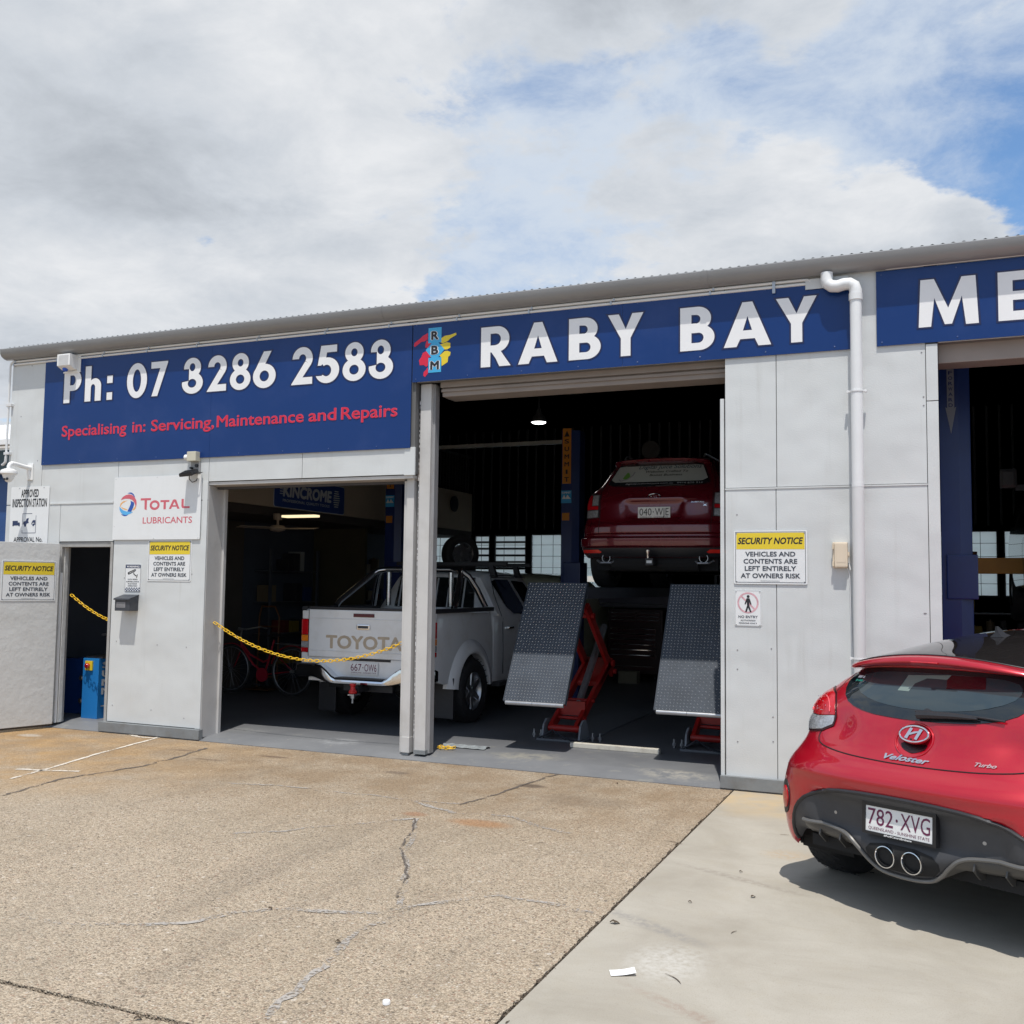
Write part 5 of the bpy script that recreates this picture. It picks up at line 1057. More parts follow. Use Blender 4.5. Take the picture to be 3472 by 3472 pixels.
# glass roof panel above the spoiler, antenna
def st_patch(B_, r0, r1, t0, t1, off, nr=14, nt=18, tt=None):
    V = []
    for i in range(nr+1):
        r = r0+(r1-r0)*i/nr
        for j in range(nt+1):
            w = 1 if tt is None else tt(i/nr); t = (t0+(t1-t0)*j/nt)*w; p = B_.pt(r, t); a = B_.pt(r, min(.999, t+.01))-B_.pt(r, max(-.999, t-.01)); b = B_.pt(min(B_.S, r+.05), t)-B_.pt(r-.05, t); n = np.cross(a, b); n /= np.linalg.norm(n)
            if n[2] < 0: n = -n
            V.append(p+n*off)
    mb = MB(); mb.add(V, [(i*(nt+1)+j, i*(nt+1)+j+1, (i+1)*(nt+1)+j+1, (i+1)*(nt+1)+j) for i in range(nr) for j in range(nt)]); return mb
obj('roof_glass', st_patch(HBb, 19.75, 23.9, -.88, .88, .004, 24, 26), carglass('roof_glass_dark', (.016, .014, .014)), hb, smooth=True)
obj('spoiler_seam', MB().tube([tuple(HBb.pt(19.72, t)+np.array([0, 0, .002])) for t in np.linspace(-.9, .9, 40)], .004, 6), PLBLK, hb)
obj('stop_lamp', MB().tube([tuple(HBb.pt(17.9, t)+np.array([0, -.002, .0])) for t in np.linspace(-.13, .13, 12)], .008, 6, flat=.6), LAMPR, hb)
ax = HBb.pt(22.6, 0.02); obj('antenna', MB().loft([[(-.035, -.05, 0), (.035, -.05, 0), (.03, .09, 0), (-.03, .09, 0)], [(-.010, -.045, .025), (.010, -.045, .025), (.008, .03, .02), (-.008, .03, .02)], [(-.004, -.05, .06), (.004, -.05, .06), (.003, -.03, .06), (-.003, -.03, .06)]]).xf(Matrix.Translation(Vector(ax))), PLBLK, hb, smooth=.7)
# side windows
for s in (-1, 1):
    q = [(.95, 1.03, .735), (1.35, 1.02, .75), (2.6, .97, .765), (2.75, .985, .765), (2.15, 1.24, .60), (1.5, 1.27, .59), (1.05, 1.20, .625)]
    mb = MB(); mb.add([(s*(w+.012), y, z) for y, z, w in q], [tuple(range(7))]); obj('side_window', mb, carglass('side_glass'), hb)
# lamps
for s in (-1, 1):
    full = [(.655, 1.108), (.585, 1.082), (.548, 1.035), (.527, .965), (.532, .922), (.59, .893), (.69, .878), (.765, .876), (.781, .94), (.775, 1.02), (.72, 1.085)]
    up = [(.655, 1.108), (.585, 1.082), (.548, 1.035), (.530, .975), (.64, .962), (.780, .962), (.775, 1.02), (.72, 1.085)]
    lo = [(.530, .971), (.527, .945), (.532, .922), (.59, .893), (.69, .878), (.765, .876), (.780, .93), (.780, .958), (.64, .958)]
    f = lambda P: [(s*a, b) for a, b in P][::s]
    L_ = empty('tail_lamp', (0, 0, 0)); L_.parent = hb
    obj('bezel', HBb.patch(f(offset_poly(full, .010)), .006, .04), mat('lamp_bezel', (.03, .004, .006), .3), L_, smooth=.8)
    obj('red_lens', HBb.patch(f(up), .010, .03, bulge=.016), LAMPR, L_, smooth=.8); obj('clear_lens', HBb.patch(f(lo), .010, .03, bulge=.014), LAMPC, L_, smooth=.8)
    ring_ = [(.56, .985), (.575, 1.03), (.63, 1.065), (.69, 1.05), (.73, 1.0), (.72, .975)]
    obj('light_guide', HBb.line([(s*a, b) for a, b in smoothpoly(ring_, 2, False)], .0030, .019, n=6), mat('guide_pink', (.75, .12, .14), .2), L_, smooth=True)
    sp_ = MB(); rr_ = random.Random(4)
    for i in range(16): x, z = rr_.uniform(.585, .73), rr_.uniform(.975, 1.06); c_ = HBb.at(s*x, z, .027); sp_.lathe([(.001, -.003), (.003, 0), (.001, .003)], 6, 'y', tuple(c_))
    o_ = obj('reflector_facets', sp_, CHROME, L_); o_['kind'] = 'stuff'
SEAM = mat('panel_gap', (.02, .002, .004), .7)
obj('tailgate_gap', HBb.line(smoothpoly([(-.575, .905), (-.598, .885), (-.602, .850), (-.57, .820), (-.40, .798), (-.18, .789), (0, .787), (.18, .789), (.40, .798), (.57, .820), (.602, .850), (.598, .885), (.575, .905)], 2, False), .0042, -.0005), SEAM, hb, smooth=True)
obj('tailgate_gap', HBb.line([(-.59, 1.10), (-.575, 1.16), (-.55, 1.20)], .003, -.0008), SEAM, hb); obj('tailgate_gap', HBb.line([(.59, 1.10), (.575, 1.16), (.55, 1.20)], .003, -.0008), SEAM, hb)
# badge: ring, slanted H, handle shadow below
bc = (0., .905)
def surf_shape(name, ops, m, off, par, th=.004):
    V, F2 = region(ops, lambda p: tuple(HBb.at(p[0], p[1], off))); mb = MB(); mb.add(V, F2)
    return obj(name, mb, m, par, fixn=False)
obj('badge_bowl_rim', HBb.line([(math.cos(a)*.100, .905+math.sin(a)*.082) for a in np.linspace(0, 2*PI, 40)[:-1]], .005, .002, closed=True), RED, hb, smooth=True)
bd = empty('badge', (0, HBb.at(0, 1.0, 0)[1]-.042, .935)); bd.parent = hb; bd.rotation_euler = (R(-28), 0, 0)
obj('badge_disc', MB().lathe([(.001, .014), (.072, .014), (.080, .008), (.076, .0), (.001, -.004)], 36, 'y').xf(Matrix.Diagonal((1.04, 1, .64, 1))), RED, bd, smooth=.8)
obj('badge_ring', MB().tube([(math.cos(a)*.078, -.003, math.sin(a)*.043) for a in np.linspace(0, 2*PI, 40)[:-1]], .0048, 8, closed=True), CHROME, bd, smooth=True)
mb = MB(); hh = [(-.040, -.014), (-.026, -.026), (-.010, -.004), (.012, .002), (.010, -.028), (.026, -.028), (.040, .014), (.026, .026), (.010, .004), (-.012, -.002), (-.010, .028), (-.026, .028)]
hh = [(1, [(-.036, -.022), (-.022, -.026), (-.008, .024), (-.020, .028)]), (1, [(.008, -.024), (.020, -.028), (.036, .022), (.022, .026)]), (1, [(-.024, -.010), (-.012, -.006), (.024, .010), (.020, .014), (.0, .010), (-.022, -.002)])]
V, F2 = region(hh, lambda p: (p[0]*1.25, -.0075, p[1]*1.15)); mb.add(V, F2); obj('badge_letter', mb, CHROME, bd, fixn=False)
obj('reversing_camera', MB().cyl((.0, -.012, -.032), (.0, -.018, -.036), .005, 10), PLBLK, bd)
obj('badge_handle_shadow', HBb.patch(smoothpoly([(-.078, .89), (-.06, .855), (0, .836), (.06, .855), (.078, .89), (0, .880)], 1), .003, .02, rim=False), mat('handle_shadow_dark', (.02, .003, .005), .3), hb, smooth=True)  # shadow under the badge, painted as a dark patch on the tailgate
obj('lettering', HBb.text('Veloster', -.125, .120, .802, .026, .005, bold=.035, shear=.35), CHROME, hb, fixn=False)
obj('lettering', HBb.text('Turbo', .335, .430, .822, .018, .005, bold=.03, shear=.35), mat('badge_rose', (.55, .42, .42), .3, metal=.6), hb, fixn=False)
# black bumper insert, its rim, diffuser
ins = [(-.745, .275), (-.705, .40), (-.655, .485), (-.57, .552), (-.45, .600), (-.28, .622), (0, .630), (.28, .622), (.45, .600), (.57, .552), (.655, .485), (.705, .40), (.745, .275), (.69, .300), (.62, .354), (.30, .342), (.20, .295), (.12, .250), (0, .240), (-.12, .250), (-.20, .295), (-.30, .342), (-.62, .354), (-.69, .300)]
obj('bumper_insert', HBb.patch(ins, .007, .02), PLGRY, hb, smooth=.8)
obj('insert_rim', HBb.line(smoothpoly(ins[:13], 1, False), .011, .006), PLBLK, hb, smooth=True)
lip = smoothpoly([(-.60, .418), (-.40, .405), (-.30, .390), (-.24, .350), (-.19, .295), (-.13, .256), (0, .245), (.13, .256), (.19, .295), (.24, .350), (.30, .390), (.40, .405), (.60, .418)], 2, False)
DG = mat('diffuser_grey', (.065, .062, .060), .35, metal=.2); LIPM = mat('diffuser_lip_grey', (.15, .145, .14), .35, metal=.3)
obj('diffuser_lip', HBb.line(lip, .0105, .016), LIPM, hb, smooth=True)
low = [(a, b-.006) for a, b in lip]; bot = [(a, zb(abs(a))+.002) for a, b in lip][::-1]
obj('diffuser_panel', HBb.patch([p for p in low if abs(p[0]) > .17 and p[0] < 0]+[(-.19, .285), (-.30, .348), (-.60, .354)], .011, .02), DG, hb, smooth=.8)
obj('diffuser_panel', HBb.patch([p for p in low if p[0] > .17]+[(.60, .354), (.30, .348), (.19, .285)], .011, .02), DG, hb, smooth=.8)
obj('exhaust_panel', HBb.patch(smoothpoly([(-.21, .335), (-.15, .39), (.15, .39), (.21, .335), (.14, .268), (-.14, .268)], 1), .009, .02, rim=False), UND, hb, smooth=True)
for s in (-1, 1):
    for x in (.36, .50): p = HBb.at(s*x, .375, 0); obj('diffuser_fin', MB().prism([(p[1]-.022, .352), (p[1]-.008, .39), (p[1]+.07, .39), (p[1]+.12, .30), (p[1]+.03, .305)], s*x-.004, s*x+.004, 'x'), DG, hb)
    y = HBb.at(0, .33, 0)[1]-.030+.012
    obj('exhaust_tip', MB().lathe([(.045, .14), (.047, .0), (.050, -.006), (.054, -.005), (.056, .004), (.055, .15)], 36, 'y', (s*.072, y-.005, .330), caps=False), CHROME, hb, smooth=.9)
    obj('exhaust_bore', MB().lathe([(.044, .06), (.001, .061)], 30, 'y', (s*.072, y, .330), caps=False), UND, hb); obj('exhaust_bore', MB().lathe([(.0465, .005), (.0455, .07)], 30, 'y', (s*.072, y, .330), caps=False), UND, hb)
    obj('corner_reflector', HBb.patch([(s*a, b) for a, b in ell(.785, .50, .040, .062, n=20)[:-1]][::s], .010, .02, bulge=.006), LAMPR, hb, smooth=.8)
    obj('reflector_surround', HBb.patch([(s*a, b) for a, b in smoothpoly([(.73, .53), (.755, .59), (.80, .60), (.84, .545), (.85, .46), (.835, .40), (.79, .40), (.75, .44)], 1)][::s], .004, .02), PLBLK, hb, smooth=.8)
    obj('parking_sensor', MB().cyl(tuple(HBb.at(s*.40, .485, .002)), tuple(HBb.at(s*.40, .485, .008)), .009, 12), STEEL, hb)
obj('tow_cover', MB().box(-.50, -.40, .10, .13, .335, .375), LAMPR, hb, bevel=.008) if False else None
pl = plate(hb, '782.XVG', (0, HBb.at(0, .51, 0)[1]-.038, .506), (R(-4), 0, 0), frame=False)
PF = mat('plate_frame', (.012, .012, .014), .35)
o_ = obj('plate_frame', MB().box(-.200, .200, .002, .022, -.078, .082).box(-.200, -.181, -.009, .002, -.078, .082).box(.181, .200, -.009, .002, -.078, .082).box(-.181, .181, -.009, .002, .062, .082).box(-.181, .181, -.009, .002, -.078, -.064), PF, pl, bevel=.002)
obj('lettering', text_mb('#AudiCentreBrisbane', -.075, .075, -.0755, .010, y=-.0098, bold=.02), WHITE, pl, fixn=False)
obj('bumper_gap', HBb.line([(-.565, .70), (-.7, .71), (-.8, .72)], .0001, 0), SEAM, hb) if False else None
for s in (-1, 1):
    mb = MB(); mb.loft([[(s*.80, 2.72, .96), (s*.80, 2.80, .96), (s*.80, 2.80, 1.0), (s*.80, 2.72, 1.0)], [(s*.97, 2.70, .96), (s*.97, 2.82, .96), (s*.97, 2.82, 1.08), (s*.97, 2.70, 1.08)]]); obj('door_mirror', mb, RED, hb, bevel=.02)
# ------------------------------------------------------------------ white ute in the first bay
WH = mat('white_paint', (.76, .77, .78), .28, var=.015, vs=2, coat=1., dirt=(.50, .46, .40), dirt_scale=2.5, dirt_amt=.4); streaks(WH, (.40, .36, .30), .4, 3., 3., .5)
ut = empty('parked_ute', (-5.965, 1.20, .052), label='white dual cab ute with chrome step bumper parked tail out behind the posts', cat='ute')
def sidepanel(s):
    arc = [(1.05+math.cos(a)*.475, .385+math.sin(a)*.475) for a in np.linspace(PI*.93, PI*.02, 26)]
    pl = [(.10, .56), (.07, .80), (.085, 1.30), (.11, 1.315), (1.66, 1.275), (1.68, 1.20), (1.68, .46), (1.53, .43)]+arc[::-1]+[(.36, .50)]
    r = []
    for k, (dx) in enumerate((.0, .0)): pass
    mb = MB(); V, F2 = region([(1, pl)], lambda p: p)
    def X(z, y): t = (z-.75)/.55; return .860-.035*t*t*(1 if t > 0 else .8)-.03*max(0, (.35-y)/.35)**2
    dens = []
    for a, b in zip(pl, pl[1:]+pl[:1]):
        n = max(1, int(math.hypot(a[0]-b[0], a[1]-b[1])/.06)); dens += [(a[0]+(b[0]-a[0])*i/n, a[1]+(b[1]-a[1])*i/n) for i in range(n)]
    Vv = [Vector(p) for p in dens]; E = [(i, (i+1) % len(dens)) for i in range(len(dens))]
    for i in range(1, 27):
        for j in range(1, 16):
            p = (.07+i*.06, .43+j*.057)
            if inside(p, pl): Vv.append(Vector(p))
    rr = delaunay_2d_cdt(Vv, E, [], 0, 1e-5); F3 = [tuple(q) for q in rr[2] if inside(((rr[0][q[0]].x+rr[0][q[1]].x+rr[0][q[2]].x)/3, (rr[0][q[0]].y+rr[0][q[1]].y+rr[0][q[2]].y)/3), pl)]
    mb.add([(s*X(v.y, v.x), v.x, v.y) for v in rr[0]], F3)
    k = len(dens); mb.add([(s*X(p[1], p[0]), p[0], p[1]) for p in dens]+[(s*(X(p[1], p[0])-.05), p[0], p[1]) for p in dens], [(i, (i+1) % k, k+(i+1) % k, k+i) for i in range(k)])
    return mb
for s in (-1, 1):
    sp = obj('tray_side', sidepanel(s), WH, ut, smooth=.6)
    mb = MB()                               # flare over the wheel
    rings = []
    for a in np.linspace(PI*.97, PI*.02, 28):
        c, q = math.cos(a), math.sin(a); w = .05*(.5+.5*q)
        rings.append([(s*x, 1.05+c*r, .385+q*r) for x, r in ((.80, .42), (.905, .425), (.922, .445), (.918, .50), (.885, .56), (.845, .60), (.80, .60))])
    mb.loft(rings); obj('wheel_flare', mb, WH, sp, smooth=.7)
    obj('wheel_arch_liner', (lambda m: (m.add([(s*x, 1.05+math.cos(a)*.46, .385+math.sin(a)*.46) for x in (.86, .45) for a in np.linspace(-.2, PI+.2, 24)], [(i, i+1, 25+i, 24+i) for i in range(23)]), m)[1])(MB()), UND, ut, fixn=False)
    obj('tray_rail', MB().box(s*.84-.04, s*.84+.03, .09, 1.70, 1.295, 1.345) if s > 0 else MB().box(-.87, -.80, .09, 1.70, 1.295, 1.345), PLBLK, ut, bevel=.012)
    wheel(ut, s*.80, 1.05, .372, .372, .25, s, 6, rimr=.60); wheel(ut, s*.78, 4.13, .372, .372, .25, s, 6, rimr=.60)
    obj('mudflap', MB().box(.66, .90, .52, .545, .10, .56) if s > 0 else MB().box(-.90, -.66, .52, .545, .10, .56), PLBLK, ut, bevel=.01)
    L_ = empty('tail_lamp', (0, 0, 0)); L_.parent = ut
    def lamp(n, m, z0, z1): 
        ring = [(s*.750, .045), (s*.845, .055), (s*.868, .11), (s*.868, .16), (s*.75, .16)]
        obj(n, MB().loft([[(x, y, z) for x, y in ring] for z in (z0, z1)]), m, L_, bevel=.008)
    lamp('red_lens', LAMPR, 1.02, 1.20); lamp('amber_lens', LAMPO, .945, 1.017); lamp('clear_lens', LAMPC, .875, .942); lamp('red_lens', LAMPR, .82, .872)
    obj('corner_panel', MB().loft([[(s*x, y, z) for x, y in ((.742, .05), (.84, .06), (.862, .12), (.862, .18), (.742, .18))] for z in (.60, .815)]), WH, ut, bevel=.006)
    obj('corner_panel', MB().loft([[(s*x, y, z) for x, y in ((.742, .05), (.84, .06), (.862, .12), (.862, .18), (.742, .18))] for z in (1.203, 1.30)]), WH, ut, bevel=.010)
tg = obj('tailgate', MB().box(-.737, .737, .040, .10, .775, 1.315), WH, ut, bevel=.014)
obj('tailgate_moulding', MB().box(-.72, .72, .032, .0395, 1.02, 1.20), WH, tg, bevel=.006) if False else None
obj('tailgate_cap', MB().box(-.74, .74, .035, .11, 1.316, 1.345), PLBLK, ut, bevel=.008)
obj('stop_lamp', MB().box(-.20, .07, .030, .0395, 1.235, 1.28), mat('stop_lamp_dark_red', (.07, .006, .012), .2), ut, bevel=.01) if False else obj('stop_lamp', MB().box(-.135, .135, .030, .0395, 1.238, 1.278), mat('stop_lamp_dark_red', (.09, .006, .014), .2), ut, bevel=.012)
for z_ in (1.215, .845): obj('tailgate_crease', MB().tube([(-.70, .0405, z_), (.70, .0405, z_)], .006, 8), WH, tg, smooth=True)
for x_ in (-.742, .742): obj('tailgate_gap', MB().box(x_-.003, x_+.003, .045, .06, .78, 1.31), UND, tg)
hd_ = obj('tailgate_handle', MB().box(-.085, .085, .022, .0395, 1.10, 1.155), CHROME, ut, bevel=.01); obj('handle_recess', MB().box(-.065, .065, .018, .0215, 1.113, 1.142), PLGRY, hd_)
TY = mat('faded_gold_decal', (.47, .38, .28), .5, var=.12, vs=12)
obj('lettering', text_mb('TOYOTA', -.50, .50, .875, .155, y=.0385, bold=.035), TY, ut, fixn=False)
obj('lettering_shadow', text_mb('TOYOTA', -.505, .505, .990, .045, y=.0378, bold=.02), mat('decal_grey', (.30, .29, .28), .5), ut, fixn=False) if False else None
obj('rear_valance', MB().box(-.745, .745, .07, .12, .50, .772), WH, ut, bevel=.01)
obj('latch_slot', MB().box(-.26, .34, .062, .069, .745, .772), PLBLK, ut)
# chrome step bumper: raised ends, dropped middle
mb = MB(); rg = []
for x, zt, zb_, y0 in ((-.875, .66, .55, .06), (-.86, .685, .545, .0), (-.60, .695, .54, -.04), (-.52, .69, .52, -.05), (-.44, .64, .50, -.055), (-.36, .575, .49, -.06), (-.30, .55, .485, -.06), (.30, .55, .485, -.06), (.36, .575, .49, -.06), (.44, .64, .50, -.055), (.52, .69, .52, -.05), (.60, .695, .54, -.04), (.86, .685, .545, .0), (.875, .66, .55, .06)):
    m_ = (zt+zb_)/2; rg.append([(x, y0+.13, zt), (x, y0+.02, zt), (x, y0, zt-.015), (x, y0-.006, m_), (x, y0, zb_+.012), (x, y0+.03, zb_), (x, y0+.13, zb_)])
mb.loft(rg); obj('step_bumper', mb, CHROME, ut, smooth=.5)
obj('step_pad', MB().box(-.30, .30, -.055, .06, .550, .562), PLBLK, ut); 
for s in (-1, 1): obj('step_pad', MB().box(*sorted((s*.60, s*.85)), -.03, .06, .689, .70), PLBLK, ut)
plate(ut, '667.OW6', (.0, .058, .662), w=.372, h=.134)
hk = empty('tow_hitch', (0, 0, 0)); hk.parent = ut
obj('hitch_bar', MB().box(-.035, .035, -.10, .3, .41, .47).box(-.30, .34, .12, .20, .40, .475), PLBLK, hk, bevel=.004); obj('hitch_tongue', MB().box(-.04, .04, -.20, -.06, .385, .40), STEEL, hk)
obj('tow_ball_cover', MB().lathe([(.025, .40), (.045, .41), (.046, .43), (.028, .45), (.024, .48), (.036, .50), (.034, .515), (.001, .517)], 18, 'z', (0, -.16, 0)), mat('ball_cover_red', (.60, .02, .02), .4), hk, smooth=.6)
obj('tow_ball_nut', MB().cyl((0, -.16, .30), (0, -.16, .36), .012, 8).cyl((0, -.16, .355), (0, -.16, .384), .028, 6), STEEL, hk)
obj('underbody', MB().box(-.55, .55, .2, 4.6, .42, .56), UND, ut); obj('rear_axle', MB().cyl((-.7, 1.05, .37), (.7, 1.05, .37), .05, 12).lathe([(.02, -.12), (.13, -.08), (.15, 0), (.13, .08), (.02, .12)], 16, 'y', (0, 1.05, .37)), UND, ut)
obj('tray_floor', MB().box(-.80, .80, .10, 1.68, .72, .76), PLBLK, ut); obj('tray_front', MB().box(-.82, .82, 1.64, 1.68, .72, 1.29), WH, ut)
# cab lofted along its length: (y, sill half width, belt z, belt half width, roof z, roof half width)
def sec(y, zs, wb, zb2, wr, zr):
    return [(-wb*.985, y, zs), (-wb, y, .75), (-wb, y, zb2-.06), (-wb+.02, y, zb2), (-wr-.03, y, zr-.10), (-wr+.02, y, zr-.035), (-wr+.12, y, zr-.008), (0, y, zr+.012), (wr-.12, y, zr-.008), (wr-.02, y, zr-.035), (wr+.03, y, zr-.10), (wb-.02, y, zb2), (wb, y, zb2-.06), (wb, y, .75), (wb*.985, y, zs)]
S = [(1.72, .42, .80, 1.23, .60, 1.28), (1.725, .42, .855, 1.24, .63, 1.30), (1.76, .42, .865, 1.24, .62, 1.45), (1.86, .42, .865, 1.24, .605, 1.74), (1.96, .42, .868, 1.23, .61, 1.785), (2.3, .42, .87, 1.22, .62, 1.805), (2.9, .42, .87, 1.20, .62, 1.80), (3.25, .42, .87, 1.19, .61, 1.76), (3.5, .42, .87, 1.18, .63, 1.60), (3.95, .42, .87, 1.15, .70, 1.20), (4.0, .42, .87, 1.12, .70, 1.16), (4.7, .45, .86, 1.02, .65, 1.10), (5.0, .50, .78, .9, .55, .98)]
mb = MB(); mb.loft([sec(*q) for q in S]); cab = obj('cab', mb, WH, ut, smooth=.5)
GL = carglass('cab_glass', (.010, .013, .014))
for s in (-1, 1):
    def W(y, z):
        c = [float(np.interp(y, [q[0] for q in S], [q[k] for q in S])) for k in range(6)]; za, wa, zc_, wc = c[3], c[2]-.02, c[5]-.10, c[4]+.03
        return s*(wa+(wc-wa)*max(0, min(1.15, (z-za)/max(zc_-za, .05)))+.014)
    q = [(2.02, 1.66), (2.16, 1.69), (2.56, 1.69), (2.82, 1.27), (2.76, 1.24), (2.36, 1.25), (2.20, 1.34)]
    m_ = MB(); m_.add([(W(y, z), y, z) for y, z in q], [tuple(range(7))]); obj('door_window', m_, GL, cab, fixn=False)
    q = [(2.66, 1.68), (3.10, 1.66), (3.40, 1.44), (3.62, 1.26), (2.96, 1.24), (2.92, 1.27)]
    m_ = MB(); m_.add([(W(y, z), y, z) for y, z in q], [tuple(range(6))]); obj('door_window', m_, GL, cab, fixn=False)
    for y, z0 in ((1.98, 1.20), (2.86, 1.22)): obj('door_gap', MB().tube([(s*.872, y, .50), (s*.873, y, .8), (s*.873, y-.02, 1.14), (s*.855, y+.02, z0)], .005, 6), SEAM if False else PLGRY, cab)
    obj('door_gap', MB().tube([(W(1.96, 1.25), 1.97, 1.22), (W(2.0, 1.5), 1.97, 1.5), (W(2.0, 1.70), 2.06, 1.715), (W(2, 1.71), 2.85, 1.715)], .005, 6), PLGRY, cab)
    obj('door_handle', MB().box(*sorted((s*.868, s*.905)), 2.10, 2.26, 1.06, 1.09), CHROME, cab, bevel=.008)
    obj('roof_gutter', MB().tube([(s*.665, 2.0, 1.735), (s*.668, 2.6, 1.75), (s*.66, 3.2, 1.72)], .007, 6), PLGRY, cab)
    obj('side_step', MB().box(*sorted((s*.80, s*.93)), 1.75, 3.6, .36, .42), PLGRY, ut, bevel=.01)
    obj('door_mirror', MB().box(*sorted((s*.90, s*1.08)), 3.36, 3.46, 1.20, 1.40), WH, ut, bevel=.03)
# rear glass with its bars
def RW_(x, z): return (x, 1.728+(z-1.30)*.27, z)
m_ = MB(); m_.add([RW_(-.52, 1.36), RW_(.52, 1.36), RW_(.50, 1.68), RW_(-.50, 1.68)], [(0, 1, 2, 3)]); rg_ = obj('rear_window', MB().hexa([(-.57, 1.715, 1.33), (.57, 1.715, 1.33), (.57, 1.76, 1.33), (-.57, 1.76, 1.33)], [(-.53, 1.815, 1.71), (.53, 1.815, 1.71), (.53, 1.86, 1.71), (-.53, 1.86, 1.71)]), GL, cab)
for x in (-.50, -.16, .03, .20, .42): obj('window_bar', MB().tube([(x, 1.70, 1.32), (x, 1.80, 1.70)], .012, 8), mat('bar_white', (.5, .51, .52), .4), rg_)
# sports bar of polished tube, roof rack
SBAR = mat('polished_tube', (.62, .63, .65), .16, metal=1., var=.03)
sb = empty('sports_bar', (0, 0, 0)); sb.parent = ut
for y0, k in ((1.32, 0), (1.50, 1)):
    pts = [(-.80, y0-.62 if not k else y0, 1.345), (-.795, y0-.56 if not k else y0, 1.40), (-.62, y0-.08, 1.74), (-.57, y0-.02, 1.785), (-.45, y0, 1.80), (.45, y0, 1.80), (.57, y0-.02, 1.785), (.62, y0-.08, 1.74), (.795, y0-.56 if not k else y0, 1.40), (.80, y0-.62 if not k else y0, 1.345)]
    if k: pts = [(-.78, y0+.05, 1.345), (-.70, y0+.02, 1.55), (-.60, y0, 1.74), (-.56, y0, 1.78), (-.48, y0, 1.80)] if False else [(-.80, 1.56, 1.345), (-.70, 1.46, 1.60), (-.62, 1.38, 1.74), (-.56, 1.34, 1.785)]
    obj('bar_tube', MB().tube(pts, .037, 14), SBAR, sb, smooth=.9)
for s in (-1, 1): obj('bar_tube', MB().tube([(s*.80, 1.58, 1.345), (s*.72, 1.50, 1.56), (s*.64, 1.42, 1.72), (s*.57, 1.34, 1.79)], .037, 14), SBAR, sb, smooth=.9)
for s in (-1, 1): obj('bar_tube', MB().tube([(s*.44, 1.34, 1.345), (s*.44, 1.34, 1.79)], .032, 12), SBAR, sb, smooth=.9)
obj('bar_clamp', MB().box(.10, .21, 1.26, 1.38, 1.755, 1.85), PLBLK, sb); obj('bar_clamp', MB().box(-.21, -.10, 1.26, 1.38, 1.755, 1.85), PLBLK, sb)
obj('clamp_badge', MB().box(.13, .18, 1.255, 1.2595, 1.78, 1.815), WHITE, sb)
rk = empty('roof_rack', (0, 0, 0)); rk.parent = ut
for y in (2.15, 2.95):
    obj('rack_bar', MB().box(-.78, .84, y-.03, y+.03, 1.865, 1.915), PLBLK, rk, bevel=.01)
    for s in (-1, 1): obj('rack_leg', MB().hexa([(s*.66-.04, y-.04, 1.72), (s*.66+.04, y-.04, 1.72), (s*.66+.04, y+.04, 1.72), (s*.66-.04, y+.04, 1.72)], [(s*.62-.03, y-.03, 1.87), (s*.62+.03, y-.03, 1.87), (s*.62+.03, y+.03, 1.87), (s*.62-.03, y+.03, 1.87)]), PLBLK, rk)
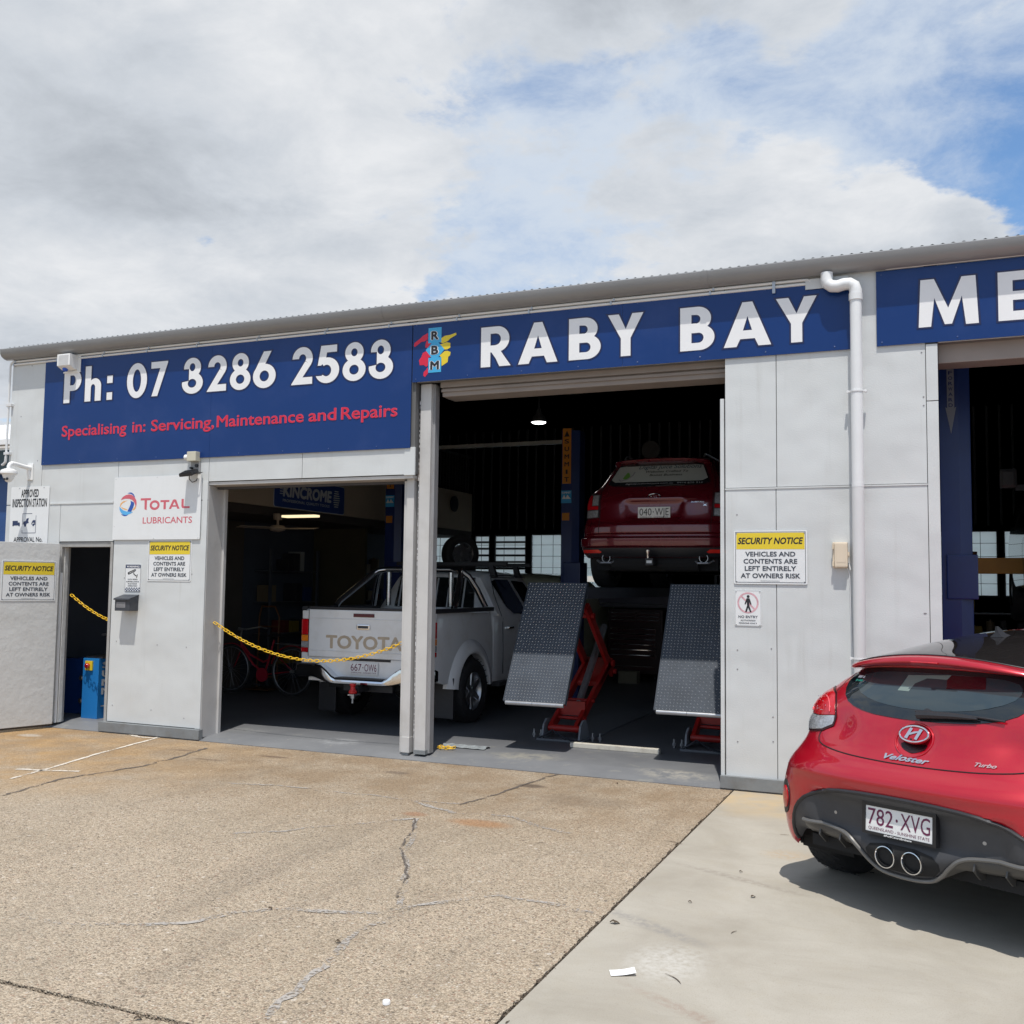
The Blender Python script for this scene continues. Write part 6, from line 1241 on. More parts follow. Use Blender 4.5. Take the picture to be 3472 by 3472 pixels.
# ------------------------------------------------------------------ scissor lift with diamond plate ramps
LR = mat('lift_red', (.33, .010, .008), .45, var=.12, vs=8, dirt=(.05, .02, .02), dirt_scale=5, dirt_amt=.4)
DP = mat('diamond_plate', (.044, .054, .07), .5, metal=0., spec=.3, var=.2, vs=5, bump=.1, bs=50)
DPT = mat('diamond_tread', (.66, .70, .74), .36, metal=.85, var=.1)
ZP = 1.66
for li, x0 in enumerate((-3.98, -2.45)):
    lf = empty('scissor_lift', (x0+.32, 1.3, .052), label='red scissor lift platform with a hanging diamond plate ramp, '+('left one by the white ute' if not li else 'right one beside the right pillar'), cat='car lift', group='pair of scissor lift platforms')
    def L(x, y, z): return (x-(x0+.32), y-1.3, z-.052)
    W = .64; xa, xb = -.32, .32
    ua = np.array([0, -.65, -1.17]); Lr = np.linalg.norm(ua); ua /= Lr; na = np.array([0, -ua[2], ua[1]]); na = na if na[1] < 0 else -na
    O = np.array([0, 0., ZP+.045-.052])
    def RP(x, u, n): return tuple(O+np.array([x, 0, 0])+ua*u+na*n)
    rp = empty('ramp', (0, 0, 0)); rp.parent = lf
    mb = MB(); mb.hexa([RP(xa, 0, -.008), RP(xb, 0, -.008), RP(xb, 0, 0), RP(xa, 0, 0)], [RP(xa, Lr, -.008), RP(xb, Lr, -.008), RP(xb, Lr, 0), RP(xa, Lr, 0)])
    obj('ramp_plate', mb, DP, rp)
    for x in (xa-.006, xb): mb = MB(); mb.hexa([RP(x, 0, -.05), RP(x+.006, 0, -.05), RP(x+.006, 0, .004), RP(x, 0, .004)], [RP(x, Lr, -.05), RP(x+.006, Lr, -.05), RP(x+.006, Lr, .004), RP(x, Lr, .004)]); obj('ramp_flange', mb, DP, rp)
    mb = MB(); nu, nx_ = 42, 20
    for i in range(nu):
        for j in range(nx_):
            u = (i+.5)/nu*Lr; x = xa+(j+.5)/nx_*W; a = (1 if (i+j) % 2 else -1)*PI/4; c, s_ = math.cos(a), math.sin(a); l, w = .0115, .0036
            P = [RP(x+c*l, u+s_*l, .0004), RP(x-s_*w, u+c*w, .0004), RP(x-c*l, u-s_*l, .0004), RP(x+s_*w, u-c*w, .0004), RP(x+c*l*.4, u+s_*l*.4, .0038), RP(x-c*l*.4, u-s_*l*.4, .0038)]
            mb.add(P, [(0, 1, 4), (1, 5, 4), (1, 2, 5), (2, 3, 5), (3, 4, 5), (3, 0, 4)])
    obj('tread_pattern', mb, DPT, rp)['kind'] = 'stuff'
    for a, b in ((xa+.02, -.015), (-.012, xb-.01)): mb = MB(); mb.cyl(RP(a, Lr+.012, -.015), RP(b, Lr+.012, -.015), .021, 16); obj('ramp_roller', mb, STEEL, rp, smooth=.8)
    obj('platform', MB().box(xa, xb, .02, 4.3, ZP-.17, ZP-.06), mat('platform_paint', (.05, .055, .07), .5), lf, bevel=.006); obj('platform_deck', MB().box(xa, xb, .02, 4.3, ZP-.059, ZP-.052), DP, lf)
    # scissor arms
    PV = [(1.55, .17), (2.62, .76), (2.05, 1.40)]
    for x in (-.15, .13):
        for (a, b) in (((1.55, .17), (2.72, .80)), ((2.80, .66), (1.85, 1.45))):
            obj('arm', MB().bar(L(x0+.32+x, a[0], a[1]), L(x0+.32+x, b[0], b[1]), .04, .105), LR, lf, bevel=.006)
    for y, z, r in ((1.55, .17, .035), (1.72, .26, .018), (2.72, .78, .04), (1.98, 1.35, .03), (2.0, .42, .02), (2.8, .68, .03)): obj('cross_tube', MB().cyl(L(x0+.14, y, z), L(x0+.50, y, z), r, 14), LR, lf, smooth=.8)
    obj('cross_plate', MB().box(-.15, .15, .47, .50, .23, .38), LR, lf); obj('gusset', MB().hexa([L(x0+.17, 2.3, .55), L(x0+.47, 2.3, .55), L(x0+.47, 2.3, .60), L(x0+.17, 2.3, .60)], [L(x0+.17, 2.75, .78), L(x0+.47, 2.75, .78), L(x0+.47, 2.75, .84), L(x0+.17, 2.75, .84)]), LR, lf)
    for x in (-.21, .20): obj('foot_bracket', MB().prism([(.12, .002), (.46, .002), (.40, .14), (.33, .21), (.25, .21), (.17, .16)], x-.01, x+.01, 'x'), mat('bracket_grey', (.20, .22, .25), .5), lf, bevel=.003)
    obj('base_plate', MB().box(-.26, .26, .10, 3.1, .0, .02), mat('base_plate_grey', (.12, .13, .15), .5), lf)
    for x in (-.36, -.28, .30, .38): obj('anchor_bolt', MB().cyl((x, .28, .0), (x, .28, .085), .010, 8).cyl((x, .28, .02), (x, .28, .045), .020, 6), STEEL, lf)
    obj('hydraulic_ram', MB().cyl(L(x0+.32, 1.9, .3), L(x0+.32, 2.9, 1.2), .04, 14), STEEL, lf, smooth=.8)
    obj('hose', MB().tube([(-.27, .12, .01), (-.18, .10, .05), (-.10, .14, .11), (0, .12, .06), (.12, .09, .025), (.22, .10, .015)], .009, 8), mat('hose_black', (.015, .02, .03), .4), lf, smooth=True)
o = props(obj('floor_beam', MB().box(-3.44, -2.52, 1.10, 1.17, .053, .10), mat('worn_white_board', (.56, .53, .46), .7, dirt=(.25, .2, .15), dirt_scale=8), bevel=.006), 'worn whitish board lying on the floor between the two scissor lifts', 'board')
# ------------------------------------------------------------------ red wagon on the lift
wg = empty('raised_wagon', (-2.925, 2.30, 1.66), label='dark red wagon raised on the scissor lift with an advert across its rear window', cat='car')
rw = [(.34, .10, .85, .28, 0, 4.3, .8), (.40, .03, .885, .28, 0, 4.35, .8), (.455, .02, .90, .28, 0, 4.38, .8), (.47, -.01, .90, .28, 0, 4.4, .8), (.555, -.015, .90, .28, 0, 4.4, .8), (.575, .05, .885, .28, 0, 4.4, .8), (.60, .055, .885, .28, 0, 4.4, .8), (.625, .03, .88, .28, 0, 4.4, .8), (.70, .03, .875, .28, 0, 4.35, .8), (.76, .065, .865, .28, 0, 4.3, .8), (.86, .085, .855, .28, 0, 4.2, .8), (.98, .10, .85, .28, 0, 3.8, .8), (1.06, .13, .835, .28, 0, 3.5, .8), (1.12, .165, .79, .27, 0, 3.35, .8), (1.17, .20, .73, .26, 0, 3.2, .7),
      (1.25, .255, .68, .25, 0, 3.05, .7), (1.36, .325, .625, .24, 0, 2.9, .6), (1.43, .365, .585, .23, .0, 2.75, .6), (1.45, .30, .57, .22, .01, 2.7, .6), (1.475, .27, .56, .22, .015, 2.68, .6), (1.495, .30, .56, .22, .02, 2.65, .6), (1.52, .55, .555, .25, .03, 2.5, .5), (1.535, .9, .50, .3, .03, 2.3, .4), (1.54, 1.2, .35, .2, .02, 2.0, .3)]
def wd(x, z):
    e = lambda a: 1/(1+math.exp(a)); w = .30+.18*max(0, (z-.80))
    return .035*e((abs(x)-w)/.012)*e((.775-z)/.010)*e((z-.985)/.008)
WB = Body(rw, 2.8, None, .3, wd); DRED = carpaint('dark_red_paint', (.13, .003, .011), .3, rough=.25)
obj('body', WB.mesh(.2, wheels=(.86, 3.5), rw=.37, m=72, zc=.34), DRED, wg, smooth=.6)
wwin = smoothpoly([(-.60, 1.175), (-.585, 1.24), (-.53, 1.36), (-.50, 1.425), (-.44, 1.437), (.44, 1.437), (.50, 1.425), (.53, 1.36), (.585, 1.24), (.60, 1.175), (.3, 1.150), (-.3, 1.150)], 1)
ww = obj('rear_window', WB.patch(wwin, .004, .04), carglass('wagon_glass', (.01, .012, .014)), wg, smooth=True)
obj('window_advert', WB.patch(smoothpoly([(-.575, 1.215), (-.52, 1.34), (-.48, 1.425), (.48, 1.425), (.52, 1.34), (.575, 1.215), (.3, 1.208), (-.3, 1.208)], 1), .0058, .04, rim=False), mat('advert_film', (.33, .35, .33), .35, var=.06), ww, smooth=True)
AT = mat('advert_teal', (.015, .05, .07), .5); AK = mat('advert_dark', (.012, .014, .016), .5)
obj('lettering', WB.text('Digital Juice Solutions', -.24, .48, 1.365, .048, .0085, shear=.25, bold=.01), AT, ww, fixn=False); obj('lettering', WB.text('Websites Crafted To', -.15, .34, 1.318, .026, .0085, shear=.2, bold=.02), AK, ww, fixn=False)
obj('lettering', WB.text('Boost Business', -.10, .28, 1.275, .026, .0085, shear=.2, bold=.02), AK, ww, fixn=False); obj('lettering', WB.text('digitaljuicesolutions.com.au   0414 626 216', -.37, .52, 1.178, .018, .0085), mat('advert_pale', (.35, .36, .37), .5), ww, fixn=False)
obj('advert_drop', WB.patch(smoothpoly([(-.42, 1.25), (-.40, 1.29), (-.36, 1.34), (-.33, 1.29), (-.33, 1.26), (-.37, 1.24)], 1), .0085, .03, rim=False), GREEN, ww); obj('advert_swirl', WB.line([(-.46, 1.245), (-.44, 1.225), (-.36, 1.24), (-.30, 1.29), (-.28, 1.33)], .007, .008), mat('swirl_grey', (.2, .2, .22), .5), ww)
for s in (-1, 1):
    f = lambda P: [(s*a, b) for a, b in P][::s]
    tl = empty('tail_lamp', (0, 0, 0)); tl.parent = wg
    obj('bezel', WB.patch(f([(.655, .80), (.84, .79), (.845, 1.05), (.80, 1.085), (.66, 1.07)]), .006, .04), PLBLK, tl, smooth=.7)
    obj('red_lens', WB.patch(f([(.76, .90), (.83, .90), (.835, 1.04), (.79, 1.07), (.765, 1.06)]), .012, .03), LAMPR, tl, smooth=.7); obj('red_lens', WB.patch(f([(.67, .895), (.82, .895), (.82, .935), (.67, .935)]), .013, .03), LAMPR, tl, smooth=.7)
    obj('clear_lens', WB.patch(f([(.67, .945), (.75, .945), (.75, 1.06), (.67, 1.06)]), .012, .03), LAMPC, tl, smooth=.7); obj('clear_lens', WB.patch(f([(.67, .805), (.82, .80), (.82, .885), (.67, .885)]), .014, .03), LAMPC, tl, smooth=.7)
    obj('bumper_reflector', WB.patch(f([(.60, .405), (.64, .432), (.85, .430), (.85, .398), (.62, .395)]), .008, .03), mat('reflector_red', (.75, .03, .02), .2), wg, smooth=.7)
    obj('tailgate_gap', WB.line([(s*.645, .62), (s*.645, .8), (s*.65, 1.07), (s*.66, 1.12), (s*.61, 1.3), (s*.565, 1.42)], .004, 0), SEAM, wg)
    obj('exhaust_tip', MB().lathe([(.042, .12), (.044, 0), (.05, 0), (.05, .14)], 20, 'y', (s*.56, .10, .335), caps=False), STEEL, wg, smooth=.8)
    obj('exhaust_shield', MB().tube([(s*.45, .12, .31), (s*.5, .08, .28), (s*.62, .08, .28), (s*.67, .12, .31)], .012, 8), STEEL, wg)
    for y in (.86, 3.5): wheel(wg, s*.79, y, .34, .34, .225, s, 5)
    obj('roof_rail', MB().tube([(s*.47, .55, 1.52), (s*.47, .62, 1.56), (s*.46, 1.6, 1.58), (s*.45, 2.3, 1.54)], .012, 8), STEEL, wg)
obj('bumper_lower', WB.patch([(-.83, .35), (-.84, .452), (.84, .452), (.83, .35)], .006, .05), PLBLK, wg, smooth=.7)
obj('plate_garnish', WB.patch([(-.30, .995), (.47, .995), (.44, 1.012), (-.30, 1.012)], .016, .03), DRED, wg, smooth=.7)
plate(wg, '040.WJE', (0, WB.at(0, .84, 0)[1]-.012, .845), w=.372, h=.134, col=(.02, .02, .025), bg=(.72, .72, .70))
obj('badge', MB().tube([(math.cos(a)*.072, WB.at(0, 1.03, 0)[1]-.006, 1.03+math.sin(a)*.034) for a in np.linspace(0, 2*PI, 30)[:-1]], .006, 6, closed=True), CHROME, wg, smooth=True)
mb = MB()
for x, z, r in ((-.035, 1.038, .010), (0, 1.030, .007), (.022, 1.036, .007), (.030, 1.020, .007), (.008, 1.016, .006)): mb.lathe([(.001, -.004), (r, 0), (.001, .004)], 8, 'y', (x, WB.at(0, 1.03, 0)[1]-.008, z))
obj('badge_stars', mb, CHROME, wg); obj('lettering', WB.text('SUBARU', .42, .56, .955, .016, .006, bold=.03), CHROME, wg, fixn=False)
obj('model_mark', WB.text('X', .55, .59, .915, .022, .006, bold=.02), CHROME, wg, fixn=False)
hk = empty('tow_hitch', (0, 0, 0)); hk.parent = wg
obj('hitch_receiver', MB().box(-.045, .045, -.10, .3, .25, .33), PLBLK, hk, bevel=.006); obj('hitch_label', MB().box(-.03, .03, -.103, -.1005, .275, .305), STEEL, hk); obj('tow_ball', MB().lathe([(.012, .33), (.014, .37), (.024, .40), (.024, .42), (.001, .44)], 14, 'z', (-.02, -.08, 0)), CHROME, hk, smooth=.8)
obj('underbody', MB().box(-.70, .70, .2, 4.1, .20, .36).cyl((-.5, .18, .28), (.5, .18, .28), .09, 14).box(-.8, .8, 1.3, 3.1, .2, .4), UND, wg); obj('wiper', MB().tube([tuple(WB.at(0, 1.145, .02)), tuple(WB.at(.2, 1.155, .02)), tuple(WB.at(.33, 1.15, .02))], .008, 6), PLBLK, wg)
q = [(.62, 1.16, .745), (1.0, 1.13, .765), (3.0, 1.10, .79), (2.65, 1.38, .64), (2.2, 1.45, .60), (1.0, 1.45, .595)]
for s in (-1, 1): m_ = MB(); m_.add([(s*(w+.015), y, z) for y, z, w in q], [tuple(range(6))]); obj('side_window', m_, GL, wg)
# ------------------------------------------------------------------ two post lifts
BLU = mat('lift_blue', (.006, .026, .14), .35, var=.12, vs=4); ODEC = mat('decal_orange', (.60, .22, .02), .5)
def decal(par, x, y, z0, z1, w, m, txt=None, n='decal'):
    d = obj(n, MB().box(x, x+w, y-.003, y-.001, z0, z1), m, par); return d
def column(x, y, label, arrow=False, h=3.9):
    c = empty('lift_column', (x, y, .052), label=label, cat='car lift', group='blue two post lift columns')
    obj('post', MB().prism([(0, 0), (.16, 0), (.26, .05), (.26, .28), (0, .28)], 0, h-.05, 'z'), BLU, c, bevel=.006); obj('foot_plate', MB().box(-.08, .34, -.06, .34, 0, .02), BLU, c)
    if not arrow:
        decal(c, .015, 0, 3.08, 3.88, .13, ODEC); 
        for i, ch in enumerate('SUMMIT'): obj('lettering', text_mb(ch, .055 if ch == 'I' and False else (.065 if ch == 'I' else .045), .095 if ch == 'I' else .115, 3.66-i*.11, .065, y=-.0042, bold=.03), BLACK, c, fixn=False)
        flat(c, 'decal_arrow', [(.04, 3.76), (.12, 3.76), (.08, 3.85)], BLACK, -.0045)
        decal(c, -.0, 0, 2.80, 2.98, .155, CYAN); flat(c, 'decal_peaks', [(.01, 2.86), (.045, 2.92), (.07, 2.87), (.095, 2.92), (.145, 2.86)], WHITE, -.0045); obj('lettering', text_mb('SUMMIT', .01, .145, 2.935, .03, y=-.0045, bold=.03), WHITE, c, fixn=False)
        decal(c, .015, 0, 2.55, 2.66, .11, ODEC)
    else:
        LG = mat('forward_decal', (.16, .19, .24), .5); flat(c, 'forward_arrow', [(.10, 3.05), (.055, 3.30), (.07, 3.29), (.07, 3.66), (.13, 3.66), (.13, 3.29), (.145, 3.30)], LG, -.004)
        for i, ch in enumerate('FORWARD'): obj('lettering', text_mb(ch, .082, .118, 3.60-i*.05, .034, y=-.0055, bold=.02), BLU, c, fixn=False)
    obj('carriage', MB().box(.04, .30, -.02, .30, 1.55, 1.95), BLU, c, bevel=.01)
    return c
column(-4.96, 4.9, 'blue lift column with vertical orange decal behind the ramps of the second bay')
column(-7.86, 4.9, 'blue lift column with orange decals near the middle post of the first bay')
c = column(.035, 1.35, 'blue lift column with a grey downward arrow inside the right bay', True)
arm = empty('lift_arm', (.30, 3.95, 0), label='orange yellow swing arm of the lift in front of the right bay windows', cat='lift arm')
YA = mat('arm_orange', (.42, .20, .02), .5, var=.15, vs=6); obj('arm_beam', MB().box(.07, 1.2, 0, .10, 1.87, 2.05), YA, arm, bevel=.01); obj('arm_pivot', MB().cyl((0, .05, 1.84), (0, .05, 2.10), .045, 14).cyl((.03, .05, 2.08), (.03, .05, 2.12), .09, 14), mat('pivot_brown', (.12, .06, .03), .5), arm); obj('arm_pin', MB().cyl((.01, -.02, 1.88), (.01, -.02, 2.02), .012, 8), STEEL, arm)
# dark four wheel drive held up at the right edge
dv = empty('raised_van', (1.80, 2.6, 1.30), label='dark vehicle raised on the lift at the right edge with its mirror standing out', cat='van')
DKV = carpaint('dark_vehicle_paint', (.012, .013, .016), 0., rough=.3)
dr_ = [(.30, .1, .86, .3, 0, 4.2, .6), (.5, 0, .92, .25, 0, 4.3, .6), (.9, 0, .93, .25, 0, 4.3, .6), (1.1, .03, .92, .25, 0, 4.2, .6), (1.5, .1, .86, .25, 0, 3.6, .6), (1.85, .2, .76, .3, 0, 3.2, .6), (1.9, .5, .5, .3, 0, 2.8, .5)]
DB = Body(dr_, 3., None); obj('body', DB.mesh(.25, wheels=(.9, 3.4), rw=.42, m=40, zc=.38), DKV, dv, smooth=.6)
for s in (-1, 1):
    for y in (.9, 3.4): wheel(dv, s*.80, y, .38, .38, .26, s, 6)
    obj('door_mirror', MB().box(*sorted((s*.98, s*1.16)), 1.0, 1.1, 1.50, 1.72), PLBLK, dv, bevel=.04); obj('mirror_arm', MB().box(*sorted((s*.88, s*1.0)), 1.03, 1.08, 1.48, 1.54), PLBLK, dv)
obj('rear_window', DB.patch([(-.68, 1.15), (-.62, 1.6), (.62, 1.6), (.68, 1.15)], .004, .06), GL, dv); obj('underbody', MB().box(-.75, .75, .3, 3.9, .25, .5), UND, dv)
# pale car parked at the back, wheel on the tyre machine, tool chest, bench
pc = empty('parked_car', (-6.5, 6.6, .052), label='pale cream car parked deep inside, only its roof showing behind the ute', cat='car')
PCM = carpaint('pale_cream_paint', (.75, .77, .60), 0., rough=.3)
PB = Body([(.35, .1, .84, .3, 0, 4.1, .7), (.6, 0, .90, .3, 0, 4.2, .7), (.9, .02, .90, .3, 0, 4.2, .7), (1.1, .1, .88, .3, 0, 3.9, .7), (1.4, .3, .78, .3, 0, 3.2, .6), (1.72, .5, .66, .3, .03, 2.7, .6), (1.82, .9, .5, .3, .03, 2.3, .5), (1.835, 1.2, .35, .2, .02, 2., .3)], 2.7); obj('body', PB.mesh(.25, wheels=(.8, 3.3), rw=.38, m=40, zc=.34), PCM, pc, smooth=.6)
obj('rear_window', PB.patch([(-.62, 1.16), (-.5, 1.6), (.5, 1.6), (.62, 1.16)], .004, .06), GL, pc)
for s in (-1, 1):
    for y in (.8, 3.3): wheel(pc, s*.78, y, .34, .34, .2, s, 5)
tm = empty('tyre_machine', (-6.75, 5.3, .052), label='dark tyre changing machine holding an upright wheel above the ute roof', cat='machine')
obj('cabinet', MB().box(-.6, .1, -.2, .4, 0, 1.0), PLBLK, tm, bevel=.02); obj('mast', MB().box(-.15, -.02, .1, .25, 1.0, 2.0), PLBLK, tm); obj('shelf', MB().box(-.75, .12, -.1, .3, 1.76, 1.93), PLBLK, tm, bevel=.02); obj('hose_reel', MB().lathe([(.10, -.04), (.10, .04)], 16, 'y', (-.52, 0, 2.02)), PLBLK, tm)
w_ = wheel(tm, .02, -.05, 2.08, .29, .20, 1, 6); w_.rotation_euler = (0, 0, R(-35))
tcst = empty('tool_chest', (-4.8, 8.3, .052), label='red and black tool chest with silver drawer handles at the back of the second bay', cat='tool chest')
obj('carcass', MB().box(-.52, .45, 0, .45, .12, 1.22), mat('chest_dark', (.03, .010, .012), .4), tcst, bevel=.01)
dw = None
for i, z in enumerate((1.14, 1.08, 1.02, .86, .77, .68, .59, .50, .41, .22)):
    hgt = .05 if i < 3 else .075
    if i < 3: specs = ((-.46, -.02), (.0, .40))
    else: specs = ((-.48, .34),)
    for a, b in specs:
        d = obj('drawer', MB().box(a, b, -.012, -.001, z-hgt*.5, z+hgt*.45), mat('chest_red', (.05, .010, .012), .35) if dw is None else dw, tcst); dw = d.data.materials[0]; obj('drawer_handle', MB().box(a+.01, b-.01, -.028, -.013, z+hgt*.25, z+hgt*.42), CHROME, d)
for x in (-.3, .3): obj('castor', MB().lathe([(.05, -.02), (.05, .02)], 12, 'x', (x, .1, .06)), RUB, tcst)
wb = empty('workbench', (-4.9, 8.9, .052), label='long grey workbench rail above the tool chest at the back wall', cat='workbench')
obj('bench_top', MB().box(-1.0, 1.3, 0, .6, 1.24, 1.30), mat('bench_grey', (.16, .16, .19), .5), wb); obj('bench_apron', MB().box(-.95, 1.25, .02, .05, 1.31, 1.46), mat('bench_steel', (.12, .12, .16), .5), wb)
for x in (-.9, 1.2): obj('bench_leg', MB().box(x-.03, x+.03, .1, .16, 0, 1.24), PUR, wb)
bx = empty('carton', (-4.75, 7.7, .052), label='low beige carton on the floor under the tool chest', cat='box'); obj('carton', MB().box(-.2, .12, 0, .2, .0, .2), mat('carton_dim', (.22, .2, .14), .8), bx, bevel=.004)
lb = empty('light_box', (-4.37, 4.6, 1.76), label='small white lit box on the blue column behind the left ramp', cat='light'); obj('case', MB().box(-.085, .085, 0, .05, -.03, .05), mat('white_case', (.8, .8, .8), .4, emit=(1, .95, .88), es=.5), lb)
# lamps, fan, sign inside
hbay = empty('high_bay_lamp', (-5.36, 5.0, 4.06), label='round high bay lamp glowing white under the dark roof', cat='lamp')
obj('shade', MB().lathe([(.11, .0), (.115, .02), (.085, .09), (.04, .13), (.03, .2)], 22, 'z', caps=False), PLGRY, hbay, smooth=.8); obj('bulb', MB().lathe([(.105, .006), (.09, -.012), (.001, -.02)], 22, 'z'), mat('lamp_glow', (.9, .9, .9), .4, emit=(1, .99, .95), es=9.), hbay, smooth=.8); obj('cord', MB().cyl((0, 0, .2), (0, 0, .85), .008, 6), PLBLK, hbay)
tl = empty('tube_light', (-8.12, 3.0, 2.585), label='lit fluorescent tube light under the mezzanine in the first bay', cat='light'); obj('batten', MB().box(-.3, .30, -.02, .7, .02, .05), PLGRY, tl) if False else None
obj('diffuser', MB().box(-.27, .27, -.03, .10, -.015, .015), mat('tube_glow', (.9, .8, .6), .4, emit=(1., .80, .48), es=1.25), tl); obj('batten', MB().box(-.29, .29, -.04, .11, .016, .04), PLGRY, tl)
fn = empty('ceiling_fan', (-8.62, 3.2, 2.43), label='beige ceiling fan hanging beside the tube light in the first bay', cat='fan'); FB = mat('fan_beige', (.30, .25, .21), .5)
obj('motor', MB().lathe([(.02, .05), (.09, .04), (.12, .0), (.10, -.03), (.03, -.05), (.001, -.052)], 20, 'z'), FB, fn, smooth=.8); obj('rod', MB().cyl((0, 0, .04), (0, 0, .20), .018, 8).cyl((0, 0, .12), (0, 0, .21), .06, 12, r2=.07), FB, fn)
bl = None
for k in range(3):
    if bl is None: bl = obj('blade', MB().box(.10, .62, -.06, .06, -.002, .004), FB, fn); bl.rotation_euler = (R(10), 0, R(8))
    else: share(bl, 'blade', fn, (0, 0, 0), (R(10), 0, R(8+120*k)))
ks = empty('tool_brand_sign', (-8.795, 4.25, 2.965), R(90), label='dark blue tool brand sign on the mezzanine boards above the tube light', cat='sign')
KB = mat('kin_blue', (.02, .06, .28), .4); KW = mat('kin_grey', (.6, .62, .66), .5)
pl = []
for cx, cy, a in ((.88, .19, 0), (-.88, .19, 90), (-.88, -.16, 180), (.88, -.16, 270)): pl += ell(cx, cy, .04, .04, a, a+90, 4)
obj('panel', MB().prism([(p[0]*1.012, p[1]*1.05) for p in pl], -.004, 0), KW, ks); obj('panel_face', MB().prism(pl, -.008, -.0045), KB, ks)
obj('lettering', text_mb('KINCROME', -.72, .56, -.045, .19, y=-.0095, bold=.05, shear=.1), KW, ks, fixn=False); obj('lettering', text_mb('PROFESSIONAL QUALITY TOOLS', -.72, .50, -.12, .042, y=-.0095, bold=.02), KW, ks, fixn=False)
for i in range(8): z = .15-i*.035; w = .10*math.sin(.4+i*.33); flat(ks, 'logo_stripe', [(.64-w*.4, z-.009), (.78-abs(i-3.5)*.012, z-.009), (.80-abs(i-3.5)*.012, z+.009), (.66-w*.4, z+.009)], KW, -.0095)
for i in range(5): z = .135-i*.035; flat(ks, 'logo_stripe', [(-.80, z-.007), (-.72, z-.007), (-.71, z+.007), (-.79, z+.007)], KW, -.0095)
# bicycle, hand truck
BKR = mat('bicycle_red', (.42, .015, .04), .35, var=.1); bk = empty('bicycle', (-9.0, 3.5, .052), label='dark red bicycle with mudguards standing behind the chain in the first bay', cat='bicycle')
for hx in (.48, -.60):
    W_b = empty('wheel', (hx, 0, .345)); W_b.parent = bk
    obj('tyre', MB().tube([(math.cos(a)*.335, 0, math.sin(a)*.335) for a in np.linspace(0, 2*PI, 48)[:-1]], .014, 8, closed=True), mat('bike_tyre_grey', (.045, .045, .045), .7), W_b, smooth=True)
    obj('rim', MB().tube([(math.cos(a)*.312, 0, math.sin(a)*.312) for a in np.linspace(0, 2*PI, 48)[:-1]], .008, 6, closed=True), STEEL, W_b, smooth=True); obj('hub', MB().cyl((0, -.03, 0), (0, .03, 0), .02, 10), STEEL, W_b)
    mb = MB()
    for k in range(24): a = 2*PI*k/24; mb.tube([(math.cos(a+.3)*.02, .02*(-1)**k, math.sin(a+.3)*.02), (math.cos(a)*.312, 0, math.sin(a)*.312)], .0012, 4)
    obj('spokes', mb, STEEL, W_b)['kind'] = 'stuff'
    obj('mudguard', MB().tube([(math.cos(a)*.365, 0, math.sin(a)*.365) for a in np.linspace(R(20), R(165), 20)], .022, 8, flat=.4), BKR, W_b, smooth=True)
obj('frame', MB().tube([(-.44, 0, .78), (-.40, 0, .66), (-.2, 0, .42), (.0, 0, .30)], .016, 8).tube([(-.42, 0, .72), (-.26, 0, .56), (-.02, 0, .46), (.08, 0, .50)], .014, 8).tube([(.0, 0, .28), (.06, 0, .45), (.16, 0, .78)], .015, 8).tube([(0, .03, .28), (.48, .03, .345)], .009, 6).tube([(.10, .03, .62), (.48, .03, .345)], .008, 6), BKR, bk, smooth=True)
obj('fork', MB().tube([(-.42, 0, .70), (-.46, .04, .60), (-.56, .04, .38), (-.60, .04, .345)], .010, 8), BKR, bk, smooth=True)
obj('handlebar', MB().tube([(-.44, 0, .78), (-.42, 0, .90), (-.40, .0, .92)], .012, 8).tube([(-.15, -.24, .93), (-.28, -.25, .95), (-.40, -.12, .92), (-.40, .12, .92), (-.28, .25, .95), (-.15, .24, .93)], .011, 8), STEEL, bk, smooth=True)
obj('saddle', MB().loft([[(.05, -.02, .82), (.05, .02, .82), (.05, .02, .85), (.05, -.02, .85)], [(.18, -.04, .83), (.18, .04, .83), (.18, .04, .87), (.18, -.04, .87)], [(.32, -.09, .84), (.32, .09, .84), (.32, .09, .88), (.32, -.09, .88)]]), PLBLK, bk, bevel=.015); obj('chain_guard', MB().lathe([(.10, -.01), (.10, .01)], 22, 'y', (0, -.05, .28)), BKR, bk)
obj('pedal', MB().box(-.05, .05, -.16, -.07, .14, .16), PLBLK, bk); obj('rear_carrier', MB().tube([(.22, -.06, .74), (.62, -.06, .72), (.62, .06, .72), (.22, .06, .74)], .006, 6).tube([(.60, .06, .72), (.50, .06, .36)], .005, 6), STEEL, bk)
ht = empty('hand_truck', (-9.25, 3.9, .052), label='orange hand truck leaning upright behind the bicycle', cat='hand truck'); HO = mat('truck_orange', (.13, .05, .012), .5, var=.1)
obj('frame', MB().tube([(-.18, 0, .05), (-.18, .02, 1.10), (-.14, .02, 1.25), (.10, .02, 1.25), (.18, .02, 1.10), (.18, 0, .05)], .014, 8), HO, ht, smooth=True)
for z in (.2, .55, .95): obj('cross_bar', MB().cyl((-.18, .01, z), (.18, .01, z), .012, 8), HO, ht)
obj('toe_plate', MB().box(-.2, .2, -.25, .0, .03, .04), HO, ht)
for s in (-1, 1): obj('wheel', MB().lathe([(.08, -.03), (.10, -.02), (.10, .02), (.08, .03)], 16, 'x', (s*.24, .08, .10)), RUB, ht)
mt = empty('engine_stand', (-9.55, 2.6, .052), label='dark cluttered parts stand behind the left side of the first bay', cat='stand')
obj('stand_frame', MB().box(-.28, .25, -.2, .2, .0, .06).box(-.05, .0, 0, .05, .06, 1.5), mat('stand_dark', (.03, .035, .05), .5), mt); 
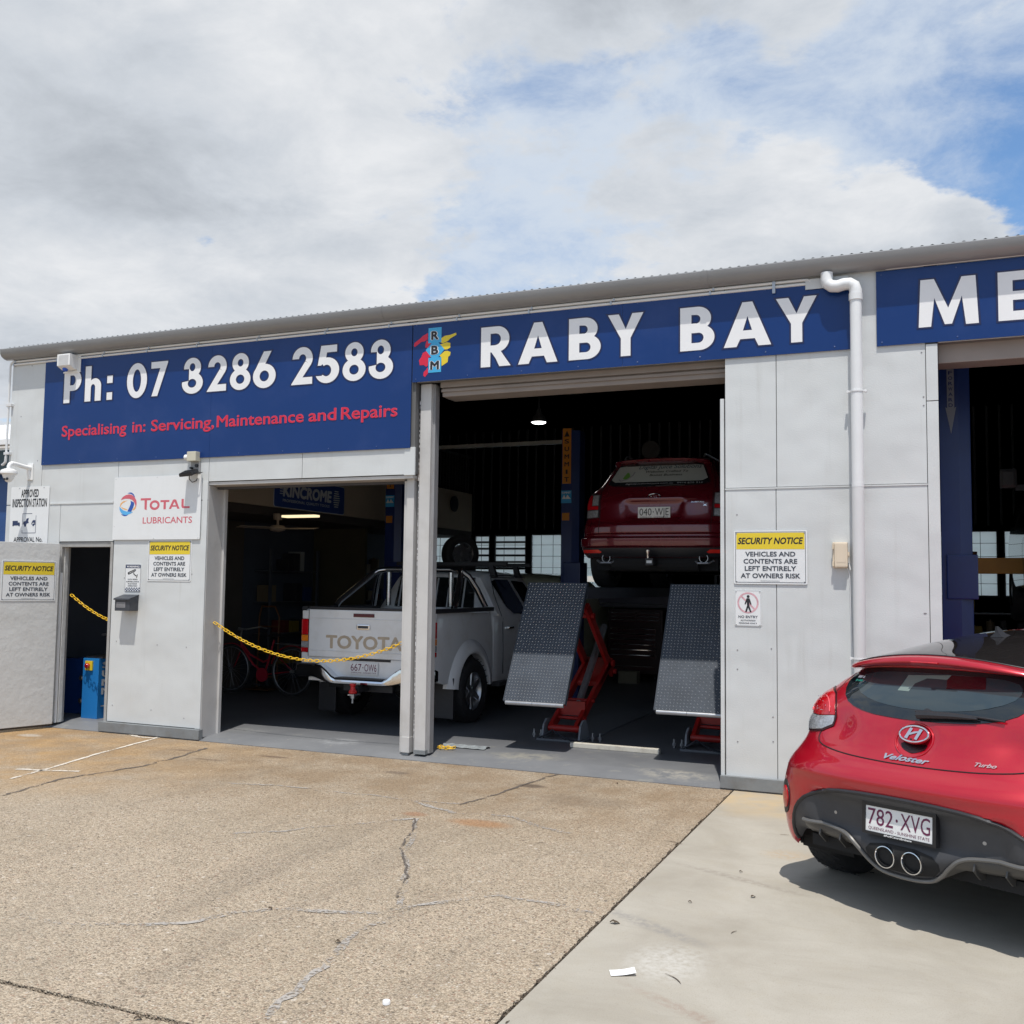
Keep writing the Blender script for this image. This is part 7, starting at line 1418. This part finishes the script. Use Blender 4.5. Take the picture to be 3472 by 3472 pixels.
for i in range(16): rr = random.Random(i); x, z = rr.uniform(-.28, .25), rr.uniform(.95, 1.75); obj('machine_part', MB().box(x-.06, x+.06, -.05+rr.uniform(-.1, .1), .1, z-.05, z+.05) if i % 2 else MB().cyl((x, -.1, z), (x+.1, .1, z+.02), rr.uniform(.03, .06), 10), mat('part_dim', (.035+.02*rr.random(), .035, .04), .5) if i < 3 else mt.children[1].data.materials[0], mt)
# shelves, hoses and benches deeper inside
SH = mat('shelf_steel', (.10, .11, .13), .5, metal=.3); rs_ = random.Random(11)
CB = [mat('store_'+n_, c_, .6) for n_, c_ in (('red', (.16, .02, .015)), ('tan', (.20, .15, .09)), ('blue', (.02, .05, .16)), ('white', (.34, .34, .33)), ('black', (.03, .03, .035)), ('yellow', (.30, .20, .02)))]
SMB = None; SMC = None
def shelf(x, y, rz, w, label, lev=(.3, .8, 1.3, 1.8), d=.4):
    global SMB, SMC
    e = empty('shelving', (x, y, .052), rz, label, 'shelving', 'steel shelving units inside')
    for sx in (-w/2, w/2):
        for sy in (0, d): obj('upright', MB().box(sx-.02, sx+.02, sy-.02, sy+.02, 0, lev[-1]+.35), SH, e)
    for z in lev: obj('shelf_board', MB().box(-w/2, w/2, 0, d, z-.02, z), SH, e)
    n = 0
    for z in lev:
        xx = -w/2+.06
        while xx < w/2-.1:
            k = rs_.random(); ww = rs_.uniform(.08, .24); hh = rs_.uniform(.10, .34); m_ = rs_.choice(CB)
            if k < .6: t = obj('stored_box', MB().box(-ww/2, ww/2, 0, .25, 0, hh), m_, e); t.location = (xx+ww/2, .05, z+.001)
            elif k < .85: t = obj('stored_tin', MB().cyl((0, 0, 0), (0, 0, hh), ww*.42, 14).cyl((0, 0, hh), (0, 0, hh+.03), ww*.15, 10), m_, e, smooth=.6); t.location = (xx+ww/2, .18, z+.001)
            xx += ww+rs_.uniform(.01, .08)
    return e
shelf(-8.3, 9.75, 0, 1.6, 'steel shelving with boxes and tins under the left back windows', (.35, .85, 1.3))
shelf(-9.75, 7.4, R(90), 1.8, 'steel shelving with boxes along the left wall under the mezzanine')
shelf(-9.72, 5.2, R(90), 1.3, 'shorter steel shelving of parts nearer the bicycle on the left wall')
shelf(.7, 9.7, 0, 1.9, 'low steel shelving with cans below the right bay windows', (.35, .85, 1.25))
shelf(-2.6, 9.6, 0, 2.2, 'wide steel shelving of boxes behind the raised wagon', (.35, .85, 1.35, 1.85))
hz = empty('air_hose_reel', (-3.9, 5.9, 3.7), label='coiled air hose hanging from the roof between blue column and wagon', cat='hose reel')
obj('reel', MB().lathe([(.14, -.05), (.14, .05)], 20, 'y', (0, 0, 0)), PLBLK, hz); obj('hose', MB().tube([(0, 0, -.1), (.1, .0, -.5), (-.05, 0, -1.1), (.0, 0, -1.7)], .012, 8), mat('hose_blue', (.02, .08, .2), .4), hz, smooth=True)
tb = empty('roof_batten_light', (-7.0, 7.4, 4.12), label='long unlit batten lamp along the roof in the second bay', cat='light'); obj('batten', MB().box(-1.5, 1.5, -.05, .05, -.03, .03), mat('batten_white', (.55, .55, .52), .4), tb)
pn = empty('ceiling_panel', (-2.6, 4.4, 4.45), label='large square roof light panel above the raised wagon', cat='roof panel'); obj('panel', MB().box(-.75, .75, -.6, .6, -.02, .02), mat('panel_grey', (.16, .18, .20), .6), pn).rotation_euler = (R(8), 0, 0)
for i in range(1, 6): obj('panel_bar', MB().box(-.75+i*.25-.008, -.75+i*.25+.008, -.6, .6, -.04, -.021), PUR, pn).rotation_euler = (R(8), 0, 0)
# blue balancing machine in the small door
sm = empty('workshop_machine', (-9.31, .44, .05), label='bright blue workshop machine with a red stop switch inside the small door', cat='machine')
MBL = mat('machine_blue', (.02, .19, .52), .35, var=.05); obj('cabinet', MB().box(0, .245, 0, .50, 0, .70), MBL, sm, bevel=.004); obj('side_body', MB().box(-.55, -.002, .25, .7, 0, .66), mat('machine_blue_dark', (.012, .06, .26), .4), sm, bevel=.01)
sw = obj('switch_plate', MB().box(.05, .16, -.02, -.001, .56, .67), YEL, sm, bevel=.004); obj('switch_knob', MB().lathe([(.030, -.02), (.032, -.045), (.024, -.055), (.001, -.056)], 16, 'y', (.10, 0, .615)), LAMPR, sw)
KWL = mat('machine_lettering', (.55, .58, .62), .4)
for i, ch in enumerate('SUMMIT'):
    t_ = text_mb(ch, 0 if ch != 'I' else .05, .15 if ch != 'I' else .10, 0, .08, bold=.03); m_ = MB(); m_.add([(.2475-p[1], .05+p[0], .585-i*.102+p[2]) for p in t_.v], t_.f); obj('lettering', m_, KWL, sm, fixn=False)
MTL_ = 0
MTL = mat('machined_steel', (.22, .18, .16), .35, metal=.7)
for z in (.45, .18): obj('shaft', MB().lathe([(.03, .0), (.05, -.03), (.05, -.07), (.032, -.08), (.032, -.13), (.02, -.14), (.001, -.141)], 18, 'y', (-.14, .24, z)), MTL, sm, smooth=.6)
obj('guard_edge', MB().tube([(-.04, .20, .64), (-.02, .18, .4), (-.03, .18, .1)], .02, 8), mat('guard_black', (.02, .03, .05), .5), sm); obj('tray', MB().box(-.02, .25, .05, .45, .70, .72), MTL, sm)
obj('display_post', MB().cyl((.12, .3, .72), (.12, .3, .98), .012, 8).cyl((-.02, .3, .96), (.20, .3, .98), .016, 8), STEEL, sm)
# cable at the foot of the right bay is part of the lift; small cartons on the mezzanine
cs = random.Random(3)
for i, (x, y, lab) in enumerate(((-9.3, 3.2, 'dim carton stored on the mezzanine nearest the street'), (-9.4, 6.8, 'dim carton stored on the far part of the mezzanine'))):
    b_ = empty('carton', (x, y, 2.747), label=lab, cat='box'); obj('box', MB().box(-.25, .25, -.2, .2, 0, .4), mat('carton_brown', (.12, .09, .06), .9), b_, bevel=.004); obj('tape', MB().box(-.03, .03, -.202, .202, .4, .4025), BEIGE, b_)
disc = props(obj('wall_fan_cover', MB().lathe([(.16, 0), (.15, -.03), (.06, -.05), (.001, -.05)], 20, 'x', (0, 0, 0)), PLBLK, smooth=.8), 'round dark fan cover fixed to the end of the mezzanine boards', 'fan cover'); disc.location = (-8.745, 9.1, 3.25)
